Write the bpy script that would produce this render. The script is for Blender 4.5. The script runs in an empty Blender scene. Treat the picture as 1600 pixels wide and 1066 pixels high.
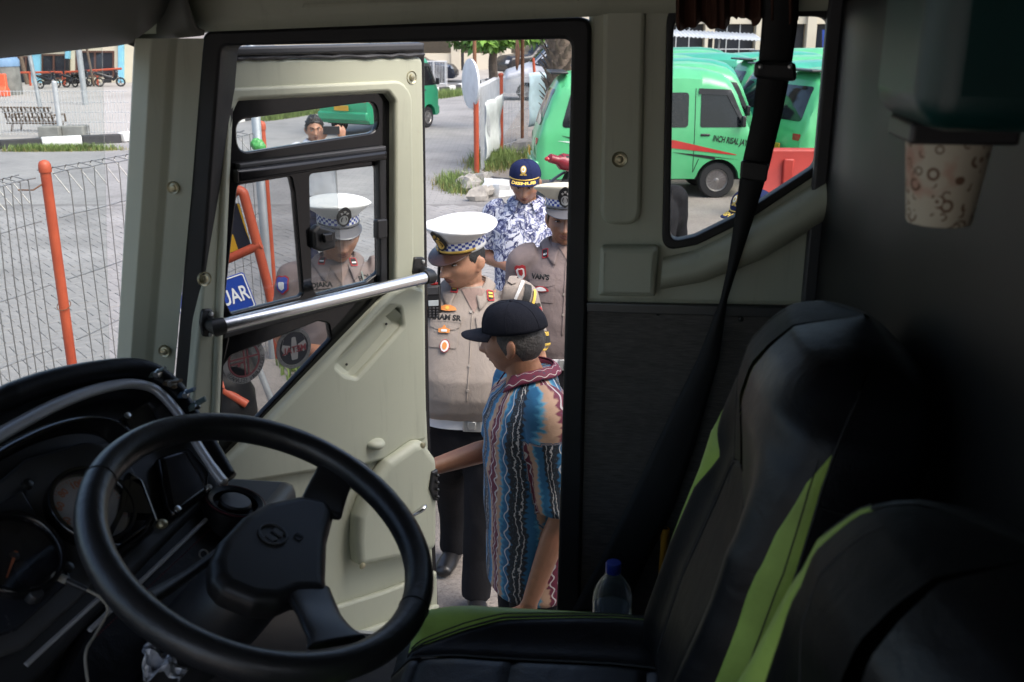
import bpy, bmesh, math, random
import numpy as np
from mathutils import Vector, Matrix, noise
from mathutils.bvhtree import BVHTree
R = math.radians
random.seed(7)
scene = bpy.context.scene
COL = scene.collection
# ------------------------------------------------------------------ camera, sky, sun
FPX, PITCH, CAMZ = 1570.0, R(17.4), 2.49
cam_data = bpy.data.cameras.new('camera')
cam = bpy.data.objects.new('camera', cam_data); COL.objects.link(cam)
cam.location = (0, 0, CAMZ); cam.rotation_euler = (math.pi/2 - PITCH, 0, 0)
cam_data.sensor_width = 36.0; cam_data.lens = FPX/1600*36.0
cam_data.clip_start = 0.02; cam_data.clip_end = 2000
cam_data.dof.use_dof = True; cam_data.dof.focus_distance = 4.0; cam_data.dof.aperture_fstop = 8.0
scene.camera = cam
SUN_EL, SUN_AZ = R(56), R(126)      # azimuth: compass angle of the sun, clockwise from +Y
world = bpy.data.worlds.new('World'); scene.world = world; world.use_nodes = True
wn = world.node_tree.nodes; wl = world.node_tree.links
sky = wn.new('ShaderNodeTexSky'); sky.sky_type = 'NISHITA'; sky.sun_disc = False
sky.sun_elevation = SUN_EL; sky.sun_rotation = SUN_AZ
sky.air_density = 1.0; sky.dust_density = 4.0; sky.ozone_density = 1.0
wn['Background'].inputs['Strength'].default_value = 0.15
wl.new(sky.outputs[0], wn['Background'].inputs['Color'])
sd = bpy.data.lights.new('sun', 'SUN'); sd.energy = 1.5; sd.angle = R(50); sd.color = (1, 0.975, 0.94)
sun = bpy.data.objects.new('sun', sd); COL.objects.link(sun)
sv = Vector((math.sin(SUN_AZ)*math.cos(SUN_EL), math.cos(SUN_AZ)*math.cos(SUN_EL), math.sin(SUN_EL)))
sun.rotation_euler = sv.to_track_quat('Z', 'Y').to_euler(); sun.location = sv*30
scene.view_settings.view_transform = 'Standard'; scene.view_settings.look = 'None'
scene.view_settings.gamma = 1.0; scene.view_settings.exposure = 1.2
scene.view_settings.use_curve_mapping = False
scene.cycles.use_denoising = True
scene.cycles.max_bounces = 8; scene.cycles.transparent_max_bounces = 24
# ------------------------------------------------------------------ pixel -> place
CAM = Vector((0, 0, CAMZ)); FW = Vector((0, math.cos(PITCH), -math.sin(PITCH))); UP = Vector((0, math.sin(PITCH), math.cos(PITCH)))
def ray(px, py):
    return FW + Vector((1, 0, 0))*((px-800)/FPX) - UP*((py-533)/FPX)
def G(px, py, z=0.0):
    d = ray(px, py); return CAM + d*((z-CAMZ)/d.z)
def PY(px, py, Y):
    d = ray(px, py); return CAM + d*(Y/d.y)
def PD(px, py, dist):
    return CAM + ray(px, py).normalized()*dist
def PP(px, py, O, n):
    d = ray(px, py); return CAM + d*((O-CAM).dot(n)/d.dot(n))
class Frame:
    """a plane in the place: origin, two axes in it and its normal (towards the viewer's side)"""
    def __init__(s, O, ex, ey):
        s.O = Vector(O); s.ex = Vector(ex).normalized(); s.ez = s.ex.cross(Vector(ey)).normalized(); s.ey = s.ez.cross(s.ex)
    def px(s, p, off=0.0):
        q = PP(p[0], p[1], s.O + s.ez*off, s.ez); return s.uv(q)
    def uv(s, q):
        v = q - s.O; return (v.dot(s.ex), v.dot(s.ey))
    def at(s, u, v, w=0.0): return s.O + s.ex*u + s.ey*v + s.ez*w
    def mat(s, w=0.0):
        o = s.O + s.ez*w
        return Matrix(((s.ex.x, s.ey.x, s.ez.x, o.x), (s.ex.y, s.ey.y, s.ez.y, o.y), (s.ex.z, s.ey.z, s.ez.z, o.z), (0, 0, 0, 1)))
# ------------------------------------------------------------------ materials
MATS = {}
def lin(c):
    return tuple((x/12.92 if x <= .04045 else ((x+.055)/1.055)**2.4) for x in c)
class NT:
    def __init__(s, name):
        s.m = bpy.data.materials.new(name); s.m.use_nodes = True; s.t = s.m.node_tree; s.b = s.t.nodes['Principled BSDF']; MATS[name] = s.m
    def n(s, typ, **kw):
        nd = s.t.nodes.new('ShaderNode'+typ)
        for k, v in kw.items():
            if k in nd.inputs: nd.inputs[k].default_value = v
            else: setattr(nd, k, v)
        return nd
    def l(s, a, b): s.t.links.new(a, b)
    def coord(s, kind='Object', scale=None):
        tc = s.n('TexCoord'); o = tc.outputs[kind]
        if scale:
            mp = s.n('Mapping'); mp.inputs['Scale'].default_value = scale; s.l(o, mp.inputs[0]); o = mp.outputs[0]
        return o
    def noise(s, scale, detail=4, rough=.55, co=None, dist=0):
        nd = s.n('TexNoise'); nd.inputs['Scale'].default_value = scale; nd.inputs['Detail'].default_value = detail
        nd.inputs['Roughness'].default_value = rough; nd.inputs['Distortion'].default_value = dist
        s.l(co if co is not None else s.coord(), nd.inputs['Vector']); return nd
    def ramp(s, fac, stops, interp='LINEAR'):
        r = s.n('ValToRGB'); r.color_ramp.interpolation = interp
        el = r.color_ramp.elements
        while len(el) < len(stops): el.new(0.5)
        for e, (p, c) in zip(el, stops):
            e.position = p; e.color = (*c[:3], 1) if len(c) >= 3 else (c[0], c[0], c[0], 1)
        s.l(fac, r.inputs[0]); return r.outputs[0]
    def math(s, op, a, b=None, c=None):
        nd = s.n('Math', operation=op)
        for i, v in enumerate((a, b, c)):
            if v is None: continue
            if isinstance(v, (int, float)): nd.inputs[i].default_value = v
            else: s.l(v, nd.inputs[i])
        return nd.outputs[0]
    def mix(s, fac, a, b, mode='MIX'):
        nd = s.n('Mix', data_type='RGBA', blend_type=mode)
        for i, v in ((0, fac), (6, a), (7, b)):
            if isinstance(v, (int, float)): nd.inputs[i].default_value = v
            elif isinstance(v, (tuple, list)): nd.inputs[i].default_value = (*v[:3], 1)
            else: s.l(v, nd.inputs[i])
        return nd.outputs[2]
    def bump(s, h, strength=.3, dist=.01):
        b = s.n('Bump'); b.inputs['Strength'].default_value = strength; b.inputs['Distance'].default_value = dist
        s.l(h, b.inputs['Height']); s.l(b.outputs[0], s.b.inputs['Normal']); return b
    def set(s, col=None, rough=None, metal=None, **kw):
        if col is not None:
            if isinstance(col, (tuple, list)): s.b.inputs['Base Color'].default_value = (*col[:3], 1)
            else: s.l(col, s.b.inputs['Base Color'])
        if rough is not None:
            if isinstance(rough, (int, float)): s.b.inputs['Roughness'].default_value = rough
            else: s.l(rough, s.b.inputs['Roughness'])
        if metal is not None: s.b.inputs['Metallic'].default_value = metal
        for k, v in kw.items(): s.b.inputs[k].default_value = v
        return s.m
def simple(name, col, rough=.5, metal=0, var=.12, scale=6, bump=0, bscale=200, bdist=.001, **kw):
    """one colour with a little unevenness of tone and a fine grain"""
    t = NT(name); n1 = t.noise(scale, 5)
    lo = tuple(max(0, c*(1-var)) for c in col); hi = tuple(min(1, c*(1+var)) for c in col)
    t.set(t.ramp(n1.outputs[0], [(.3, lo), (.7, hi)]), None, metal, **kw)
    r = t.n('MapRange'); t.l(n1.outputs[0], r.inputs[0]); r.inputs[3].default_value = max(0, rough-.08); r.inputs[4].default_value = min(1, rough+.08)
    t.l(r.outputs[0], t.b.inputs['Roughness'])
    if bump: t.bump(t.noise(bscale, 3).outputs[0], bump, bdist)
    return t.m
# ------------------------------------------------------------------ objects
def link(o, parent=None, keep=True):
    COL.objects.link(o)
    if parent is not None:
        o.parent = parent
        if keep:
            M = Matrix.Identity(4); p = parent
            while p is not None:
                M = p.matrix_basis @ M if p.parent is None else (p.matrix_parent_inverse @ p.matrix_basis) @ M
                p = p.parent
            o.matrix_parent_inverse = M.inverted()
    return o
def tag(o, label=None, cat=None, group=None, kind=None):
    if label: o['label'] = label
    if cat: o['category'] = cat
    if group: o['group'] = group
    if kind: o['kind'] = kind
    return o
def thing(name, label, cat, loc=(0, 0, 0), rz=0.0, group=None):
    o = bpy.data.objects.new(name, None); o.empty_display_size = .1
    o.location = loc; o.rotation_euler = (0, 0, rz); COL.objects.link(o)
    return tag(o, label, cat, group)
def smooth_mesh(me, angle=40):
    me.polygons.foreach_set('use_smooth', [True]*len(me.polygons))
    if angle < 180: me.set_sharp_from_angle(angle=R(angle))
def mobj(name, me, mat=None, parent=None, keep=True, angle=40):
    if angle: smooth_mesh(me, angle)
    mats = mat if isinstance(mat, (list, tuple)) else [mat]
    me.materials.clear()
    for m in mats:
        if m is not None: me.materials.append(MATS[m] if isinstance(m, str) else m)
    o = bpy.data.objects.new(name, me); link(o, parent, keep); return o
def copy_tree(o, parent=None):
    c = o.copy(); COL.objects.link(c)
    if parent is not None: c.parent = parent
    for ch in list(o.children): copy_tree(ch, c)
    return c
class MB:
    """collects faces of ONE piece"""
    def __init__(s): s.v, s.f, s.m, s.uv = [], [], [], []; s.mi = 0
    def add(s, vs, fs):
        b = len(s.v); s.v += [tuple(v) for v in vs]
        for f in fs: s.f.append([b+i for i in f]); s.m.append(s.mi)
        return b
    def box(s, c, size, M=None):
        x, y, z = (k/2 for k in size); c = Vector(c)
        vs = [Vector((sx*x, sy*y, sz*z)) for sz in (-1, 1) for sx, sy in ((-1, -1), (1, -1), (1, 1), (-1, 1))]
        vs = [(c + (M @ v if M is not None else v)) for v in vs]
        s.add(vs, [(3, 2, 1, 0), (4, 5, 6, 7), (0, 1, 5, 4), (1, 2, 6, 5), (2, 3, 7, 6), (3, 0, 4, 7)]); return s
    def rings(s, rings, close=True, caps=(True, True)):
        n = len(rings[0]); b = len(s.v)
        for r in rings: s.v += [tuple(p) for p in r]
        for i in range(len(rings)-1):
            for j in range(n if close else n-1):
                k = (j+1) % n
                s.f.append([b+i*n+j, b+i*n+k, b+(i+1)*n+k, b+(i+1)*n+j]); s.m.append(s.mi)
        if caps[0] and close: s.f.append([b+j for j in range(n)][::-1]); s.m.append(s.mi)
        if caps[1] and close: s.f.append([b+(len(rings)-1)*n+j for j in range(n)]); s.m.append(s.mi)
        return s
    def tube(s, pts, rad, seg=10, caps=True, flat=None, up=None):
        """rad: number, list, or list of (a,b) ellipse radii; frames carried along the path"""
        pts = [Vector(p) for p in pts]; n = len(pts)
        if not isinstance(rad, (list, tuple)) or (isinstance(rad, tuple) and len(rad) == 2 and n != 2): rad = [rad]*n
        T = []
        for i in range(n):
            a = pts[max(0, i-1)]; c = pts[min(n-1, i+1)]; t = (c-a); T.append(t.normalized() if t.length > 1e-9 else Vector((0, 0, 1)))
        u = Vector(up) if up is not None else (Vector((0, 0, 1)) if abs(T[0].z) < .9 else Vector((1, 0, 0)))
        u = (u - T[0]*u.dot(T[0])).normalized(); rs = []
        for i in range(n):
            u = (u - T[i]*u.dot(T[i])).normalized(); w = T[i].cross(u)
            ra, rb = rad[i] if isinstance(rad[i], (tuple, list)) else (rad[i], rad[i])
            rs.append([pts[i] + w*(ra*math.cos(2*math.pi*k/seg)) + u*(rb*math.sin(2*math.pi*k/seg)) for k in range(seg)])
        return s.rings(rs, True, (caps, caps))
    def lathe(s, prof, seg=24, M=None, caps=(True, True)):
        rs = []
        for r, z in prof:
            ring = [Vector((r*math.cos(2*math.pi*k/seg), r*math.sin(2*math.pi*k/seg), z)) for k in range(seg)]
            rs.append([M @ p for p in ring] if M is not None else ring)
        return s.rings(rs, True, caps)
    def ball(s, c, r, seg=16, M=None):
        c = Vector(c); r = r if isinstance(r, (tuple, list)) else (r, r, r); n = max(6, seg//2)
        rs = []
        for i in range(n+1):
            a = math.pi*(i/n); a = min(max(a, .02), math.pi-.02)
            ring = [Vector((r[0]*math.sin(a)*math.cos(2*math.pi*k/seg), r[1]*math.sin(a)*math.sin(2*math.pi*k/seg), -r[2]*math.cos(a))) for k in range(seg)]
            rs.append([c + (M @ p if M is not None else p) for p in ring])
        return s.rings(rs)
    def grid(s, fn, nu, nv, flip=False):
        b = len(s.v)
        for j in range(nv+1):
            for i in range(nu+1): s.v.append(tuple(fn(i/nu, j/nv)))
        for j in range(nv):
            for i in range(nu):
                q = [b+j*(nu+1)+i, b+j*(nu+1)+i+1, b+(j+1)*(nu+1)+i+1, b+(j+1)*(nu+1)+i]
                s.f.append(q[::-1] if flip else q); s.m.append(s.mi)
        return s
    def mesh(s, name='mesh'):
        me = bpy.data.meshes.new(name); me.from_pydata(s.v, [], s.f)
        if any(s.m): me.polygons.foreach_set('material_index', s.m)
        me.update(); return me
    def build(s, name, mat, parent=None, keep=True, angle=40, bevel=0, seg=2, solid=0, subsurf=0):
        me = s.mesh(name)
        o = mobj(name, me, mat, parent, keep, angle)
        if solid: md = o.modifiers.new('solid', 'SOLIDIFY'); md.thickness = solid; md.offset = -1
        if bevel: md = o.modifiers.new('bevel', 'BEVEL'); md.width = bevel; md.segments = seg; md.limit_method = 'ANGLE'; md.angle_limit = R(35)
        if subsurf: md = o.modifiers.new('sub', 'SUBSURF'); md.levels = subsurf; md.render_levels = subsurf
        return o
def fillet(pts, r, n=6):
    """round the corners of a closed 2D polygon; r a number or one per corner"""
    out = []; N = len(pts)
    for i in range(N):
        p = Vector(pts[i]); a = Vector(pts[i-1]); b = Vector(pts[(i+1) % N]); rr = r[i] if isinstance(r, (list, tuple)) else r
        da, db = (a-p), (b-p); la, lb = da.length, db.length
        if rr <= 0 or la < 1e-6 or lb < 1e-6: out.append(tuple(p)); continue
        da /= la; db /= lb; ang = math.acos(max(-1, min(1, da.dot(db))))
        if ang > math.pi-.05: out.append(tuple(p)); continue
        t = min(rr/math.tan(ang/2), la*.48, lb*.48)
        A = p+da*t; B = p+db*t
        for k in range(n+1):
            s = k/n; out.append(tuple(A*(1-s)**2 + p*2*s*(1-s) + B*s*s))
    return out
def circle2(c, r, n=32, ry=None):
    ry = ry or r
    return [(c[0]+r*math.cos(2*math.pi*k/n), c[1]+ry*math.sin(2*math.pi*k/n)) for k in range(n)]
def curve_mesh(loops, depth=0.0, bevel=0.0, bseg=2, closed=True):
    cu = bpy.data.curves.new('c', 'CURVE'); cu.dimensions = '2D'; cu.fill_mode = 'BOTH'
    cu.extrude = max(0, depth/2 - bevel); cu.bevel_depth = bevel; cu.bevel_resolution = bseg; cu.offset = -bevel
    for lp in loops:
        sp = cu.splines.new('POLY'); sp.points.add(len(lp)-1)
        for p, q in zip(sp.points, lp): p.co = (q[0], q[1], 0, 1)
        sp.use_cyclic_u = True
    ob = bpy.data.objects.new('c', cu); me = bpy.data.meshes.new_from_object(ob)
    bpy.data.objects.remove(ob); bpy.data.curves.remove(cu); return me
def plate(name, fr, loops, depth, mat, parent=None, off=0.0, bevel=.002, r=0.0, pix=True, bseg=2, angle=35):
    """a slab with rounded edges whose front lies `off` in front of the frame's plane; loops after the first are holes"""
    L = []
    for i, lp in enumerate(loops):
        rr = r[i] if isinstance(r, list) else r
        q = [fr.px(p, off) for p in lp] if pix else lp
        L.append(fillet(q, rr) if rr else q)
    me = curve_mesh(L, depth, min(bevel, depth*.49), bseg); me.transform(fr.mat(off-depth/2))
    return mobj(name, me, mat, parent, True, angle)
def text_mesh(txt, size=1.0, extrude=0.0, spacing=1.0, shear=0.0, bold=0.0, align='CENTER', sx=1.0):
    cu = bpy.data.curves.new('t', 'FONT'); cu.body = txt; cu.size = size; cu.extrude = extrude; cu.align_x = align; cu.align_y = 'CENTER'
    cu.space_character = spacing; cu.shear = shear; cu.offset = bold; cu.resolution_u = 3
    ob = bpy.data.objects.new('t', cu); me = bpy.data.meshes.new_from_object(ob)
    bpy.data.objects.remove(ob); bpy.data.curves.remove(cu)
    if sx != 1: me.transform(Matrix.Diagonal((sx, 1, 1, 1)))
    return me
def rotz(a): return Matrix.Rotation(a, 4, 'Z')
def lerp(a, b, t): return a + (b-a)*t
def interp(x, xs, ys):
    return float(np.interp(x, xs, ys))
def spline(pts, n):
    """Catmull-Rom through points"""
    pts = [Vector(p) for p in pts]; out = []; m = len(pts)-1
    for k in range(n+1):
        t = k/n*m; i = min(int(t), m-1); f = t-i
        p0 = pts[max(0, i-1)]; p1 = pts[i]; p2 = pts[i+1]; p3 = pts[min(m, i+2)]
        out.append(.5*((2*p1) + (p2-p0)*f + (2*p0-5*p1+4*p2-p3)*f*f + (3*p1-p0-3*p2+p3)*f**3))
    return out
# ================================================================== materials of the bus
t = NT('trim_olive')
n1 = t.noise(3, 6); n2 = t.noise(420, 2)
t.set(t.mix(t.ramp(t.noise(38, 5, .7).outputs[0], [(.62, (0,0,0)), (.78, (.35,.35,.35))]), t.ramp(n1.outputs[0], [(.3, (.445, .455, .35)), (.7, (.49, .50, .385))]), (.40,.38,.28)), .45)
st_ = t.noise(3.5, 6, .7, t.coord('Object', (9, 9, .8))); sc_ = t.noise(60, 2, .9, t.coord('Object', (1, 1, 1)), 3.0)
t.l(t.mix(t.ramp(st_.outputs[0], [(.56, (0,0,0)), (.74, (.30,.30,.30))]), t.b.inputs['Base Color'].links[0].from_socket, (.26,.25,.19)), t.b.inputs['Base Color'])
t.l(t.ramp(st_.outputs[0], [(.3, (.40,.40,.40)), (.7, (.58,.58,.58))]), t.b.inputs['Roughness'])
t.bump(n2.outputs[0], .25, .0006)
simple('rubber_black', (.008, .008, .009), .55, bump=.2, bscale=60, bdist=.002)
simple('plastic_black', (.019, .019, .0205), .38, bump=.35, bscale=600, bdist=.0006)
simple('plastic_grey', (.045, .045, .048), .45, bump=.3, bscale=600, bdist=.0005)
simple('gloss_black', (.006, .006, .007), .12, var=.2)
simple('roof_lining', (.085, .085, .07), .62, bump=.2, bscale=300, bdist=.001)
simple('partition_grey', (.0065, .0065, .0072), .42, bump=.3, bscale=500, bdist=.0006, scale=2, var=.25)
simple('chrome', (.72, .72, .72), .22, 1)
simple('satin_metal', (.6, .6, .58), .34, 1); simple('silver_trim', (.50, .50, .52), .32, .35)
simple('dark_metal', (.06, .06, .06), .38, .8)
simple('alu_strip', (.10, .10, .10), .4, .6)
simple('screw_brass', (.42, .38, .25), .35, .7)
simple('floor_mat', (.02, .02, .02), .8, bump=.5, bscale=120, bdist=.002)
MATS['partition_grey'].node_tree.nodes['Principled BSDF'].inputs['Specular IOR Level'].default_value = .35
simple('teal_plastic', (.004, .036, .034), .35, var=.3)
simple('bus_paint', (.55, .55, .5), .25)
t = NT('wood_laminate')
co = t.coord('Object', (1.2, 1.2, 9))
w = t.noise(5, 8, .65, co, 1.6); w2 = t.noise(60, 3, .6, t.coord('Object', (.6, .6, 12)))
t.set(t.mix(.5, t.ramp(w.outputs[0], [(.3, (.030, .026, .023)), (.55, (.085, .074, .066)), (.75, (.038, .033, .030))]), t.ramp(w2.outputs[0], [(.35, (.020, .018, .017)), (.7, (.15, .135, .12))])), .5)
t.bump(w2.outputs[0], .25, .001)
def leather(name, col, rough):
    t = NT(name); v = t.n('TexVoronoi'); v.inputs['Scale'].default_value = 420; t.l(t.coord(), v.inputs['Vector'])
    n = t.noise(14, 5)
    t.set(t.ramp(n.outputs[0], [(.3, tuple(c*.8 for c in col)), (.7, tuple(c*1.2 for c in col))]), None)
    r = t.n('MapRange'); t.l(n.outputs[0], r.inputs[0]); r.inputs[3].default_value = rough-.06; r.inputs[4].default_value = rough+.1; t.l(r.outputs[0], t.b.inputs['Roughness'])
    h = t.math('ADD', t.math('MULTIPLY', v.outputs['Distance'], .5), t.math('MULTIPLY', t.noise(18, 4, .5, None, 1.5).outputs[0], 3.0))
    t.bump(h, .25, .0016); t.b.inputs['Specular IOR Level'].default_value = .3
leather('leather_black', (.0045, .0045, .006), .36)
leather('leather_green', (.31, .44, .085), .45); leather('leather_matte', (.0035, .0035, .0042), .5); MATS['leather_matte'].node_tree.nodes['Principled BSDF'].inputs['Specular IOR Level'].default_value = .14
leather('wheel_leather', (.015, .015, .0165), .32); MATS['wheel_leather'].node_tree.nodes['Principled BSDF'].inputs['Specular IOR Level'].default_value = .6
simple('thread_black', (.006, .006, .006), .7)
simple('thread_red', (.10, .012, .018), .7)
simple('fabric_belt', (.004, .004, .0045), .65, bump=.4, bscale=500)
simple('curtain_brown', (.055, .016, .006), .8, bump=.3, bscale=250, bdist=.002)
t = NT('glass_clear')
tr = t.n('BsdfTransparent'); tr.inputs[0].default_value = (.93, .95, .94, 1)
gl = t.n('BsdfGlossy'); gl.inputs['Roughness'].default_value = .02
mx = t.n('MixShader'); fr_ = t.n('Fresnel'); fr_.inputs[0].default_value = 1.45
t.l(t.math('MULTIPLY', fr_.outputs[0], .3), mx.inputs[0]); t.l(tr.outputs[0], mx.inputs[1]); t.l(gl.outputs[0], mx.inputs[2])
t.l(mx.outputs[0], t.t.nodes['Material Output'].inputs[0])
def tinted(name, c, gloss=.6, rough=.03):
    t = NT(name); tr = t.n('BsdfTransparent'); tr.inputs[0].default_value = (*c, 1); gl = t.n('BsdfGlossy'); gl.inputs['Roughness'].default_value = rough
    mx = t.n('MixShader'); f = t.n('Fresnel'); f.inputs[0].default_value = 1.5
    t.l(t.math('MULTIPLY', f.outputs[0], gloss), mx.inputs[0]); t.l(tr.outputs[0], mx.inputs[1]); t.l(gl.outputs[0], mx.inputs[2]); t.l(mx.outputs[0], t.t.nodes['Material Output'].inputs[0])
tinted('glass_tinted', (.74, .75, .75), .3)
tinted('sticker_film', (.42, .42, .42), .3, .3)
# ================================================================== the bus: frames
YAW = R(8)
U = Vector((math.cos(YAW), -math.sin(YAW), 0)); N = Vector((math.sin(YAW), math.cos(YAW), 0)); Z = Vector((0, 0, 1))
W = Frame(PY(330, 300, 2.25), U, Z)                 # inner face of the bus side wall
L0 = W.O.dot(N)
def BU(u, l, z): return U*u + N*l + Z*z             # rearwards, towards the door side, up
FLOOR = 1.0
bus = thing('bus', 'parked bus seen from inside its cab, driver door swung open', 'bus', BU(0, L0*.5, 0))
# side wall --------------------------------------------------------
opening = [(345, 72), (893, 61), (880, 600), (866, 1070), (262, 1070), (303, 640)]
plate('door_seal', W, [[(316, 48), (924, 26), (917, 480), (903, 1085), (225, 1085), (272, 590)], opening], .10, 'rubber_black', bus, .012, .008, [.03, .02])
win = [(1049, 20), (1306, 20), (1279, 262), (1166, 336), (1088, 374), (1042, 384)]
plate('rear_pillar_wall', W, [[(921, -70), (1335, -70), (1300, 480), (914, 474)], win], .07, 'trim_olive', bus, .0, .012, [.01, .03])
plate('window_seal', W, [[(1042, 10), (1316, 10), (1287, 266), (1172, 343), (1090, 383), (1034, 394)], [(1053, 26), (1299, 26), (1274, 260), (1163, 332), (1086, 370), (1047, 379)]], .04, 'rubber_black', bus, .006, .004, [.03, .03])
plate('window_pane', W, [[(1046, 14), (1311, 14), (1283, 264), (1169, 340), (1089, 379), (1038, 389)]], .005, 'glass_clear', bus, -.02, .001, .02)
plate('pillar_pad', W, [[(944, -40), (1010, -40), (1001, 352), (937, 352)]], .02, 'trim_olive', bus, .014, .009, .035)
plate('pillar_foot', W, [[(938, 388), (1028, 388), (1024, 466), (934, 464)]], .05, 'trim_olive', bus, .04, .012, .008)
def sill_fn(s, q):
    # swelling sill trim under the slanted window edge
    a = Vector((lerp(1036, 1288, s), interp(lerp(1036, 1288, s), [1036, 1088, 1168, 1288], [402, 390, 350, 276])))
    b = Vector((lerp(1030, 1284, s), interp(lerp(1030, 1284, s), [1030, 1100, 1190, 1290], [452, 440, 405, 345])))
    p = a.lerp(b, q); u, v = W.px(p, .0); return W.at(u, v, .004 + .045*math.sin(math.pi*q)**.6)
MB().grid(sill_fn, 40, 12, True).build('window_sill_trim', 'trim_olive', bus)
for i, (x, y) in enumerate(((968, 250),)):
    u, v = W.px((x, y), .02)
    MB().lathe([(0.017, -.001), (.016, .003), (.012, .001), (.008, .001), (.007, .004), (.004, .005)], 20, W.mat(.014) @ Matrix.Translation((u, v, 0))).build('trim_screw', 'screw_brass', bus)
plate('wood_panel', W, [[(917, 486), (1300, 496), (1270, 1150), (898, 1110)]], .05, 'wood_laminate', bus, .0, .003)
plate('panel_strip', W, [[(916, 473), (1302, 483), (1301, 500), (916, 488)]], .03, 'alu_strip', bus, .008, .003)
for x, y in ((1028, 492), (1158, 501)):
    u, v = W.px((x, y), .01); MB().lathe([(.006, 0), (.005, .003), (.002, .004)], 12, W.mat(.0) @ Matrix.Translation((u, v, 0))).build('panel_screw', 'dark_metal', bus)
# front pillar -------------------------------------------------------
def pillar_fn(s, q):
    y = lerp(60, 1000, q)
    xl = interp(y, [60, 75, 250, 565, 1000], [199, 197, 189, 172, 140]); xr = interp(y, [60, 75, 300, 590, 1000], [324, 322, 304, 276, 238])
    u, v = W.px((lerp(xl, xr, s), y), .0)
    prof = interp(s, [0, .06, .2, .45, .62, .7, .8, 1], [-.05, -.012, .032, .052, .036, .024, .022, .016])
    return W.at(u, v, prof)
MB().grid(pillar_fn, 60, 40, True).build('front_pillar', 'trim_olive', bus, angle=60)
for x, y in ((272, 293), (258, 548)):
    u, v = W.px((x, y), .02)
    MB().lathe([(.015, -.004), (.014, .001), (.010, -.001), (.007, .0), (.006, .003), (.003, .004)], 18, W.mat(.026) @ Matrix.Translation((u, v, 0))).build('trim_screw', 'screw_brass', bus)
# headers, roof ------------------------------------------------------
FS = Frame(PP(188, 200, W.O, W.ez), -N, Z)
FS = Frame(FS.O, N, Z)                                # windscreen plane; its normal looks to the rear
def ws_edge(px, py): u, v = FS.px((px, py)); return FS.at(u, v, 0)
e_pts = [ws_edge(-330, 128), ws_edge(-120, 104), ws_edge(0, 88), ws_edge(90, 80), ws_edge(150, 74), ws_edge(192, 69)]
u_, v_ = W.px((330, 56)); e_pts += [W.at(u_, v_, .05)]
def header_fn(s, q):
    i = s*(len(e_pts)-1); k = min(int(i), len(e_pts)-2); p = e_pts[k].lerp(e_pts[k+1], i-k)
    a = q*math.pi*.5
    out = interp(s, [0, .75, 1], [.34, .26, .02])
    return p + U*(out*math.sin(a) + .012*math.sin(min(1, q*8)*math.pi)) + Z*(.30*(1-math.cos(a))**.9 - .0) - N*(interp(s, [0, .7, 1], [0, .02, .16])*math.sin(a))
MB().grid(header_fn, 50, 18).build('windscreen_header', 'roof_lining', bus, solid=.01, angle=60)
plate('windscreen_header_edge', FS, [[(-330, 122), (0, 81), (192, 62), (193, 71), (0, 92), (-330, 136)]], .03, 'rubber_black', bus, .01, .004)
def cove_fn(s, q):
    x = lerp(150, 1345, s); y = interp(x, [150, 316, 924, 1345], [54, 48, 24, 18]) - (4 if x > 930 else 0)
    u, v = W.px((x, y)); a = q*math.pi/2
    return W.at(u, v + .26*math.sin(a), .004 + .012*math.sin(min(1, q*6)*math.pi/2) + .22*(1-math.cos(a)))
MB().grid(cove_fn, 60, 14, True).build('door_header', 'trim_olive', bus, solid=.01, angle=60)
plate('header_ridge', W, [[(470, 6), (905, -4), (905, 2), (470, 13)]], .02, 'trim_olive', bus, .03, .008, .004)
MB().box(BU(.7, L0*.5-.2, 2.80), (4.4, L0+.62, .05), rotz(-YAW).to_3x3()).build('ceiling_panel', 'roof_lining', bus, bevel=.005)
MB().box(BU(.7, L0*.5-.2, FLOOR-.04), (4.2, L0+.50, .06), rotz(-YAW).to_3x3()).build('cab_floor', 'floor_mat', bus, bevel=.005)
# far side of the cab (behind the viewer), rear and skirts
FL = Frame(BU(-1.4, -.45, FLOOR), U, Z)
plate('passenger_side_wall', FL, [[(0, -.6), (4.3, -.6), (4.3, 1.78), (0, 1.78)], [(.15, -.02), (1.55, -.02), (1.55, 1.5), (.15, 1.5)], [(2.2, 1.0), (3.4, 1.0), (3.4, 1.5), (2.2, 1.5)]], .05, 'roof_lining', bus, 0, .005, [0, .05, .05], pix=False)  # door opening widened to let more light onto dash and wheel
FB = Frame(BU(2.85, -.45, FLOOR), N, Z)
plate('rear_closure', FB, [[(0, 0), (L0+.45, 0), (L0+.45, 1.78), (0, 1.78)]], .05, 'roof_lining', bus, 0, .005, pix=False)  # added to close the unseen rear and keep the cab dark
FO = Frame(BU(0, L0, 0), U, Z)
plate('side_skirt', FO, [[(-1.35, .32), (2.9, .32), (2.9, FLOOR-.02), (-1.35, FLOOR-.02)]], .06, 'bus_paint', bus, -.02, .01, pix=False)
uw = W.px((1300, 300))[0] + W.O.dot(U)
plate('rear_side_wall', FO, [[(uw+.03, FLOOR), (2.9, FLOOR), (2.9, 2.8), (uw+.03, 2.8)], [(uw+.35, 1.75), (2.7, 1.75), (2.7, 2.5), (uw+.35, 2.5)]], .07, 'roof_lining', bus, 0, .006, [0, .05], pix=False)
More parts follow.
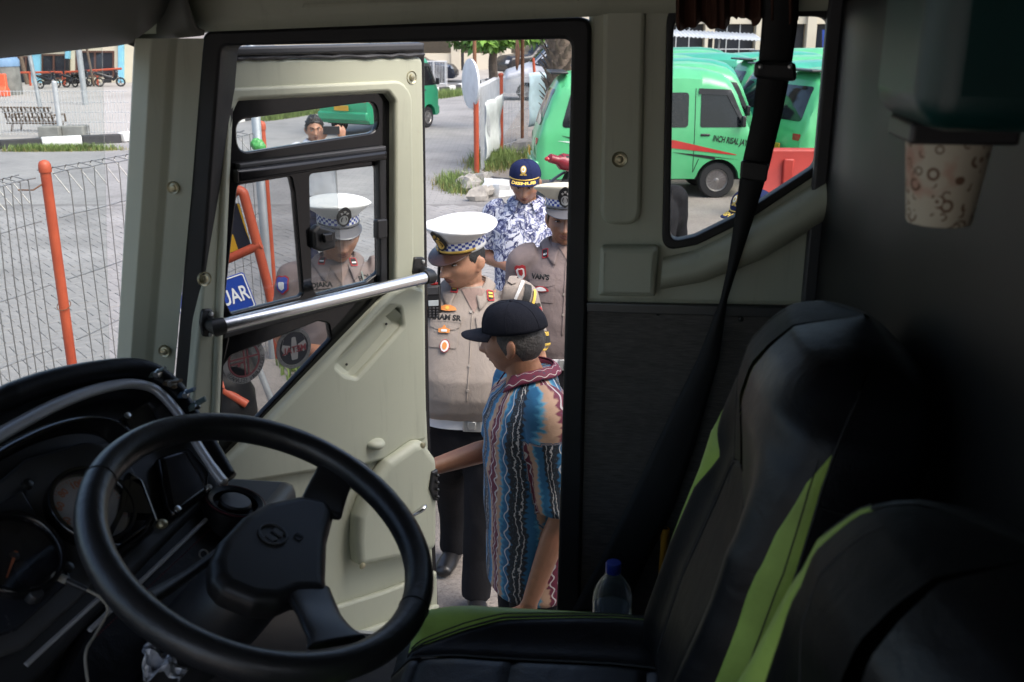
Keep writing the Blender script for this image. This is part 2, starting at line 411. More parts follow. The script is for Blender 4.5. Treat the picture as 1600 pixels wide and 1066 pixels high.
# windscreen --------------------------------------------------------
bot = 1.62
def ws_fn(s, q):
    p = FS.at(-s*2.25, 0, 0); z = lerp(bot-.1, 2.47, q)
    bow = .34*(1-(2*abs(s-.5))**2.5)
    return Vector((p.x, p.y, z)) - U*(bow + .02 + .10*(1-q))
MB().grid(ws_fn, 30, 8).build('windscreen', 'glass_clear', bus, solid=.006, angle=180)
def nose_fn(s, q):
    p = FS.at(-s*2.3+.02, 0, 0); bow = .36*(1-(2*abs(s-.5))**2.5)
    return Vector((p.x, p.y, lerp(.35, bot-.09, q))) - U*(bow+.14)
MB().grid(nose_fn, 30, 4).build('front_panel', 'bus_paint', bus, solid=.03, angle=180)
# partition behind the driver -----------------------------------------
uP = W.px((1287, 300))[0] + W.O.dot(U)
FP = Frame(BU(uP, 0, 0), -N, Z)                     # normal: -N x Z = points forwards
FP = Frame(BU(uP, 0, 0), N, Z) if FP.ez.dot(U) > 0 else FP
plate('partition_panel', FP, [[(-L0+.005, FLOOR), (-.42, FLOOR), (-.42, 2.77), (-L0+.005, 2.77)]] if FP.ex.dot(N) < 0 else [[(.42, FLOOR), (L0-.005, FLOOR), (L0-.005, 2.77), (.42, 2.77)]], .03, 'partition_grey', bus, 0, .006, .02, pix=False)
a_ = (L0-.012); 
MB().box(BU(uP-.012, a_, 1.9), (.03, .028, 1.75), rotz(-YAW).to_3x3()).build('partition_edge_strip', 'plastic_grey', bus, bevel=.006)
# ================================================================== the open driver door
HD = R(43)
D = Frame(PY(345, 500, 2.27), (math.sin(HD), math.cos(HD), 0), Z)
door = bpy.data.objects.new('door', None); link(door, bus); door.empty_display_size = .1
tag(door, 'open driver door with olive trim and black framed window')
outer = [(346, 93), (661, 89), (664, 300), (667, 640), (690, 1200), (240, 1200), (299, 640)]
hole = [(374, 158), (606, 146), (617, 160), (616, 452), (411, 664), (350, 724), (343, 716), (346, 640), (352, 480), (366, 176)]
plate('door_trim', D, [outer, hole], .035, 'trim_olive', door, 0, .009, [.02, .012])
plate('window_surround', D, [[(350, 138), (628, 126), (645, 148), (648, 430), (622, 470), (420, 680), (345, 760), (331, 742), (333, 640), (340, 470), (354, 160)],
                         [(371, 156), (608, 143), (619, 158), (618, 453), (413, 666), (351, 728), (341, 718), (344, 640), (350, 480), (363, 174)]], .02, 'trim_olive', door, .008, .0075, [.05, .02])
# outer skin and its top gutter
plate('door_skin', D, [[(345, 74), (664, 66), (667, 300), (672, 640), (697, 1215), (232, 1215), (296, 640)], [(371, 150), (612, 140), (624, 160), (622, 456), (411, 668), (348, 732), (338, 718), (344, 480), (360, 170)]], .05, 'gloss_black', door, -.037, .006, [.02, .02])
plate('door_gutter', D, [[(347, 74), (664, 67), (664, 80), (347, 88)]], .03, 'plastic_grey', door, .012, .006, .003)
def bead(s, q):
    pass
pts = [D.at(*D.px((lerp(348, 662, k/24), lerp(92, 86, k/24)+random.uniform(-1.5, 1.5))), .002) for k in range(25)]
MB().tube(pts, [random.uniform(.003, .007) for _ in pts], 6).build('sealant_bead', 'plastic_grey', door)
# window frame with its openings
up_pane = [(370, 200), (395, 188), (575, 166), (588, 172), (590, 190), (580, 206), (400, 236), (382, 232)]
up_pane = [(369, 188), (589, 158), (592, 206), (372, 240)]
lo_left = [(372, 290), (455, 276), (460, 300), (474, 462), (362, 490), (352, 470)]
lo_right = [(484, 272), (590, 259), (592, 426), (574, 440), (494, 460), (488, 440)]
tri_pane = [(350, 572), (362, 556), (498, 502), (514, 506), (518, 530), (406, 650), (392, 664), (346, 690)]
plate('window_frame', D, [[(370, 152), (612, 142), (622, 158), (620, 456), (412, 668), (350, 730), (340, 718), (346, 480), (362, 172)], up_pane, lo_left, lo_right, tri_pane], .02, 'gloss_black', door, -.022, .004, [.02, .032, .012, .014, .012])
plate('upper_pane', D, [[(366, 170), (606, 150), (606, 222), (366, 246)]], .004, 'glass_clear', door, -.033, .001)
plate('sliding_pane', D, [[(352, 286), (526, 258), (536, 452), (348, 500)]], .004, 'glass_tinted', door, -.030, .001)
plate('fixed_pane', D, [[(474, 268), (604, 246), (606, 440), (476, 470)]], .004, 'glass_clear', door, -.036, .001)
plate('lower_pane', D, [[(342, 560), (520, 490), (528, 530), (396, 670), (342, 722)]], .004, 'glass_tinted', door, -.032, .001)
plate('window_gutter', D, [[(371, 266), (606, 235), (606, 250), (372, 287)]], .035, 'gloss_black', door, .014, .008, .004)
plate('gutter_lip', D, [[(374, 256), (604, 228), (604, 236), (374, 265)]], .02, 'plastic_grey', door, .0, .004, .003)
plate('pane_channel', D, [[(592, 242), (604, 240), (606, 446), (595, 450)]], .02, 'plastic_black', door, -.006, .004, .003)
plate('pane_latch', D, [[(590, 344), (606, 342), (606, 372), (590, 374)]], .02, 'plastic_black', door, .004, .004, .006)
plate('window_rail', D, [[(350, 520), (606, 452), (606, 460), (350, 530)]], .02, 'plastic_black', door, -.012, .004, .003)
# the small black latch on the sliding glass
plate('glass_latch', D, [[(489, 362), (500, 352), (526, 360), (526, 388), (504, 394), (491, 388)]], .03, 'plastic_black', door, -.004, .008, .008)
plate('latch_tab', D, [[(505, 366), (520, 364), (522, 378), (508, 380)]], .012, 'gloss_black', door, .01, .004, .003)
# lower moulded panel with its pull pocket
low = [(664, 452), (668, 640), (668, 690), (640, 692), (600, 720), (560, 730), (480, 740), (360, 760), (352, 724), (415, 668), (618, 456), (640, 444)]
pocket = [(602, 480), (626, 482), (630, 510), (558, 590), (540, 586), (524, 572)]
plate('door_panel_upper', D, [low, pocket], .03, 'trim_olive', door, .026, .011, [.02, .012])
def pocket_fn(s, q):
    a = Vector((606, 472)).lerp(Vector((512, 578)), s); b = Vector((640, 506)).lerp(Vector((550, 610)), s); u, v = D.px(a.lerp(b, q), .02)
    return D.at(u, v, .022 - .030*min(1, q*7, (1-q)*2.2, s*7, (1-s)*5))
MB().grid(pocket_fn, 40, 30, True).build('pull_pocket', 'trim_olive', door)
for x, y in ((602, 506), (540, 569)):
    u, v = D.px((x, y), .0); MB().lathe([(.004, 0), (.003, .002)], 10, D.mat(.004) @ Matrix.Translation((u, v, 0))).build('pocket_screw', 'dark_metal', door)
plate('door_panel_lower', D, [[(668, 640), (690, 1190), (250, 1190), (330, 745), (420, 700), (600, 650)]], .03, 'trim_olive', door, .008, .01, .01)
plate('door_step', D, [[(684, 893), (690, 1190), (400, 1190), (436, 1000), (520, 950), (600, 925)]], .02, 'trim_olive', door, .026, .009, .01)
plate('door_step_low', D, [[(688, 945), (694, 1190), (420, 1190), (446, 1034), (560, 990)]], .02, 'trim_olive', door, .044, .009, .01)
# added ledge ending the upper panel, its shaded underside standing for a notch
u, v = D.px((588, 694), .03)
MB().ball(D.at(u, v, .022), (.030, .030, .016), 24, Matrix.Rotation(R(8), 3, 'Y')).build('grip_lip', 'trim_olive', door)
# latch housing pod
pod = [(650, 694), (664, 690), (684, 718), (686, 742), (685, 860), (640, 872), (562, 888), (560, 850), (562, 810), (580, 764), (610, 722)]
plate('latch_housing', D, [pod], .055, 'trim_olive', door, .055, .022, .03, bseg=5)
plate('latch_recess', D, [[(676, 738), (685, 734), (686, 784), (679, 782), (672, 764)]], .02, 'plastic_black', door, .062, .005, .003)
for k in range(4):
    u, v = D.px((681, 742+k*11), .06); MB().ball(D.at(u, v, .068), (.006, .006, .005), 10).build('lock_tooth', 'dark_metal', door)
for x, y in ((660, 696), (566, 884)):
    u, v = D.px((x, y), .05); MB().lathe([(.010, 0), (.009, .004), (.004, .006)], 14, D.mat(.05) @ Matrix.Translation((u, v, 0))).build('housing_screw', 'screw_brass', door)
hu, hv = D.px((655, 795), .06)
MB().tube([D.at(*D.px((642, 808), .07), .066), D.at(*D.px((648, 800), .07), .078), D.at(*D.px((656, 792), .07), .086), D.at(*D.px((661, 787), .07), .08)], [(.007, .006), (.010, .007), (.013, .009), (.008, .006)], 12).build('inner_handle', 'chrome', door, subsurf=1)
# grab rail
ra, rb = D.at(*D.px((336, 512), .06), .06), D.at(*D.px((672, 432), .06), .06)
MB().tube([ra.lerp(rb, k/10) for k in range(11)], .0165, 20).build('grab_rail', 'chrome', door)
for nm, (x, y), e in (('a', (326, 505), ra), ('b', (657, 424), rb)):
    base = plate('rail_bracket', D, [[(x-9, y-22), (x+7, y-22), (x+10, y), (x+8, y+22), (x-8, y+22), (x-12, y)]], .012, 'dark_metal', door, .012, .004, .012)
    u, v = D.px((x, y), .0); c = D.at(u, v, .006)
    MB().tube([c, c.lerp(e, .6)+D.ez*.01, e, e + (rb-ra).normalized()*(.02 if nm == 'a' else -.02)], [.016, .018, .022, .020], 14).build('rail_socket', 'dark_metal', door)
    for dy in (-16, 16):
        u, v = D.px((x-1, y+dy), .0); MB().lathe([(.006, 0), (.005, .004), (.002, .005)], 10, D.mat(.012) @ Matrix.Translation((u, v, 0))).build('bracket_screw', 'satin_metal', door)
for x, y in ((352, 124), (643, 121), (320, 436)):
    u, v = D.px((x, y), .0)
    MB().lathe([(.0175, -.004), (.0165, .002), (.0125, -.001), (.0085, .0), (.0075, .0045), (.003, .006)], 18, D.mat(.0) @ Matrix.Translation((u, v, 0))).build('trim_screw', 'screw_brass', door)
# stickers on the lower pane, printed for the outside so they read mirrored from here
simple('sticker_grey', (.16, .16, .16), .6); simple('sticker_dark', (.02, .022, .03), .6); simple('sticker_red', (.22, .05, .06), .6); simple('sticker_light', (.30, .29, .28), .6)
def ring_text(txt, c, r, size, a0, a1, off, parent, mat='sticker_dark', name='sticker_lettering'):
    mb = MB()
    for i, ch in enumerate(txt):
        if ch == ' ': continue
        a = lerp(a0, a1, i/(len(txt)-1)); me = text_mesh(ch, size)
        M = Matrix.Translation((c[0]+r*math.cos(a), c[1]+r*math.sin(a), 0)) @ Matrix.Rotation(a+math.pi/2, 4, 'Z') @ Matrix.Diagonal((-1, 1, 1, 1))
        me.transform(D.mat(off) @ M); mb.add([v.co for v in me.vertices], [list(p.vertices) for p in me.polygons]); bpy.data.meshes.remove(me)
    return mb.build(name, mat, parent, angle=0)
for (cx, cy, rr, kind) in ((380, 562, .060, 0), (458, 544, .053, 1)):
    c = D.px((cx, cy), -.03); sk_ = rr/.046
    disc = plate('round_sticker', D, [circle2(c, rr, 48)], .0012, 'sticker_film', door, -.0275, .0003, pix=False)
    if kind == 0:
        plate('sticker_band', D, [circle2(c, rr, 48), circle2(c, rr*.76, 48)], .0012, 'sticker_light', door, -.0262, .0003, pix=False)
        plate('sticker_ring', D, [circle2(c, rr*.74, 40), circle2(c, rr*.67, 40)], .0012, 'sticker_red', door, -.0256, .0003, pix=False)
        for du, dv, su, sv_ in [tuple(q*1.3 for q in z_) for z_ in ((0, 0, .003, .062), (.008, 0, .003, .060), (.0, .004, .060, .003), (-.014, -.004, .03, .003), (-.012, -.008, .006, .006))]:
            plate('sticker_bar', D, [[(c[0]+du-su/2, c[1]+dv-sv_/2), (c[0]+du+su/2, c[1]+dv-sv_/2), (c[0]+du+su/2, c[1]+dv+sv_/2), (c[0]+du-su/2, c[1]+dv+sv_/2)]], .0012, 'sticker_red', door, -.0252, .0003, pix=False)
        ring_text('KOM * SEDULURAN SELAWASE', c, rr*.88, .0155, R(52), R(-150), -.0252, door)
    else:
        plate('sticker_band', D, [circle2(c, rr, 48), circle2(c, rr*.82, 48)], .0012, 'sticker_grey', door, -.0262, .0003, pix=False)
        plate('sticker_field', D, [circle2(c, rr*.80, 48)], .0012, 'sticker_dark', door, -.0262, .0003, pix=False)
        for sx in (-1, 1):
            plate('sticker_horn', D, [fillet([(c[0]+sx*.010, c[1]+.008), (c[0]+sx*.034, c[1]+.016), (c[0]+sx*.028, c[1]+.034), (c[0]+sx*.038, c[1]+.005), (c[0]+sx*.029, c[1]-.016), (c[0]+sx*.021, c[1]-.005)], .003)], .0012, 'sticker_light', door, -.0252, .0003, pix=False)
        plate('sticker_figure', D, [fillet([(c[0]-.009, c[1]-.03), (c[0]+.009, c[1]-.03), (c[0]+.011, c[1]-.012), (c[0]+.006, c[1]+.03), (c[0]-.006, c[1]+.03), (c[0]-.011, c[1]-.012)], .004)], .0012, 'sticker_light', door, -.0252, .0003, pix=False)
        me = text_mesh('METAL', .024, bold=.0006); me.transform(D.mat(-.0242) @ Matrix.Translation((c[0], c[1]-.003, 0)) @ Matrix.Diagonal((-1, 1, 1, 1))); mobj('sticker_lettering', me, 'sticker_red', door, angle=0)
        ring_text('* KOMUNITAS METAL * JATIM', c, rr*.9, .006, R(200), R(-150), -.0252, door)
# ================================================================== steering wheel
SW = Vector((-.357, 1.306, 1.787)); e_, h_ = R(62.8), R(-20.35)
nW = Vector((math.cos(e_)*math.cos(h_), math.cos(e_)*math.sin(h_), math.sin(e_)))
exW = Z.cross(nW).normalized(); FWh = Frame(SW, exW, nW.cross(exW))      # ex: towards the door side, ey: up the wheel
wheel = bpy.data.objects.new('steering_wheel', None); wheel.location = bus.matrix_basis.inverted() @ SW; wheel.parent = bus; COL.objects.link(wheel)
RW = .2405
def on_wheel(p, off=0.0): return FWh.px(p, off)
def rim_pts(n=96, dr=0): return [FWh.at((RW+dr)*math.cos(2*math.pi*k/n), (RW+dr)*math.sin(2*math.pi*k/n), 0) for k in range(n)]
mb = MB(); n = 120; seg = 18; rs = []
for k in range(n):
    a = 2*math.pi*k/n; rad = Vector(FWh.ex*math.cos(a)+FWh.ey*math.sin(a)); c = FWh.O + rad*RW
    rr = .0218
    rs.append([c + rad*(rr*math.cos(2*math.pi*j/seg)) + FWh.ez*(rr*1.06*math.sin(2*math.pi*j/seg)) for j in range(seg)])
rs.append(rs[0]); mb.rings(rs, True, (False, False)); mb.build('rim', 'wheel_leather', wheel, angle=180)
# a lap joint in the rim's leather
u, v = on_wheel((135, 742)); a = math.atan2(v, u)
for a_ in (a, a+math.pi*.93):
    rad = FWh.ex*math.cos(a_)+FWh.ey*math.sin(a_); c = FWh.O + rad*RW; tq = FWh.ez.cross(rad)
    MB().tube([c+rad*(.0221*math.cos(2*math.pi*j/24))+FWh.ez*(.0234*math.sin(2*math.pi*j/24)) for j in range(25)], .0009, 5).build('rim_seam', 'thread_black', wheel)
# hub pad: outline traced on a plane a little below the rim plane
hub_px = [(332, 868), (345, 838), (382, 800), (420, 778), (470, 768), (516, 776), (526, 800), (516, 840), (514, 900), (518, 924), (470, 925), (440, 938), (400, 936), (350, 915), (334, 895)]
off = -.028
plate('hub_pad', FWh, [hub_px], .05, 'plastic_black', wheel, off+.012, .02, .02, bseg=6)
def spoke(name, pts, wid, thick=.018):
    """flat tapering bar from hub to rim, bending up to the rim plane"""
    rs = []
    P = [Vector((*on_wheel(p[:2], p[2]), p[2])) for p in pts]
    C = spline(P, 16); 
    for i, c in enumerate(C):
        tn = (C[min(i+1, 16)]-C[max(i-1, 0)]); tn = Vector((tn.x, tn.y, 0)).normalized(); sd = Vector((-tn.y, tn.x, 0)); w_ = interp(i/16, [0, .5, .8, 1], wid)
        ring = []
        for j in range(14):
            b = 2*math.pi*j/14; ca, sa = math.cos(b), math.sin(b)
            q = c + sd*(w_*math.copysign(abs(ca)**.6, ca)) + Vector((0, 0, thick*.5*math.copysign(abs(sa)**.7, sa)))
            ring.append(FWh.at(q.x, q.y, q.z))
        rs.append(ring)
    MB().rings(rs).build(name, 'plastic_black', wheel, subsurf=1)
spoke('spoke', [(500, 800, -.03), (512, 768, -.024), (526, 740, -.012), (545, 714, -.004)], [.037, .033, .036, .050])
spoke('spoke', [(478, 918, -.03), (492, 948, -.024), (508, 978, -.012), (528, 1006, -.004)], [.037, .033, .036, .050])
spoke('spoke', [(400, 800, -.034), (350, 792, -.03), (290, 755, -.012), (225, 720, -.002)], [.020, .016, .014, .02], .012) if False else None
# worn patch on the lower spoke
def patch_fn(s, q):
    x = lerp(478, 504, s)+4*math.sin(9*q); y = lerp(948, 990, q); uu, vv = on_wheel((x, y), -.012); return FWh.at(uu, vv, interp(y, [930, 990], [-.0150, -.0005]))
# emblem: ring and bar, raised
c = on_wheel((427, 834), off+.014)
em = plate('emblem', FWh, [circle2(c, .0225, 36), circle2(c, .0185, 36)], .004, 'plastic_grey', wheel, off+.0155, .0015, pix=False)
for s in (-1, 1):
    plate('emblem_arc', FWh, [fillet([(c[0]+s*.003, c[1]-.013), (c[0]+s*.014, c[1]-.010), (c[0]+s*.0145, c[1]+.006), (c[0]+s*.003, c[1]+.006)], .003)], .003, 'plastic_grey', wheel, off+.0148, .001, pix=False)
c2 = on_wheel((467, 838), off+.014); plate('horn_mark', FWh, [[(c2[0]-.005, c2[1]-.006), (c2[0]+.005, c2[1]-.006), (c2[0]+.005, c2[1]+.006), (c2[0]-.005, c2[1]+.006)], [(c2[0]-.004, c2[1]-.005), (c2[0]+.004, c2[1]-.005), (c2[0]+.004, c2[1]+.005), (c2[0]-.004, c2[1]+.005)]], .002, 'gloss_black', wheel, off+.0145, .0005, pix=False)
# column shroud
ax = -nW; c0 = FWh.at(*on_wheel((420, 880), -.06), -.055)
sh = [c0, c0+ax*.10+U*-.03, c0+ax*.25+U*-.09, c0+ax*.5+U*-.2]
MB().tube(sh, [(.075, .06), (.085, .07), (.075, .065), (.06, .06)], 20, up=FWh.ey).build('column_shroud', 'plastic_black', wheel, subsurf=1)
st = FWh.at(*on_wheel((360, 850), -.07), -.07)
MB().tube([st, st - exW*.10 + nW*.005, st - exW*.19 + nW*.02], [.008, .0075, .012], 10).build('indicator_stalk', 'plastic_black', wheel)
# ================================================================== dashboard
eD, hD = R(48), R(-22)
nD = Vector((math.cos(eD)*math.cos(hD), math.cos(eD)*math.sin(hD), math.sin(eD)))
exD = Z.cross(nD).normalized(); DF = Frame(PD(135, 790, 1.74), exD, nD.cross(exD))
dash = bpy.data.objects.new('dashboard', None); link(dash, bus)
def dpt(x, y, off=0.0): uu, vv = DF.px((x, y), off); return DF.at(uu, vv, off)
plate('dash_shell', DF, [[(-260, 800), (-60, 665), (60, 604), (150, 576), (215, 570), (262, 590), (300, 640), (338, 705), (364, 752), (334, 776), (300, 808), (240, 868), (150, 962), (40, 1085), (-200, 1330), (-420, 1200)]], .08, 'plastic_black', dash, -.012, .012, .02)
MB().tube(spline([dpt(x, y, .012) for x, y in ((-160, 712), (-60, 655), (0, 626), (60, 603), (120, 588), (180, 579), (222, 580), (252, 594), (280, 622), (306, 662), (332, 706), (356, 748))], 60), [(.018, .020)]*12+[(.020, .022)]*32+[(.015, .017)]*17, 14).build('cowl_pad', 'leather_black', dash, angle=180)
MB().tube(spline([dpt(x, y, .022) for x, y in ((-100, 742), (-40, 704), (20, 668), (80, 636), (140, 612), (195, 600), (235, 605), (262, 626), (288, 660), (312, 700), (336, 736), (350, 754))], 60), [(.016, .009)]*46+[(.012, .008)]*8+[(.014, .009)]*7, 14).build('chrome_trim', 'silver_trim', dash, angle=180)
# floor of the instrument binnacle and its glossy hood
plate('binnacle_face', DF, [[(-60, 800), (40, 716), (130, 690), (180, 690), (208, 730), (250, 806), (190, 872), (120, 940), (40, 1010), (-80, 1050)]], .02, 'plastic_grey', dash, -.002, .006, .012)
hood = [(-70, 790), (-20, 742), (40, 706), (95, 684), (140, 677), (176, 684), (198, 704)]
def hood_fn(s, q):
    P = spline([Vector((*p, 0)) for p in hood], 24); i = s*24; k = min(int(i), 23); p = P[k].lerp(P[k+1], i-k)
    uu, vv = DF.px((p.x, p.y), .02); a = lerp(-.9, 1.5, q)
    return DF.at(uu, vv, 0) + DF.ey*(.022*math.cos(a)) + DF.ez*(.028+.030*math.sin(a))
MB().grid(hood_fn, 40, 10, True).build('instrument_hood', 'gloss_black', dash, solid=.004, angle=180)
simple('gauge_face', (.52, .53, .55), .35); simple('gauge_dark', (.018, .02, .026), .25)
simple('print_orange', (.62, .17, .06), .5)
t = NT('gauge_glass'); tr = t.n('BsdfTransparent'); tr.inputs[0].default_value = (.9, .9, .92, 1); gl = t.n('BsdfGlossy'); gl.inputs['Roughness'].default_value = .05
mx = t.n('MixShader'); mx.inputs[0].default_value = .10; t.l(tr.outputs[0], mx.inputs[1]); t.l(gl.outputs[0], mx.inputs[2]); t.l(mx.outputs[0], t.t.nodes['Material Output'].inputs[0])
def gauge(cx, cy, r, face, nums, needle, name):
    c = DF.px((cx, cy), .004); fr = Frame(DF.at(c[0], c[1], .004), DF.ex, DF.ey)
    plate(name+'_bezel', fr, [circle2((0, 0), r*1.12, 48), circle2((0, 0), r*.97, 48)], .03, 'gloss_black', dash, .02, .007, pix=False, bseg=3)
    plate(name+'_face', fr, [circle2((0, 0), r, 48)], .006, face, dash, .001, .001, pix=False)
    for tx, a in nums:
        me = text_mesh(tx, r*.26, bold=.0005); me.transform(fr.mat(.0018) @ Matrix.Translation((math.cos(R(a))*r*.74, math.sin(R(a))*r*.74, 0)) @ rotz(R(a-90)*.55)); mobj('dial_number', me, 'print_orange', dash, angle=0)
    mb = MB()
    for k in range(41):
        a = R(220-260*k/40); L = .09 if k % 5 == 0 else .05
        M = fr.mat(.0016) @ rotz(a) @ Matrix.Translation((r*(.94-L/2), 0, 0)); s_ = r*L/2
        mb.add([M @ Vector(q) for q in ((-s_, -.0006, 0), (s_, -.0006, 0), (s_, .0006, 0), (-s_, .0006, 0))], [(0, 1, 2, 3)])
    mb.build('dial_scale', 'print_orange', dash, angle=0)
    M = fr.mat(.006) @ rotz(R(needle)); mb = MB(); mb.add([M @ Vector(q) for q in ((-r*.12, -.0025, 0), (r*.62, -.0008, 0), (r*.62, .0008, 0), (-r*.12, .0025, 0), (-r*.12, -.0025, .002), (r*.62, -.0008, .002), (r*.62, .0008, .002), (-r*.12, .0025, .002))], [(4, 5, 6, 7), (0, 1, 5, 4), (2, 3, 7, 6), (1, 2, 6, 5), (3, 0, 4, 7)]); mb.build('dial_needle', 'print_orange', dash, angle=0)
    MB().lathe([(r*.12, 0), (r*.11, .006), (r*.05, .008)], 16, fr.mat(.001)).build('dial_hub', 'plastic_black', dash)
    plate(name+'_glass', fr, [circle2((0, 0), r*.98, 48)], .002, 'gauge_glass', dash, .012, .0005, pix=False)
gauge(140, 796, .063, 'gauge_face', [('20', 215), ('40', 180), ('60', 145), ('80', 112), ('100', 75), ('120', 40)], 222, 'speedometer')
plate('tacho_panel', DF, [[(-70, 830), (34, 764), (100, 872), (112, 905), (30, 980), (-60, 1010)]], .02, 'gauge_dark', dash, .008, .003, .006)
gauge(20, 872, .062, 'gauge_dark', [('4', -20), ('3', 45), ('2', 80), ('1', 130)], 215, 'tachometer')
for x, y in ((42, 758), (105, 888)):
    MB().lathe([(.009, 0), (.008, .006), (.003, .008)], 12, Matrix.Translation(dpt(x, y, .004)) @ DF.mat().to_3x3().to_4x4()).build('panel_screw', 'dark_metal', dash)
MB().lathe([(.012, 0), (.011, .014), (.009, .017)], 16, Matrix.Translation(dpt(50, 935, .006)) @ DF.mat().to_3x3().to_4x4()).build('trip_knob', 'plastic_black', dash)
# glossy pods to the right of the dials
plate('switch_pod', DF, [[(188, 652), (232, 620), (258, 612), (272, 640), (282, 662), (238, 690), (196, 678)]], .03, 'gloss_black', dash, .012, .010, .012, bseg=4)
plate('pod_window', DF, [[(240, 640), (258, 628), (272, 655), (254, 668)]], .01, 'rubber_black', dash, .016, .003, .006)
plate('radio_pod', DF, [[(248, 712), (296, 694), (330, 736), (328, 768), (276, 806), (262, 790)]], .03, 'gloss_black', dash, .012, .012, .012, bseg=4)
for x, y in ((199, 650), (253, 621), (277, 796), (326, 762)):
    MB().lathe([(.006, 0), (.005, .004), (.002, .005)], 10, Matrix.Translation(dpt(x, y, .012)) @ DF.mat().to_3x3().to_4x4()).build('pod_screw', 'satin_metal', dash)
plate('centre_fascia', DF, [[(200, 730), (226, 748), (250, 812), (244, 826), (188, 876), (150, 872), (186, 800)], [(199, 752), (216, 762), (234, 806), (226, 818), (186, 846), (170, 842), (196, 796)]], .02, 'gloss_black', dash, .022, .007, [.015, .008])
MB().ball(dpt(253, 819, .016), (.010, .010, .008), 12).build('knob_white', 'screw_brass', dash)
plate('under_dash', DF, [[(-420, 1000), (-60, 860), (150, 880), (318, 800), (318, 1000), (240, 1400), (-420, 1500)]], .06, 'plastic_black', dash, -.075, .01, .02)
# padded lower edge with red stitching
FLo = Frame(dpt(240, 900, -.02), DF.ex, (Z*.55 + U*-.83))
plate('knee_pad', DF, [[(250, 826), (330, 772), (372, 812), (350, 870), (300, 960), (190, 1110), (60, 1110), (130, 980)]], .05, 'leather_black', dash, -.022, .012, .02)
for a, b in (((140, 985), (322, 812)), ((40, 1040), (180, 912))):
    MB().tube([dpt(lerp(a[0], b[0], k/20), lerp(a[1], b[1], k/20), -.012) for k in range(21)], .004, 6).build('chrome_strip', 'silver_trim', dash)
for k in range(46):
    s = k/45; p = dpt(lerp(152, 334, s), lerp(993, 822, s), -.0215); q = dpt(lerp(152, 334, s+.012), lerp(993, 822, s+.012), -.0215)
    MB().tube([p, q], .0009, 5).build('stitch', 'thread_red', dash)
# round cup holder with a cap in it
cf = Frame(dpt(364, 790, -.005), exD, Z.cross(exD).normalized()*-1 if False else U*-1)
cfM = Matrix.Translation(dpt(366, 792, -.004)) @ Matrix.Rotation(R(18), 4, 'Y')
MB().lathe([(.050, -.06), (.056, 0), (.056, .010), (.048, .014), (.040, .010), (.036, -.004)], 36, cfM).build('cup_holder', 'leather_black', dash)
MB().lathe([(.028, -.004), (.029, .010), (.026, .014), (.004, .015)], 28, cfM).build('cup_holder_cap', 'plastic_black', dash)
MB().tube([cfM @ Vector((.052*math.cos(2*math.pi*k/40), .052*math.sin(2*math.pi*k/40), .0125)) for k in range(41)], .0009, 5).build('cup_holder_stitching', 'thread_red', dash)
MB().tube([dpt(318, 866, .0)+Vector((.007*math.cos(a), .002*math.sin(a), .007*math.sin(a))) for a in [2*math.pi*k/16 for k in range(17)]], .0014, 6).build('ignition_ring', 'satin_metal', dash)
MB().box(BU(-.98, .95, 1.30), (.5, 1.9, .52), rotz(-YAW).to_3x3()).build('dash_base', 'plastic_black', dash, bevel=.03)
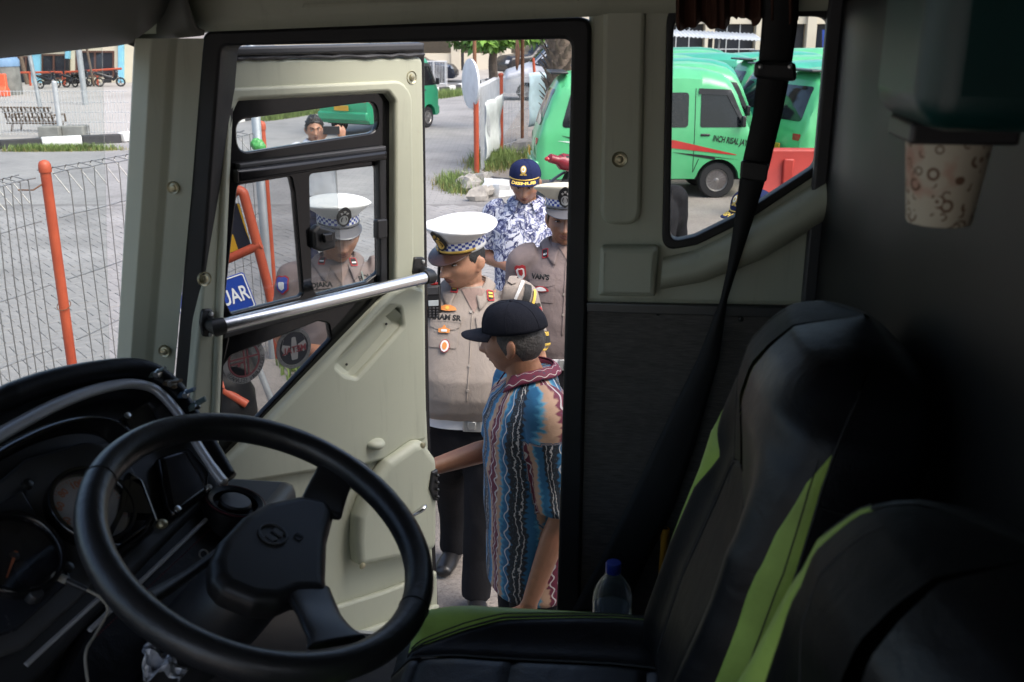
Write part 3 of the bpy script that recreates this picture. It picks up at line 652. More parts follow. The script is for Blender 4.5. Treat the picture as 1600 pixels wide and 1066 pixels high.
# ================================================================== seats
def make_seat(label, group, wide=False):
    root = thing('cab_chair', label, 'seat', (0, 0, 0), 0, group)
    rec = R(13.5); HW, TH, HT = .245, .19, .69
    axis = Vector((math.sin(rec), 0, math.cos(rec))); fwd = Vector((-math.cos(rec), 0, math.sin(rec)))
    sgn = lambda x, p: math.copysign(abs(x)**p, x)
    def back(th, v, dip=0.0):
        # th: 0 front middle, + towards the door side; v: 0 bottom .. 1 top
        hw = HW*interp(v, [0, .1, .45, .62, .75, .85, .92, .97, 1], [.92, .97, 1.0, .98, .93, .86, .74, .54, .03])
        t2 = TH*interp(v, [0, .1, .5, .7, .85, .95, 1], [.9, 1, .92, .95, 1.0, .75, .03])*.5
        s, c = math.sin(th), math.cos(th)
        lat = hw*sgn(s, .62); dep = t2*sgn(c, .55)
        f = abs(lat)/hw
        if c > 0:
            dep += .034*math.exp(-((f-.80)/.17)**2)*interp(v, [0, .1, .6, .8], [.9, 1, 1, .0]) - .018*math.exp(-(f/.5)**2)*interp(v, [0, .3, .6, .8], [1, .6, .6, 0])
            dep += .024*interp(v, [0, .62, .78, .9, 1], [0, 0, 1, .8, 0])*(1-f*f*.6) + .014*interp(v, [0, .12, .3, .5], [0, 1, 1, 0])*(1-f*f)
        z = v*HT + (.0 if v < .99 else 0)
        p = axis*z + fwd*(dep - dip) + Vector((0, lat, 0))
        return p + Vector((0, 0, 1.47)) 
    def band(name, mat, a0, a1, v0, v1, nu=16, nv=60, puff=.004):
        def fn(s, q):
            v = lerp(v0, v1, q); A, B = a0(v), a1(v); th = lerp(A, B, s)
            w_ = abs(B-A); d = (min(s, 1-s) if v < .62 or abs(A) > .1 and abs(B) > .1 else (s if abs(B) < .1 else 1-s))*w_*HW; dip = puff*max(0, 1-d/.012)**1.5
            return back(th, v, dip if math.cos(th) > -.2 else 0)
        return MB().grid(fn, nu, nv).build(name, mat, root, keep=False, angle=180)
    gi = lambda v: interp(v, [0, .30, .46, .54, .60, .70, .80, .88, 1], [.88, .86, .78, .62, .84, 1.10, 1.32, 1.45, 1.55])     # inner edge of the green (angle)
    go = lambda v: interp(v, [0, .5, .70, .88, 1], [1.30, 1.32, 1.40, 1.47, 1.58])             # outer edge
    gif = (lambda v: interp(v, [0, .30, .46, .53, .57, .62, .70, .82, .93, 1], [.76, .74, .70, .56, .50, .68, .80, .88, 1.0, 1.1])) if not wide else (lambda v: interp(v, [0, .5, .8, .93, 1], [.52, .54, .62, .85, 1.0]))
    gof = lambda v: interp(v, [0, .5, .70, .93, 1], [1.15, 1.15, 1.12, 1.05, 1.2])
    gi = lambda v: interp(v, [0, .35, .56, .68, .78, .84, 1], [1.08, 1.07, 1.05, 1.10, 1.26, 1.42, 1.5])
    go = lambda v: interp(v, [0, .5, .84, 1], [1.40, 1.42, 1.44, 1.52])
    cz = lambda v: interp(v, [0, .25, .5, .60, .635, 1], [.20, .24, .30, .22, .02, .0])
    band('backrest_centre', 'leather_matte', lambda v: -cz(v), lambda v: cz(v), 0, .635, 16, 44)
    band('backrest_inner_side', 'leather_matte', cz, gif, 0, 1, 14, 76)
    band('backrest_inner_side', 'leather_black', lambda v: -gi(v), lambda v: -cz(v), 0, 1, 14, 76)
    band('bolster_stripe', 'leather_green', gif, gof, 0, .93, 10, 70)
    band('bolster_stripe', 'leather_green', lambda v: -go(v), lambda v: -gi(v), 0, .84, 10, 70)
    band('backrest_shell', 'leather_black', gof, lambda v: 2*math.pi-go(v), 0, 1, 50, 76, .003)
    band('bolster_cap', 'leather_black', gif, gof, .93, 1, 8, 8, 0); band('bolster_cap', 'leather_black', lambda v: -go(v), lambda v: -gi(v), .84, 1, 8, 14, 0)
    # head section seam and stitches along the green
    def seam(pts, r, name='seam', mat='thread_black'): MB().tube(pts, r, 6).build(name, mat, root, keep=False)
    seam([back(th, .80-.05*math.cos((th+1.6)*1.3), .0005) for th in [lerp(-2.6, -1.46, k/40) for k in range(41)]], .0016)
    seam([back(lerp(.16, .44, (v-.56)/.38), v, .0005) for v in [lerp(.56, .94, k/40) for k in range(41)]], .0014)
    for s in (-1, 1):
        go = gof if s > 0 else (lambda v: interp(v, [0, .5, .84, 1], [1.40, 1.42, 1.44, 1.52]))
        seam([back(s*(go(v)-.10), v, -.0004) for v in [lerp(.0, .82, k/50) for k in range(51)]], .0009, 'stitching')
        seam([back(s*(go(v)+.01), v, .0) for v in [lerp(.0, .93, k/50) for k in range(51)]], .002)
    seam([back(cz(v)*1.0, v, .0015) for v in [lerp(.0, .635, k/40) for k in range(41)]], .0016); seam([back(-cz(v), v, .0015) for v in [lerp(.0, .635, k/40) for k in range(41)]], .0016)
    # cushion: x from +.03 (back) to -.46 (front)
    def cush(f, q, dip=0.0):
        # f: -1..1 across, q: 0 back .. 1 front (rolls over the front edge)
        x = interp(q, [0, .8, .92, 1], [.05, -.46, -.505, -.51]); hw = .27*interp(q, [0, .3, .75, .92, 1], [.93, 1, .97, .88, .84])
        drop = interp(q, [0, .7, .84, .93, 1], [.0, 0, .012, .05, .13])
        y = hw*f; edge = max(0, abs(f)-.84)/.16
        z = 1.520 - drop + .022*math.exp(-((abs(f)-.78)/.16)**2) - .012*math.exp(-(f/.5)**2) - .085*edge**2.2
        z += .007*math.sin(q*7)*(1-abs(f))
        return Vector((x, y, z-dip))
    def cband(name, mat, f0, f1, q0, q1, nu=14, nv=30, puff=.006):
        def fn(s, q):
            qq = lerp(q0, q1, q); A, B = f0(qq), f1(qq); d = min(min(s, 1-s)*abs(B-A)*.27, min(q, 1-q)*(q1-q0)*.5 if puff > .0055 else 1); return cush(lerp(A, B, s), qq, puff*max(0, 1-d/.014)**1.6)
        return MB().grid(fn, nu, nv).build(name, mat, root, keep=False, angle=180)
    ge = lambda q: interp(q, [0, .3, .6, .8, .9, 1], [.88, .81, .73, .56, .46, .46])
    ce = lambda q: interp(q, [0, 1], [.44, .45])
    for s in (-1, 1):
        A = (lambda q, s=s: s*ge(q)); B = (lambda q, s=s: s*1.0); C = (lambda q, s=s: s*ce(q))
        def two(nm, mt, lo, hi, q0, q1, **k):
            (cband(nm, mt, hi, lo, q0, q1, **k) if s > 0 else cband(nm, mt, lo, hi, q0, q1, **k))
        two('cushion_stripe', 'leather_green', A, B, 0, .86, puff=.004)
        two('cushion_side', 'leather_black', C, A, 0, .80, puff=.004)
        two('cushion_front_corner', 'leather_black', (lambda q, s=s: s*.46), B, .86, 1, puff=.003)
        two('cushion_front_side', 'leather_black', C, (lambda q, s=s: s*ge(q)), .80, 1, puff=.003)
    for q0, q1 in ((0, .22), (.22, .56), (.56, .80), (.80, 1)):
        cband('cushion_panel', 'leather_black', ce, lambda q: -ce(q), q0, q1, 20, 16)
    for s in (-1, 1):
        seam([cush(s*ce(q), q, .002) for q in [k/40*.97 for k in range(41)]], .0018)
        seam([cush(s*(ge(q)+.03), q, -.0006) for q in [k/40*.85 for k in range(41)]], .0011, 'stitching')
        seam([cush(s*ge(q), q, .0005) for q in [k/40*.86 for k in range(41)]], .0016)
    # closed underside and pedestal
    mb = MB(); mb.box((-.21, 0, 1.40), (.50, .48, .10)); mb.build('cushion_base', 'leather_black', root, keep=False, bevel=.03, seg=3)
    mb = MB(); mb.box((-.15, 0, 1.18), (.34, .38, .36)); mb.build('pedestal', 'plastic_black', root, keep=False, bevel=.02)
    return root
LC = 1.27
seat = make_seat('black leatherette driver seat with lime green bolster stripes behind steering wheel', 'black and green seats in the cab')
seat.location = BU(.112, LC, 0); seat.rotation_euler = (0, 0, -YAW)
seat2 = make_seat('second seat', 'black and green seats in the cab', True); seat2.location = BU(.15, LC-.585, -.03); seat2.rotation_euler = (0, 0, -YAW+R(12))
tag(seat2, 'nearer black seat with lime green piped edge, cut off at the lower right corner', 'seat', 'black and green seats in the cab')
# ================================================================== loose things in the cab
# seat belt: one thing with strap, guide, tongue
belt = thing('seat_belt', 'black three-point seat belt hanging beside the side window', 'seat belt', W.at(*W.px((1210, 100)), .05))
def ribbon(name, rows, off0, off1, th=.0016):
    n = len(rows)
    def fn(s, q):
        i = q*(n-1); k = min(int(i), n-2); f = i-k; a, b = rows[k], rows[k+1]
        y = lerp(a[0], b[0], f); xl = lerp(a[1], b[1], f); xr = lerp(a[2], b[2], f); of = lerp(off0, off1, q) + .006*math.sin(s*math.pi)
        uu, vv = W.px((lerp(xl, xr, s), y), of); return W.at(uu, vv, of)
    return MB().grid(fn, 6, 60, True).build(name, 'fabric_belt', belt, solid=th)
ribbon('upper_strap', [(-60, 1196, 1252), (40, 1190, 1246), (110, 1184, 1236), (180, 1176, 1222), (262, 1158, 1202)], .05, .06)
ribbon('lap_strap', [(262, 1158, 1202), (340, 1148, 1178), (420, 1136, 1152), (470, 1125, 1136), (560, 1090, 1124), (700, 1022, 1085), (800, 975, 1050), (880, 935, 1010), (960, 890, 975)], .062, .03)
plate('belt_guide', W, [[(1180, 95), (1244, 98), (1246, 128), (1214, 126), (1178, 122)]], .022, 'plastic_black', belt, .075, .007, .01)
for x in (1188, 1234):
    uu, vv = W.px((x, 104), .07); MB().lathe([(.005, 0), (.004, .004), (.001, .005)], 10, W.mat(.075) @ Matrix.Translation((uu, vv, 0))).build('guide_screw', 'satin_metal', belt)
plate('belt_tongue', W, [[(1158, 250), (1202, 256), (1198, 286), (1156, 280)]], .012, 'plastic_black', belt, .075, .004, .008)
# curtain gathered over the side window
def cur_fn(s, q):
    x = lerp(1056, 1248, s); yb = 34 + 5*math.sin(s*23)+3*math.sin(s*51) + (8 if s < .45 else 0) - (6 if .5 < s < .62 else 0)
    y = lerp(-70, yb, q); uu, vv = W.px((x, y), .05); return W.at(uu, vv, .045 + .012*math.sin(s*40+math.sin(s*9)*2) + .004*math.sin(s*83))
tag(MB().grid(cur_fn, 120, 8, True).build('curtain', 'curtain_brown', None, solid=.002), 'short brown pleated curtain over the side window', 'curtain')
# cup dispenser on the partition with paper cups
cupP = PP(1470, 290, FP.O + FP.ez*.075, FP.ez)
disp = thing('cup_dispenser', 'dark teal plastic cup dispenser fixed to the partition', 'cup dispenser', cupP)
CX = cupP - FP.ez*.0
def dbox(lat, fwdd, z0, z1, w_, d_, name, mat, bev, seg=4):
    c = CX + FP.ex*lat + FP.ez*fwdd; c = Vector((c.x, c.y, (z0+z1)/2))
    MB().box(c, (d_, w_, z1-z0), rotz(-YAW).to_3x3()).build(name, mat, disp, bevel=bev, seg=seg)
ztop = PP(1470, 222, cupP, FP.ez).z
dbox(.035, -.005, ztop+.022, ztop+.44, .20, .13, 'dispenser_body', 'teal_plastic', .03)
dbox(-.075, -.035, ztop+.012, ztop+.44, .06, .075, 'dispenser_flange', 'teal_plastic', .012)
dbox(-.075, -.005, ztop+.11, ztop+.40, .018, .03, 'dispenser_clip', 'plastic_black', .006)
dbox(.0, -.003, ztop+.004, ztop+.024, .095, .095, 'dispenser_mouth', 'plastic_black', .004)
t = NT('cup_print')
v = t.n('TexVoronoi', feature='DISTANCE_TO_EDGE'); v.inputs['Scale'].default_value = 46; t.l(t.noise(30, 2).outputs[1], v.inputs['Vector'])
v2 = t.n('TexVoronoi', feature='F1'); v2.inputs['Scale'].default_value = 52; t.l(t.coord(), v2.inputs['Vector'])
ring = t.math('COMPARE', v2.outputs['Distance'], .34, .055); dot = t.math('COMPARE', v2.outputs['Distance'], .10, .05)
nz = t.noise(60, 4).outputs[0]; mask = t.math('MULTIPLY', t.math('MAXIMUM', ring, dot), t.math('GREATER_THAN', nz, .47))
pink = t.ramp(t.noise(17, 3).outputs[0], [(.52, (.50, .46, .36)), (.60, (.44, .27, .20))])
v3 = t.n('TexVoronoi', feature='F1'); v3.inputs['Scale'].default_value = 80; t.l(t.coord(), v3.inputs['Vector'])
r3 = t.math('MULTIPLY', t.math('COMPARE', v3.outputs['Distance'], .30, .06), t.math('LESS_THAN', nz, .50))
t.set(t.mix(t.math('MULTIPLY', t.math('MAXIMUM', mask, r3), .95), pink, (.13, .065, .035)), .6)
zb = PP(1470, 353, cupP, FP.ez).z; cc = Vector((cupP.x, cupP.y, 0)) + FP.ez*-.002 + FP.ex*.0
cup = MB().lathe([(.024, zb+.004), (.0275, zb+.004), (.0285, zb), (.030, zb+.003), (.0395, ztop+.010), (.0405, ztop+.012), (.0405, ztop+.016)], 40, Matrix.Translation(cc)).build('paper_cup', 'cup_print')
tag(cup, 'paper cup with brown doodle print hanging from the dispenser', 'paper cup')
# bottle between seat and wall
bp = PY(957, 930, 1.80); bl = Vector((bp.x, bp.y, 0)); zt = PY(951, 880, 1.80).z
bottle = thing('water_bottle', 'clear plastic water bottle with blue cap behind the seat cushion', 'bottle', (bl.x, bl.y, zt-.26))
t = NT('bottle_plastic'); t.set((.82, .9, .95), .08, **{'Transmission Weight': .95, 'IOR': 1.2, 'Alpha': .55})
simple('cap_blue', (.010, .03, .25), .4); simple('bottle_water', (.5, .55, .6), .1, **{'Transmission Weight': .9, 'IOR': 1.2})
MB().lathe([(.0, -.26+zt), (.036, -.26+zt), (.040, zt-.25), (.040, zt-.19), (.038, zt-.185), (.040, zt-.18), (.040, zt-.075), (.036, zt-.058), (.026, zt-.040), (.016, zt-.028), (.0125, zt-.022), (.0125, zt-.004)], 32, Matrix.Translation(bl)).build('bottle_body', 'bottle_plastic', bottle, solid=.0008)
MB().lathe([(.0155, zt-.020), (.0160, zt-.018), (.0160, zt-.002), (.0145, zt+.002), (.002, zt+.003)], 28, Matrix.Translation(bl)).build('bottle_cap', 'cap_blue', bottle)
MB().lathe([(.001, zt-.258), (.0385, zt-.256), (.0385, zt-.10), (.001, zt-.1)], 24, Matrix.Translation(bl)).build('bottle_contents', 'bottle_water', bottle)
# knob on the wood panel with a rolled yellow cloth on a string
hk = W.at(*W.px((1044, 786), .02), .0)
hook = thing('wall_hook', 'round grey knob hook on the dark wood panel', 'hook', hk)
MB().lathe([(.006, 0), (.006, .016), (.0155, .018), (.0165, .024), (.014, .027), (.003, .028)], 24, Matrix.Translation(hk) @ W.mat().to_3x3().to_4x4()).build('hook_knob', 'plastic_grey', hook)
MB().lathe([(.012, 0), (.011, .004), (.006, .006)], 20, Matrix.Translation(hk) @ W.mat().to_3x3().to_4x4()).build('hook_plate', 'dark_metal', hook)
simple('yellow_vinyl', (.40, .18, .01), .5)
yl = thing('yellow_tool', 'rolled yellow strip hanging from the knob on a string', 'hanging strip', W.at(*W.px((1038, 930), .03), .03))
top = W.at(*W.px((1040, 826), .03), .03); botp = W.at(*W.px((1032, 935), .03), .03)
MB().tube([hk + W.ez*.02, top], .0012, 6).build('string', 'thread_black', yl)
MB().tube([top.lerp(botp, k/8) for k in range(9)], [.010, .0105]+[.009]*6+[.008], 14).build('rolled_strip', 'yellow_vinyl', yl)
MB().tube([top+Z*.001, top-Z*.03], .005, 10).build('strip_core', 'rubber_black', yl)
# clothes pegs on the dash cowl
for i, (x, y, dx, dy, col, mat_, lab) in enumerate(((240, 584, 14, -3, (.05, .06, .04), 'peg_moss', 'mossy green clothes peg at the top of the dashboard cowl'), (262, 596, 16, 4, (.12, .08, .04), 'peg_brown', 'brown clothes peg on the dashboard cowl beside the blue peg'),
                                    (284, 616, 16, -3, (.03, .06, .10), 'peg_blue', 'blue plastic clothes peg clipped to the dashboard cowl'), (300, 636, 17, -8, (.04, .07, .06), 'peg_grey', 'grey green clothes peg lowest on the dashboard cowl'))):
    simple(mat_, col, .5)
    a = dpt(x-4, y+2, .028); b = dpt(x+dx, y+dy, .05)
    pg = thing('clothes_peg', lab, 'peg', a, 0, 'pegs on the dashboard')
    sd_ = DF.ez.cross((b-a).normalized()).normalized()
    for s in (-1, 1):
        MB().tube([a + DF.ez*.003*s, a.lerp(b, .5)+DF.ez*.005*s, b + DF.ez*.010*s], [(.006, .003), (.007, .003), (.006, .0035)], 8, up=DF.ez).build('peg_jaw', mat_, pg)
    m_ = a.lerp(b, .55); MB().tube([m_-sd_*.007, m_+sd_*.007], .0055, 10).build('peg_spring', 'satin_metal', pg)
# charging cable
simple('cable_white', (.25, .23, .19), .5)
cb = thing('charging_cable', 'white charging cable plugged into the instrument panel', 'cable', dpt(100, 903, .01))
MB().tube([dpt(84, 898, .012), dpt(106, 908, .022)], [(.007, .0045), (.007, .0045)], 10).build('usb_plug', 'cable_white', cb)
MB().tube([dpt(104, 907, .022), dpt(136, 922, .03)], [.005, .004], 10).build('plug_sleeve', 'plastic_black', cb)
MB().tube(spline([dpt(134, 921, .03), dpt(158, 935, .03), dpt(168, 955, .02), dpt(150, 990, .01), dpt(134, 1020, .01), dpt(138, 1068, .0), dpt(150, 1110, .0)], 40), .0022, 8).build('cable', 'cable_white', cb)
# crumpled clear wrapper on the lower dash
t = NT('wrapper_foil'); t.set((.45, .47, .52), .25, .4); t.bump(t.noise(40, 5).outputs[0], .8, .01)
def wr(s, q):
    p = dpt(lerp(218, 285, s), lerp(1018, 1062, q), .0); return p + nD*(.02*noise.noise(Vector((s*6, q*5, 1)))+.012) + Z*.01*math.sin(s*9+q*4)
tag(MB().grid(wr, 16, 10).build('foil_wrapper', 'wrapper_foil', None, solid=.0006, angle=20), 'crumpled silver plastic wrapper lying below the steering wheel', 'wrapper')
# a dropped seed on the seat cushion
sp = PY(893, 985, 1.52)
# ================================================================== ground
t = NT('ground_dirt')
n1 = t.noise(.8, 8, .65); n2 = t.noise(45, 6, .75); n3 = t.noise(9, 5)
c1 = t.ramp(n1.outputs[0], [(.3, (.165, .142, .125)), (.5, (.215, .19, .168)), (.7, (.26, .235, .212))])
sp_ = t.ramp(n2.outputs[0], [(.30, (.45, .42, .40)), (.5, (1, 1, 1)), (.72, (1.25, 1.25, 1.25))])
t.set(t.mix(1, c1, sp_, 'MULTIPLY'), .9)
t.bump(t.math('ADD', n2.outputs[0], n3.outputs[0]), .6, .012)
t = NT('road_pavers')
br = t.n('TexBrick'); br.inputs['Scale'].default_value = 1; br.inputs['Brick Width'].default_value = .21; br.inputs['Row Height'].default_value = .105
br.inputs['Mortar Size'].default_value = .006; br.inputs['Mortar Smooth'].default_value = .3; br.inputs['Color1'].default_value = (.235, .228, .22, 1); br.inputs['Color2'].default_value = (.265, .257, .248, 1); br.inputs['Mortar'].default_value = (.17, .165, .16, 1)
t.l(t.coord(), br.inputs['Vector'])
n1 = t.noise(.6, 8, .7)
t.set(t.mix(.75, br.outputs[0], t.ramp(n1.outputs[0], [(.28, (.45, .44, .43)), (.45, (.85, .85, .85)), (.7, (1.15, 1.14, 1.12))]), 'MULTIPLY'), .85)
t.bump(br.outputs[1], -.3, .01)
t = NT('paver_stone')
oi = t.n('ObjectInfo'); n1 = t.noise(30, 5, .7); n4 = t.noise(1.3, 4)
base = t.ramp(n4.outputs[0], [(.28, (.165, .16, .155)), (.5, (.22, .213, .206)), (.72, (.27, .262, .255))])
t.set(t.mix(.6, base, t.ramp(n1.outputs[0], [(.3, (.75, .75, .75)), (.7, (1.15, 1.15, 1.15))]), 'MULTIPLY'), .88); t.bump(n1.outputs[0], .4, .003)
simple('paver_joint', (.155, .148, .142), .95, bump=.4, bscale=80, bdist=.004)
t = NT('lot_concrete'); n1 = t.noise(.25, 8, .7); n2 = t.noise(30, 4)
t.set(t.mix(.5, t.ramp(n1.outputs[0], [(.3, (.25, .235, .21)), (.55, (.33, .31, .285)), (.75, (.27, .258, .24))]), t.ramp(n2.outputs[0], [(.3, (.8, .8, .8)), (.7, (1.1, 1.1, 1.1))]), 'MULTIPLY'), .9)
def sheet(name, pts, z, mat):
    me = curve_mesh([pts], 0, 0); me.transform(Matrix.Translation((0, 0, z)))
    o = mobj(name, me, mat, None, angle=0); return tag(o, None, None, None, 'structure')
sheet('ground', [(-300, -60), (300, -60), (300, 400), (-300, 400)], 0, 'ground_dirt')
def gp(px, py): p = G(px, py); return (p.x, p.y)
KERB = [(-30, 18.5), gp(0, 233), gp(190, 223), gp(400, 186), gp(522, 166), gp(610, 153), gp(700, 143), gp(735, 136), (2, 62)]
road = sheet('road', [(-60, 6.0), (-2.6, 4.6), (-2.2, 7.9), (-1.3, 8.2), (1.2, 8.4), (2.0, 12.2), (.3, 15.2), (-.55, 17.9), (-.2, 24), (2, 62), (-60, 62)], .004, 'road_pavers')
lot = sheet('parking_lot', [(1.6, 7), (60, 7), (60, 62), (3, 62), (1, 24), (1.5, 18)], .005, 'lot_asphalt' if 'lot_asphalt' in MATS else 'ground_dirt')
yard = sheet('yard', [(k[0]-.12, k[1]+.12) for k in KERB] + [(2, 120), (-120, 120), (-120, 18.5)], .10, 'lot_concrete')
# pavers: the ones that show largest are single stones
pm = MB(); pm.box((0, 0, 0), (.2005, .099, .03)); pme = pm.mesh('paver')
bmx = bmesh.new(); bmx.from_mesh(pme); bmesh.ops.bevel(bmx, geom=[e for e in bmx.edges if abs(e.verts[0].co.z-.015) < 1e-4 and abs(e.verts[1].co.z-.015) < 1e-4], offset=.004, segments=1, affect='EDGES')
bmx.to_mesh(pme); bmx.free(); pme.materials.append(MATS['paver_stone'])
sheet('paver_bed', [(-7.5, 6.2), (-2.7, 6.2), (-2.35, 8.3), (1.15, 8.5), (1.7, 12.0), (.3, 14.6), (-7.5, 14.6)], .008, 'paver_joint')
PA = R(38); ca, sa = math.cos(PA), math.sin(PA); rp = random.Random(3); spots = []
def proj(p):
    v = Vector(p)-CAM; d = v.dot(FW); return (800+FPX*v.x/d, 533-FPX*v.dot(UP)/d)
def inside(p, poly):
    x, y = p; c = False
    for i in range(len(poly)):
        x1, y1 = poly[i-1]; x2, y2 = poly[i]
        if (y1 > y) != (y2 > y) and x < (x2-x1)*(y-y1)/(y2-y1)+x1: c = not c
    return c
BED = [(-7.3, 6.4), (-2.8, 6.4), (-2.45, 8.5), (1.1, 8.7), (1.6, 11.9), (.25, 14.4), (-7.3, 14.4)]
AA = .1015
for j in range(-130, 130):
    for i in range(-130, 130):
        m4 = (i-j) % 4                               # herringbone: lying and standing stones
        if m4 == 0: lx, ly, tu = (i+1)*AA, (j+.5)*AA, 0
        elif m4 == 3: lx, ly, tu = (i+.5)*AA, (j+1)*AA, 1
        else: continue
        x = lx*ca - ly*sa - 3; y = lx*sa + ly*ca + 10
        if not inside((x, y), BED): continue
        px, py = proj((x, y, 0)); vis = (-10 < px < 185 and 320 < py < 620) or (676 < px < 800 and 330 < py < 520)
        spots.append((x, y, vis, math.hypot(x, y), tu))
big = sorted([s for s in spots if s[2]], key=lambda s: s[3])[:300]; bigset = set((s[0], s[1]) for s in big)
rest = MB(); tv = [tuple(v.co) for v in pme.vertices]; tf = [list(p.vertices) for p in pme.polygons]
for x, y, vis, dd, tu in spots:
    dz = .004 + rp.uniform(-.0025, .0025); a = PA + tu*math.pi/2 + rp.uniform(-.01, .01); tx, ty = rp.uniform(-.01, .01), rp.uniform(-.012, .012)
    if (x, y) in bigset:
        o = bpy.data.objects.new('paver', pme); o.location = (x, y, dz); o.rotation_euler = (tx, ty, a); COL.objects.link(o); o.parent = road
    else:
        M = Matrix.Translation((x, y, dz)) @ Matrix.Rotation(a, 4, 'Z') @ Matrix.Rotation(tx, 4, 'X'); rest.add([M @ Vector(v) for v in tv], tf)
o = rest.build('paving', 'paver_stone', road, angle=0); o['kind'] = 'stuff'
# kerb of black and white painted stones
simple('paint_black', (.03, .03, .032), .7, var=.3); simple('paint_white', (.62, .62, .60), .7, var=.12)
kerb = bpy.data.objects.new('kerb', None); COL.objects.link(kerb); tag(kerb, kind='structure')
L = []; acc = 0
K = [Vector((p[0], p[1], 0)) for p in KERB]
idx = 0
for a, b in zip(K[:-1], K[1:]):
    Ls = (b-a).length; nst = max(1, round(Ls/.82)); dr = (b-a)/nst; ang = math.atan2(dr.y, dr.x)
    for k in range(nst):
        c = a + dr*(k+.5); mb = MB(); l_ = dr.length*.985
        mb.add([(x, y, z) for z, w0, w1 in ((0, -.10, .10), (.20, -.08, .09)) for x, y in ((-l_/2, w0), (l_/2, w0), (l_/2, w1), (-l_/2, w1))], [(3, 2, 1, 0), (4, 5, 6, 7), (0, 1, 5, 4), (1, 2, 6, 5), (2, 3, 7, 6), (3, 0, 4, 7)])
        if proj(c)[0] < -60: idx += 1; continue
        me = mb.mesh(); me.transform(Matrix.Translation((c.x, c.y, rp.uniform(-.02, .02))) @ rotz(ang + rp.uniform(-.02, .02)))
        o = mobj('kerbstone', me, 'paint_white' if idx % 2 else 'paint_black', kerb); idx += 1
        md = o.modifiers.new('b', 'BEVEL'); md.width = .02; md.segments = 2
# ================================================================== grass
simple('grass_green', (.14, .20, .055), .8, var=.55, scale=5); simple('grass_dry', (.22, .20, .07), .85, var=.3)
def grass(name, area_fn, n, h, seed, mat='grass_green'):
    r = random.Random(seed); mb = MB()
    for _ in range(n):
        x, y = area_fn(r); hh = h*r.uniform(.35, 1.15); a = r.uniform(0, 6.28); w_ = r.uniform(.004, .010); ln = r.uniform(.1, .7)*hh; b = r.uniform(0, 6.28)
        dx, dy = math.cos(a)*w_, math.sin(a)*w_; ex, ey = math.cos(b)*ln, math.sin(b)*ln
        mb.add([(x-dx, y-dy, 0), (x+dx, y+dy, 0), (x+dx*.7+ex*.4, y+dy*.7+ey*.4, hh*.6), (x-dx*.7+ex*.4, y-dy*.7+ey*.4, hh*.6), (x+ex, y+ey, hh)], [(0, 1, 2, 3), (3, 2, 4)])
    return tag(mb.build(name, mat, None, angle=0), None, None, None, 'stuff')
def blob(cx, cy, rx, ry, rot=0):
    def f(r):
        a = r.uniform(0, 6.28); q = math.sqrt(r.random())*r.uniform(.6, 1.1); u_, v_ = rx*q*math.cos(a), ry*q*math.sin(a)
        return cx+u_*math.cos(rot)-v_*math.sin(rot), cy+u_*math.sin(rot)+v_*math.cos(rot)
    return f
p = gp(735, 290); grass('grass', blob(p[0]-.1, p[1]-.2, .42, .9, .2), 1500, .22, 1)
p = gp(775, 255); grass('grass', blob(p[0], p[1], .5, 1.3, -.1), 1700, .26, 2)
grass('grass', blob(-1.62, 7.5, .22, .7, .2), 700, .13, 3)
grass('grass', blob(-.62, 5.15, .16, .7, .0), 1500, .20, 4)
p = gp(95, 236); grass('grass', blob(p[0], p[1], 1.2, .18, .1), 2600, .16, 5)
p = gp(460, 182); grass('grass', blob(p[0], p[1], 2.0, .3, 1.25), 2600, .26, 6)
p = gp(690, 152); grass('grass', blob(p[0], p[1], 2.2, .5, 1.2), 2400, .30, 7)
p = gp(430, 178); grass('grass', blob(p[0]-2.5, p[1]+2.2, 1.6, .5, 1.2), 1300, .28, 8)
p = gp(830, 250); grass('grass', blob(p[0]+.2, p[1], .5, .5), 900, .28, 9)
p = gp(735, 290); grass('dry_grass', blob(p[0]-.05, p[1]-.1, .6, 1.2, .2), 700, .14, 21, 'grass_dry')
p = gp(775, 255); grass('dry_grass', blob(p[0], p[1], .7, 1.6, -.1), 700, .16, 22, 'grass_dry')
p = gp(95, 236); grass('dry_grass', blob(p[0], p[1], 1.6, .25, .1), 700, .10, 25, 'grass_dry')
# ================================================================== wire fences with orange posts
t = NT('paint_orange'); n1 = t.noise(7, 5); n2 = t.noise(38, 6, .75); t.set(t.mix(t.ramp(n2.outputs[0], [(.66, (0, 0, 0)), (.70, (.8, .8, .8))]), t.ramp(n1.outputs[0], [(.3, (.34, .055, .024)), (.7, (.46, .085, .034))]), (.22, .17, .14)), .5); t.bump(n2.outputs[0], .2, .002)
simple('wire_steel', (.25, .245, .24), .45, .6); simple('galvanised', (.42, .44, .45), .45, .6); simple('wire_pale', (.5, .51, .52), .5, .3); simple('rust', (.16, .07, .035), .8, var=.4)
def fence_post(root, x, y, h, r=.027, cap=True):
    mb = MB(); mb.lathe([(r, -.1), (r, h-.02), (r*.98, h-.02)], 18, Matrix.Translation((x, y, 0))); po = mb.build('post', 'paint_orange', root)
    if cap: MB().lathe([(r*1.18, h-.045), (r*1.22, h-.03), (r*1.18, h-.004), (r*.9, h+.012), (r*.3, h+.02)], 18, Matrix.Translation((x, y, 0))).build('post_cap', 'paint_orange', po)
    return po
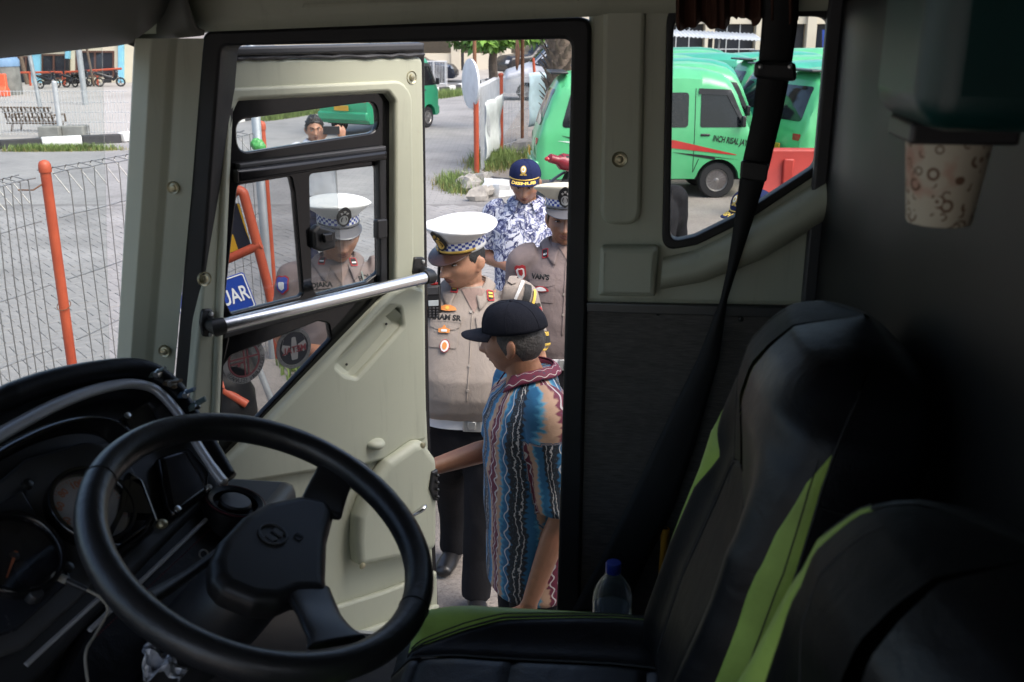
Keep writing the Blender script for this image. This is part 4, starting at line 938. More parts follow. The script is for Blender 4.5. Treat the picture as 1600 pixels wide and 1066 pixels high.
def wire_panel(root, a, b, h, sp, mat, r, sag=0.0, hor=(.12, .45, .8, 1.15, 1.5), top=.11, seed=0, z0=.06, n_side=6, roll=True):
    """a bent-wire panel: every upright wire is one continuous wire folded into the triangular roll at the top"""
    a, b = Vector((*a, 0)), Vector((*b, 0)); L = (b-a).length; d = (b-a)/L; nn = Vector((-d.y, d.x, 0)); r_ = random.Random(seed); n = int(L/sp)
    bow = lambda s, z: nn*(sag*math.sin(math.pi*s)*math.sin(math.pi*min(1, max(0, z/h)))) + Z*(-abs(sag)*.35*math.sin(math.pi*s) if z > h*.5 else 0)
    for k in range(1, n):
        s = k/n; base = a + d*(L*s); j = r_.uniform(-.006, .006)
        zs = [z0, h*.35, h*.7, h-.12]; pts = [base + d*j*(i % 2) + bow(s, z) + Z*z for i, z in enumerate(zs)]
        if roll:
            pts += [base + bow(s, h) + Z*(h-.02) + nn*.0, base + bow(s, h) + nn*top*.9 + Z*(h+.0), base + bow(s, h)+nn*top + Z*(h-.02), base + bow(s, h) + nn*.01 + Z*(h-.14)]
        MB().tube(pts, r, n_side, up=d).build('upright_wire', mat, root)
    for z in list(hor) + ([h-.015] if roll else []):
        pts = [a + d*(L*k/16) + bow(k/16, z) + Z*(z + r_.uniform(-.004, .004)) + nn*.004 for k in range(17)]; MB().tube(pts, r*1.05, n_side).build('cross_wire', mat, root)
    if roll:
        pts = [a + d*(L*k/16) + bow(k/16, h) + Z*(h-.005) + nn*top*.96 for k in range(17)]; MB().tube(pts, r*1.05, n_side).build('cross_wire', mat, root)
P1 = PY(70, 262, 5.35); H1 = P1.z+.02; P1 = (P1.x, P1.y); P2 = PY(408, 192, 7.6); P2 = (P2.x, P2.y); H2 = 1.80
P0 = (P1[0] - (P2[0]-P1[0])*.62, P1[1] - (P2[1]-P1[1])*.62)
fence = thing('wire_fence', 'grey bent wire fence with orange posts outside the windscreen', 'fence', (P1[0], P1[1], 0))
fence_post(fence, *P1, H1); fence_post(fence, *P2, H2)
wire_panel(fence, P0, (P1[0]-.03, P1[1]-.05), H1-.05, .060, 'wire_steel', .0034, .05, seed=1)
wire_panel(fence, (P1[0]+.02, P1[1]+.06), (P2[0]-.02, P2[1]-.06), H1-.04, .11, 'wire_steel', .0034, .03, seed=2)
for z in (.62, 1.02): MB().tube([Vector((P1[0]+.036*math.cos(a), P1[1]+.036*math.sin(a), z+.02*math.sin(a))) for a in [2*math.pi*k/14 for k in range(15)]], .0025, 6).build('tie_wire', 'rust', fence)
MB().tube([Vector((P1[0], P1[1]+.02, H1-.09)), Vector((P1[0]-.05, P1[1]-.06, H1-.13)), Vector((P1[0]-.10, P1[1]-.12, H1-.12))], .004, 6).build('tie_wire', 'rust', fence)
# grey pole and plastic bag next to the second post
q = PY(403, 170, 7.5)
tag(MB().lathe([(.034, -.1), (.034, 2.6), (.02, 2.62)], 16, Matrix.Translation((q.x-.02, q.y, 0))).build('steel_pole', 'galvanised'), 'grey steel pole standing beside the orange fence post near the door window', 'pole')
simple('bag_green', (.06, .28, .07), .4)
q2 = PY(403, 227, 7.42); mb = MB(); mb.ball((0, 0, 0), (.055, .045, .05), 36)
mb.v = [tuple(Vector(v)*(1+.35*noise.noise(Vector(v)*18)+.12*noise.noise(Vector(v)*60)) + q2) for v in mb.v]
tag(mb.build('plastic_bag', 'bag_green', None, angle=25), 'crumpled green plastic bag tied to the fence post', 'bag')
# orange barrier with its blue sign
bar = thing('steel_barrier', 'orange tube barrier with striped panel leaning by the fence', 'barrier', G(372, 640))
Yb = 6.1
def bp_(x, y, dY=0): return PY(x, y, Yb+dY)
MB().tube(spline([bp_(356, 318, .0), bp_(366, 300), bp_(378, 300), bp_(386, 322), bp_(424, 470), bp_(438, 560, -.1)], 24), .030, 14).build('bent_tube', 'paint_orange', bar)
MB().tube([bp_(330, 414), bp_(356, 405), bp_(408, 382)], .028, 14).build('cross_tube', 'paint_orange', bar)
MB().tube([bp_(322, 560), bp_(352, 612, -.05), bp_(386, 632, -.05)], .028, 12).build('foot_tube', 'paint_orange', bar)
MB().tube([bp_(320, 310), bp_(310, 560)], .028, 12).build('upright_tube', 'paint_orange', bar)
FBp = Frame(bp_(360, 360, .08), (1, .1, 0), Z)
simple('paint_navy', (.015, .018, .03), .6); simple('paint_yellow', (.62, .36, .02), .55); simple('sign_blue', (.012, .05, .30), .45, var=.05); simple('sign_white', (.75, .75, .74), .5, var=.04)
plate('barrier_panel', FBp, [[(330, 318), (374, 318), (392, 384), (330, 420)]], .006, 'paint_navy', bar, 0, .001)
plate('panel_stripe', FBp, [[(352, 372), (364, 366), (372, 390), (352, 398)]], .003, 'paint_yellow', bar, .004, .001); plate('panel_stripe', FBp, [[(370, 318), (374, 320), (390, 376), (384, 362)]], .003, 'paint_yellow', bar, .004, .001)
Ys = 5.7; sg = Frame(PY(372, 460, Ys), (1, .25, .30), (-.25, 0, 1))
sign = thing('exit_sign', 'tilted blue board reading KELUAR fixed in front of the barrier', 'sign', PY(372, 500, Ys))
plate('sign_board', sg, [[(-.345, -.105), (.075, -.105), (.075, .115), (-.345, .115)]], .008, 'sign_blue', sign, 0, .002, .02, pix=False)
plate('sign_border', sg, [[(-.34, -.10), (.070, -.10), (.070, .11), (-.34, .11)], [(-.333, -.093), (.063, -.093), (.063, .103), (-.333, .103)]], .002, 'sign_white', sign, .0025, .0005, [.016, .012], pix=False)
me = text_mesh('KELUAR', .125, bold=.002, sx=.66, align='RIGHT'); me.transform(sg.mat(.003) @ Matrix.Translation((.060, -.005, 0))); mobj('sign_lettering', me, 'sign_white', sign, angle=0)
MB().tube([sg.at(-.05, -.1, -.02), sg.at(-.05, -.9, -.02)], .02, 10).build('sign_stake', 'galvanised', sign)
simple('bag_black', (.006, .006, .007), .5, **{'Specular IOR Level': .2})
p = G(352, 664); mb = MB(); mb.ball((0, 0, 0), (.24, .22, .26), 28); mb.v = [tuple(Vector(v)*(1+.22*noise.noise(Vector(v)*6)) + p + Vector((-.02, .08, .12))) for v in mb.v]
tag(mb.build('black_sack', 'bag_black', None, angle=60), 'bulging black sack on the ground by the barrier foot', 'sack')
# far fence with mirror
F2 = [gp(745, 276), gp(783, 236), gp(826, 222)]
fence2 = thing('mesh_fence', 'pale wire mesh fence with orange posts between road and parked vans', 'fence', (*F2[0], 0))
fence_post(fence2, *F2[0], 1.66, .045, False); fence_post(fence2, *F2[1], 1.56, .045)
wire_panel(fence2, (F2[0][0]+.06, F2[0][1]+.05), (F2[1][0]-.02, F2[1][1]-.1), 1.5, .085, 'wire_pale', .0045, 0, (.1, .4, .75, 1.1), .12, 3, n_side=4)
wire_panel(fence2, (F2[1][0]+.02, F2[1][1]+.1), (F2[2][0], F2[2][1]), 1.45, .09, 'wire_pale', .0045, 0, (.1, .4, .75, 1.1), .12, 4, n_side=4)
simple('tarp_white', (.58, .62, .60), .7, bump=.4, bscale=9, bdist=.02); simple('tarp_blue', (.42, .55, .60), .7, bump=.4, bscale=9, bdist=.02)
def tarp(name, a, b, z0, z1, mat, lab):
    a, b = Vector((*a, 0)), Vector((*b, 0)); d = (b-a).normalized(); nn = Vector((d.y, -d.x, 0))
    o = MB().grid(lambda s, q: a.lerp(b, s) + Z*(lerp(z0, z1, q)+.02*math.sin(s*7)) + nn*(.05+.03*math.sin(s*11+q*3)+.02*math.sin(q*9)), 14, 14).build(name, mat, None, solid=.004, angle=180); return tag(o, lab, 'tarpaulin')
v0, v1 = Vector(F2[0]), Vector(F2[1]); A_ = v0.lerp(v1, .2); B_ = v0.lerp(v1, .9)
tarp('hung_sheet', A_, B_, .15, 1.18, 'tarp_white', 'white sheet hung on the wire mesh fence between the orange posts')
tarp('hung_sheet', (F2[2][0]-.05, F2[2][1]-.2), (F2[2][0]+.75, F2[2][1]+.6), .35, 1.5, 'tarp_blue', 'pale blue sheet hanging beside the rusty pole')
pole = thing('mirror_pole', 'rusty pole carrying a round convex mirror seen from behind', 'traffic mirror', (F2[0][0]-.02, F2[0][1]+.14, 0))
px_, py_ = F2[0][0]-.02, F2[0][1]+.14
MB().lathe([(.032, 0), (.032, 3.2)], 14, Matrix.Translation((px_, py_, 0))).build('pole', 'rust', pole)
mc = PY(734, 131, py_+.05); Mm = Matrix.Translation(mc) @ Matrix.Rotation(R(-68), 4, 'Z') @ Matrix.Rotation(R(90), 4, 'X')
simple('mirror_back', (.60, .61, .62), .5, var=.12)
MB().lathe([(.02, .05), (.25, .035), (.38, .01), (.415, 0), (.415, -.03), (.40, -.04), (.05, -.05)], 40, Mm).build('mirror_back_shell', 'mirror_back', pole)
MB().tube([Vector((px_, py_, mc.z)), mc], .02, 8).build('mirror_bracket', 'rust', pole)
q = gp(816, 232); tag(MB().lathe([(.035, 0), (.038, 3.4)], 14, Matrix.Translation((q[0], q[1], 0))).build('rusty_pole', 'rust'), 'thin brown rusty pole rising behind the mesh fence left of the green van', 'pole')
m2 = PY(808, 84, q[1]); pm2 = MB(); pm2.lathe([(.02, .06), (.2, .04), (.33, .01), (.34, -.01), (.30, -.02), (.02, -.025)], 32, Matrix.Translation(m2) @ Matrix.Rotation(R(86), 4, 'Z') @ Matrix.Rotation(R(90), 4, 'X')); tag(pm2.build('round_board', 'rust'), 'rusty round board seen edge on at the top of the brown pole', 'board')
for dx, lean, lab in ((0, -.1, 'dark red steel bar standing upright behind the green van'), (10, .16, 'dark red steel bar leaning right behind the green van')):
    q = gp(842+dx, 205); tag(MB().tube([Vector((q[0], q[1], 0)), Vector((q[0]-.05 + lean, q[1], 1.75))], .035, 10).build('red_bar', 'paint_orange'), lab, 'bar')
# rocks and rubble around the fence foot
simple('stone_grey', (.30, .28, .25), .9, var=.3, scale=9, bump=.6, bscale=30, bdist=.01); simple('stone_dark', (.07, .068, .07), .85, var=.3); simple('sack_white', (.62, .62, .60), .8, bump=.4, bscale=25, bdist=.01)
rk = random.Random(5)
def rock(px, py, s, mat, name, lab, cat, group=None, flat=.7):
    p = G(px, py); mb = MB(); mb.ball((0, 0, 0), (s, s*rk.uniform(.7, 1), s*flat), 10); sd_ = rk.uniform(0, 50)
    mb.v = [tuple(Vector(v)*(1+.75*noise.noise(Vector(v)/s*1.5+Vector((sd_, 0, 0)))) + p + Z*s*flat*.6) for v in mb.v]
    return tag(mb.build(name, mat, None, angle=24), lab, cat, group)
for i, (x, y, s) in enumerate(((724, 296, .17), (738, 300, .22), (752, 293, .20), (764, 298, .15), (760, 283, .14), (776, 302, .13), (731, 285, .16), (758, 309, .15))):
    rock(x, y, s, 'stone_grey', 'rock', 'grey rock in the rubble heap at the foot of the orange fence post', 'rock', 'rocks at the fence foot')
rock(748, 314, .17, 'stone_grey', 'rock', 'reddish grey boulder lying nearest in front of the rubble heap', 'rock', None, .8)
rock(786, 292, .28, 'stone_dark', 'tyre_scrap', 'dark rubber scrap lying behind the rubble heap', 'scrap', None, .35)
rock(815, 234, .26, 'stone_grey', 'rock', 'pale rock at the foot of the rusty pole', 'rock', None, .6)
rock(790, 304, .34, 'sack_white', 'white_sack', 'white sack on the ground behind the man in the navy cap', 'sack', None, .5)
# ================================================================== vans
def carpaint(name, c):
    t = NT(name); n = t.noise(2.5, 5); t.set(t.ramp(n.outputs[0], [(.3, tuple(x*.9 for x in c)), (.7, tuple(min(1, x*1.08) for x in c))]), .32, **{'Coat Weight': .4, 'Coat Roughness': .12})
    return name
carpaint('van_green', (.085, .43, .175)); carpaint('van_teal', (.035, .33, .21)); carpaint('van_deep', (.02, .27, .13))
simple('car_glass', (.012, .013, .016), .06); simple('tyre', (.015, .015, .016), .85, bump=.4, bscale=60, bdist=.006); simple('alloy', (.30, .29, .28), .4, .7)
simple('lamp_red', (.35, .02, .02), .2); simple('lamp_clear', (.6, .6, .58), .15); simple('decal_red', (.42, .03, .025), .4); simple('decal_black', (.015, .015, .015), .4); simple('decal_white', (.62, .72, .66), .4)
simple('plate_yellow', (.50, .27, .02), .5)
def car_body(prof_top, prof_bot, halfw, belt, tumble, L, nx=90, nz=14, squash=.06, narrow=.0):
    """loft along x (rear 0 .. front L): returns body builder and a function giving half width at (x,z)"""
    def hw(x, z, zt):
        w = halfw*(1 - tumble*max(0, z-belt)/(zt-belt+.3) - narrow*max(0, (x/L-.75)/.25)**2 - .10*max(0, (.04-x/L)/.04)**1.5 - .12*max(0, (x/L-.96)/.04)**1.5)
        w -= .03*max(0, (.5-z)/.25)**2
        return w
    rs = []
    for i in range(nx+1):
        x = L*i/nx; zt = interp(x, *zip(*prof_top)); zb = prof_bot(x); ring = []
        zs = [zb + (zt-zb)*q for q in np.linspace(0, 1, nz)]
        r = squash
        right = []
        for z in zs:
            w = hw(x, z, zt); dtop = zt-z
            if dtop < .16: w *= max(.02, 1-((.16-dtop)/.16)**2.2*.42)
            right.append((w, z))
        roof = [(right[-1][0]*f, zt + .035*(1-f*f)) for f in (.85, .6, .3, 0)]
        half = right + roof
        ring = [Vector((x, -w, z)) for w, z in half] + [Vector((x, w, z)) for w, z in half[:-1][::-1]]
        rs.append(ring)
    return rs, hw
def conform(bvh, loops, y0, depth, name, mat, root, side=-1, off=.006, holes=None, axis='y', sub=.09):
    """a thin panel laid on the body: outline in (x,z) seen from the side, or (y,z) seen from an end"""
    me = curve_mesh(loops, 0, 0); bm = bmesh.new(); bm.from_mesh(me)
    bmesh.ops.triangulate(bm, faces=bm.faces)
    for _ in range(6):
        long = [e for e in bm.edges if e.calc_length() > sub]
        if not long: break
        bmesh.ops.subdivide_edges(bm, edges=long, cuts=1)
        bmesh.ops.triangulate(bm, faces=bm.faces)
    bad = []
    for v in bm.verts:
        a, b = v.co.x, v.co.y
        if axis == 'y': o, d = Vector((a, side*3, b)), Vector((0, -side, 0))
        else: o, d = Vector((side*6+(3 if side < 0 else 0), a, b)), Vector((-side, 0, 0))
        h = bvh.ray_cast(o, d)
        if h[0] is None: bad.append(v); continue
        v.co = h[0] - d*off
    if bad: bmesh.ops.delete(bm, geom=bad, context='VERTS')
    bmesh.ops.recalc_face_normals(bm, faces=bm.faces)
    bm.to_mesh(me); bm.free()
    o = mobj(name, me, mat, root, False, 60); return o
def wheel_parts(root, x, y, r, side, w=.16, spokes=16):
    M = Matrix.Translation((x, y, r)) @ Matrix.Rotation(R(90), 4, 'X') if side < 0 else Matrix.Translation((x, y, r)) @ Matrix.Rotation(R(-90), 4, 'X')
    wh = MB().lathe([(r*.62, -w), (r*.92, -w), (r, -w*.85), (r, -w*.15), (r*.94, 0), (r*.66, .004), (r*.62, -.01)], 32, M, (False, False)).build('wheel', 'tyre', root, keep=False)
    rim = MB(); rim.lathe([(r*.64, -.02), (r*.60, .006), (r*.55, -.012), (r*.52, -.03), (.02, -.03)], 28, M)
    for k in range(spokes):
        a = 2*math.pi*k/spokes; rim.box(M @ Vector((r*.34*math.cos(a), r*.34*math.sin(a), -.014)), (r*.42, r*.055, .02), (M.to_3x3() @ Matrix.Rotation(a, 3, 'Z')))
    rim.lathe([(r*.13, -.03), (r*.13, .0), (r*.08, .006), (.004, .006)], 16, M)
    o = rim.build('rim', 'alloy', wh, keep=False); return wh
def make_van(label, paint, group, decals=True):
    root = thing('minivan', label, 'van', (0, 0, 0), 0, group); L = 3.3
    top = [(0, .92), (.03, 1.0), (.10, 1.22), (.22, 1.52), (.33, 1.70), (.45, 1.79), (.7, 1.84), (1.4, 1.87), (2.2, 1.88), (2.56, 1.85), (2.80, 1.79), (2.91, 1.71), (2.97, 1.62), (3.08, 1.36), (3.19, 1.08), (3.24, .98), (3.29, .88), (3.3, .72)]
    def bot(x):
        z = .30
        for wx in (.72, 2.72):
            d = abs(x-wx)
            if d < .33: z = max(z, .27 + math.sqrt(.33**2-d*d)*.98)
        return z if .06 < x < L-.05 else .36
    rs, hw = car_body(top, bot, .74, .95, .16, L, 132)
    mb = MB(); mb.rings(rs); body = mb.build('body', paint, root, keep=False, angle=50)
    bvh = BVHTree.FromPolygons([Vector(v) for v in mb.v], mb.f)
    # underside and wheel wells
    u_ = MB(); u_.box((1.65, 0, .42), (2.9, 1.2, .3)); u_.build('chassis', 'tyre', root, keep=False)
    for s in (-1, 1):
        conform(bvh, [fillet([(.36, 1.06), (1.26, 1.06), (1.26, 1.56), (.50, 1.56)], .06)], 0, 0, 'rear_window', 'car_glass', root, s)
        conform(bvh, [fillet([(1.38, 1.06), (2.24, 1.06), (2.24, 1.56), (1.38, 1.56)], .06)], 0, 0, 'side_window', 'car_glass', root, s)
        conform(bvh, [fillet([(2.42, 1.06), (3.08, 1.06), (3.03, 1.16), (2.82, 1.53), (2.42, 1.56)], .04)], 0, 0, 'door_window', 'car_glass', root, s)
        conform(bvh, [fillet([(2.38, 1.54), (2.80, 1.52), (3.06, 1.08), (3.11, 1.08), (2.86, 1.60), (2.38, 1.62)], .01)], 0, 0, 'rain_visor', 'plastic_black', root, s, .02)
        for nm, xs in (('door_gap', [(2.34, .40), (2.34, 1.62)]), ('door_gap', [(2.42, .60), (2.36, .45), (2.34, .40)]), ('door_gap', [(1.32, .36), (1.32, 1.62)])):
            pts = []
            for (x0, z0), (x1, z1) in zip(xs[:-1], xs[1:]):
                for k in range(9):
                    h = bvh.ray_cast(Vector((lerp(x0, x1, k/8), s*3, lerp(z0, z1, k/8))), Vector((0, -s, 0)))
                    if h[0] is not None: pts.append(h[0])
            if len(pts) > 2: MB().tube(pts, .006, 5).build(nm, 'tyre', root, keep=False)
        h = bvh.ray_cast(Vector((2.50, s*3, .95)), Vector((0, -s, 0)))[0]; MB().box(h, (.14, .03, .035)).build('door_handle', 'plastic_black', root, keep=False, bevel=.01)
        h = bvh.ray_cast(Vector((3.02, s*3, 1.12)), Vector((0, -s, 0)))[0]; m = MB(); m.box(h + Vector((.02, s*.10, .03)), (.06, .10, .16)); m.box(h+Vector((0, s*.04, -.02)), (.04, .10, .03)); m.build('wing_mirror', 'plastic_black', root, keep=False, bevel=.015)
        for wx in (.72, 2.72): wheel_parts(root, wx, s*.70, .27, s)
        if decals:
            conform(bvh, [fillet([(.5, .99), (1.2, .94), (2.05, .875), (3.08, .64), (2.05, .755), (1.2, .84)], .01)], 0, 0, 'stripe', 'decal_red', root, s, .007)
            conform(bvh, [[(2.0, .70), (2.45, .66), (3.05, .58), (2.66, .62), (2.80, .56)]], 0, 0, 'stripe', 'decal_black', root, s, .007)
            conform(bvh, [[(.35, .95), (.62, .90), (.82, .82), (.58, .87)]], 0, 0, 'stripe', 'decal_black', root, s, .0065)
            conform(bvh, [[(.30, .87), (.62, .86), (1.0, .80), (.62, .82)]], 0, 0, 'stripe', 'decal_white', root, s, .007)
            me = text_mesh('INCH RISAL JAYA', .125, bold=.003, shear=.15, sx=.60); me.transform(Matrix.Translation((2.90, .86, 0)) @ rotz(R(-8)) @ Matrix.Diagonal((1 if s < 0 else -1, 1, 1, 1)))
            mb2 = MB(); ok = []
            for v in me.vertices:
                h = bvh.ray_cast(Vector((v.co.x, s*3, v.co.y)), Vector((0, -s, 0))); ok.append((h[0] if h[0] is not None else Vector((v.co.x, s*.7, v.co.y))) + Vector((0, s*.007, 0)))
            mb2.add(ok, [list(p.vertices) for p in me.polygons]); mb2.build('lettering', 'decal_black', root, keep=False, angle=0)
    conform(bvh, [fillet([(-.56, 1.08), (.56, 1.08), (.50, 1.60), (-.50, 1.60)], .08)], 0, 0, 'tailgate_window', 'car_glass', root, -1, .006, axis='x')
    conform(bvh, [fillet([(-.60, 1.14), (.60, 1.14), (.50, 1.64), (-.50, 1.64)], .06)], 0, 0, 'windscreen_glass', 'car_glass', root, 1, .006, axis='x')
    for s in (-1, 1):
        conform(bvh, [fillet([(s*.46, .80), (s*.66, .80), (s*.66, .90), (s*.46, .90)], .02)], 0, 0, 'tail_light', 'lamp_red', root, -1, .008, axis='x')
        conform(bvh, [fillet([(s*.40, .70), (s*.64, .70), (s*.64, .86), (s*.40, .86)], .02)], 0, 0, 'headlight', 'lamp_clear', root, 1, .008, axis='x')
    MB().box((-.01, 0, .47), (.12, 1.40, .20)).build('rear_bumper', paint, root, keep=False, bevel=.04, seg=3); MB().box((3.27, 0, .42), (.12, 1.40, .22)).build('front_bumper', paint, root, keep=False, bevel=.04, seg=3)
    MB().box((-.075, .0, .66), (.02, .40, .12)).build('number_plate', 'plate_yellow', root, keep=False, bevel=.004)
    sp2 = MB(); sp2.box((.34, 0, 1.83), (.26, 1.02, .035)); sp2.build('roof_spoiler', 'plastic_black', root, keep=False, bevel=.012)
    return root
vg = 'green minivans parked in rows'
q = G(1118, 308); HV = R(2)
van = make_van('light green minivan with red stripe and lettering, nearest of the parked vans', 'van_green', vg)
def put(o, px, py, rz, fx=2.72, fy=-.7):
    g = G(px, py); c, s = math.cos(rz), math.sin(rz); o.location = (g.x - (fx*c - fy*s), g.y - (fx*s + fy*c), 0); o.rotation_euler = (0, 0, rz)
put(van, 1118, 310, HV)
import copy as _c
def clone(src, loc, rz, lab, paint, sc=1.0, group=vg):
    c = copy_tree(src); c.location = loc; c.rotation_euler = (0, 0, rz); c.scale = (sc, sc, sc); tag(c, lab, 'van', group)
    for ch in c.children:
        b = ch.name.split('.')[0]
        if b in ('body', 'front_bumper', 'rear_bumper'):
            ch.data = ch.data.copy(); ch.data.materials.clear(); ch.data.materials.append(MATS[paint])
    return c
vplain = make_van('plain', 'van_green', vg, False)
X0, Y0 = van.location.x, van.location.y
vplain.location = (X0+.50, Y0+1.95, 0); vplain.rotation_euler = (0, 0, R(3)); tag(vplain, 'plain light green minivan parked directly behind the lettered one')
clone(vplain, (X0+.95, Y0+4.3, 0), R(1), 'teal minivan with a pale roof in the third row', 'van_teal')
clone(vplain, (X0+2.3, Y0+8.4, 0), R(0), 'teal minivan with blue door glimpsed over the plain green roof', 'van_teal')
clone(vplain, (X0+.85, Y0+6.6, 0), R(4), 'light green minivan parked behind the pale-roofed teal van', 'van_green')
clone(vplain, (X0+2.3, Y0+11.5, 0), R(0), 'far green minivan whose roof shows below the white awning', 'van_green')
v = clone(vplain, (0, 0, 0), R(14), 'light green minivan with its tailgate window towards the red barrier', 'van_green'); v.location = (X0+3.92, Y0+.55, 0)
clone(vplain, (X0+3.95, Y0+3.3, 0), R(8), 'teal minivan parked behind the van at the red barrier', 'van_teal')
clone(vplain, (X0+4.2, Y0+6.2, 0), R(4), 'pale green minivan two rows behind the red barrier', 'van_green')
clone(vplain, (X0+4.4, Y0+9.5, 0), R(3), 'teal minivan farthest along the row by the side window edge', 'van_teal')
clone(vplain, (X0+2.9, Y0+14.5, 0), R(3), 'deep green minivan in front of the cream building', 'van_deep')
clone(vplain, (X0+6.2, Y0+13.5, 0), R(0), 'pale green minivan in front of the building with blue sign', 'van_green')
# the van driving along the road, seen through the door window
vr = clone(vplain, (0, 0, 0), R(64), 'deep green minivan driving away on the road beyond the door', 'van_deep', 1.0, None)
g = G(525, 214); vr.location = (g.x+.18, g.y+.1, 0)
if 'group' in vr.keys(): del vr['group']
# red water barrier
simple('barrier_red', (.36, .028, .018), .5, var=.1)
rb = thing('plastic_barrier', 'red plastic road barrier in front of the parked vans', 'barrier', G(1255, 340))
g = G(1250, 338); Rb = rotz(R(-2)) 
prof = [(-.24, 0), (-.24, .22), (-.14, .42), (-.10, .92), (.10, .92), (.14, .42), (.24, .22), (.24, 0)]
rs = [[Matrix.Translation((g.x-.05, g.y, 0)) @ Rb @ Vector((x, a, b)) for a, b in prof] for x in np.linspace(-.7, .9, 9)]
MB().rings(rs).build('barrier_body', 'barrier_red', rb, bevel=.03, seg=3)
for x in (-.25, .45):
    m = MB(); m.box(Matrix.Translation((g.x, g.y, 0)) @ Rb @ Vector((x, -.15, .55)), (.14, .06, .5)); m.build('barrier_rib', 'barrier_red', rb, bevel=.02)
# ================================================================== motorbikes
def make_bike(label, paint, group=None, cat='motorbike', rimm='alloy'):
    r = thing('motorbike', label, cat, (0, 0, 0), 0, group)
    for x in (0, 1.22):
        M = Matrix.Translation((x, 0, .28)) @ Matrix.Rotation(R(90), 4, 'X')
        t_ = [(M @ Vector((.235*math.cos(a), .235*math.sin(a), 0))) for a in [2*math.pi*k/28 for k in range(29)]]
        w_ = MB().tube(t_, .05, 8).build('wheel', 'tyre', r, keep=False)
        m = MB(); m.lathe([(.20, -.01), (.21, 0), (.20, .01)], 24, M, (False, False)); m.lathe([(.05, -.04), (.05, .04)], 14, M)
        for k in range(5): a = 2*math.pi*k/5; m.tube([M @ Vector((.04*math.cos(a), .04*math.sin(a), 0)), M @ Vector((.205*math.cos(a+.15), .205*math.sin(a+.15), 0))], .012, 6)
        m.build('rim', rimm, w_, keep=False)
    MB().tube(spline([(-.30, 0, .86), (-.1, 0, .80), (.2, 0, .72), (.5, 0, .58), (.75, 0, .52)], 16), [(.03, .02)]+[(.08, .06)]*3+[(.13, .11)]*6+[(.13, .15)]*7, 12).build('tail_fairing', paint, r, keep=False)
    MB().tube(spline([(-.12, 0, .86), (.15, 0, .82), (.45, 0, .76), (.62, 0, .78)], 12), [(.07, .03)]+[(.11, .04)]*6+[(.12, .05)]*6, 12).build('saddle', 'leather_black', r, keep=False)
    MB().tube(spline([(.75, 0, .40), (.95, 0, .55), (1.02, 0, .80), (.98, 0, .98)], 12), [(.16, .09)]*5+[(.20, .10)]*5+[(.14, .10)]*3, 12).build('leg_shield', paint, r, keep=False)
    MB().box((.45, 0, .36), (.5, .22, .24)).build('engine', 'tyre', r, keep=False, bevel=.05)
    m = MB(); m.tube([(.93, -.32, 1.02), (.96, -.12, 1.0), (.98, 0, .99), (.96, .12, 1.0), (.93, .32, 1.02)], .014, 8); m.build('handlebar', 'dark_metal', r, keep=False)
    for s in (-1, 1):
        m = MB(); m.tube([(.95, s*.2, 1.0), (.92, s*.26, 1.16)], .006, 6); m.ball((.92, s*.27, 1.19), (.015, .055, .04), 10); m.build('mirror', 'plastic_black', r, keep=False)
        MB().tube([(1.0, s*.06, .95), (1.22, s*.06, .28)], .02, 8).build('fork', 'alloy', r, keep=False)
    MB().tube(spline([(-.05, 0, .66), (-.22, 0, .56), (-.38, 0, .40)], 8), [(.05, .012)]*4+[(.06, .01)]*5, 8).build('mudguard', 'plastic_black', r, keep=False)
    MB().ball((-.30, 0, .84), (.04, .05, .03), 12).build('tail_lamp', 'lamp_red', r, keep=False)
    return r
simple('bike_red', (.18, .012, .02), .25); simple('bike_black', (.015, .015, .017), .25); simple('bike_white', (.5, .5, .5), .3)
mbk = make_bike('red motorbike tail beside the back of the green van', 'bike_red')
g = PY(888, 276, 13.3); mbk.location = (g.x, g.y, 0); mbk.rotation_euler = (0, 0, R(20))
sc1 = make_bike('black scooter with a pale front left of the orange rail post', 'bike_black', 'motorbikes at the far building', 'motorbike', 'tyre')
def placeb(o, px, py, rz, s=.8): g = G(px, py, .1); o.location = (g.x, g.y, .1); o.rotation_euler = (0, 0, rz); o.scale = (s, s, s)
placeb(sc1, 64, 139, R(60), .62)
for (px, py, rz, s, lab) in ((104, 137, R(10), .6, 'dark scooter between the orange rails under the window'), (118, 137, R(70), .66, 'dark scooter beside the grey leaning pole'), (156, 136, R(15), .68, 'black motorbike with a red top parked at the right end of the rail')):
    c = copy_tree(sc1); placeb(c, px, py, rz, s); tag(c, lab)
# ================================================================== far left yard
simple('wall_cream', (.62, .56, .42), .85, var=.06, scale=1); simple('wall_blue', (.22, .52, .66), .7, var=.08); simple('frame_brown', (.10, .045, .03), .6); simple('window_dark', (.018, .022, .03), .12); simple('wood_worn', (.12, .085, .06), .8, var=.35, scale=20); simple('concrete_block', (.20, .20, .185), .9, var=.25, scale=4, bump=.4, bscale=20, bdist=.01); simple('roof_grey', (.25, .26, .27), .6)
Yb_ = 46.0
def fr_at(px, py, Y, ang=0.0): return Frame(PY(px, py, Y), (math.cos(ang), math.sin(ang), 0), Z)
FB1 = fr_at(100, 137, Yb_); zb_ = FB1.O.z
house = thing('office_building', 'low cream building with light blue pillars and brown framed windows', 'building', (FB1.O.x, Yb_, 0))
def rect(fr, x0, x1, y0, y1): return [(x0, y0), (x1, y0), (x1, y1), (x0, y1)]
wins = [(64, 103, 85, 124), (118, 178, 80, 120), (24, 56, 88, 140)]
plate('wall', FB1, [[(-60, -15), (260, -30), (260, 138), (-60, 138)]] + [rect(FB1, *w_) for w_ in wins], .3, 'wall_cream', house, 0, .01)
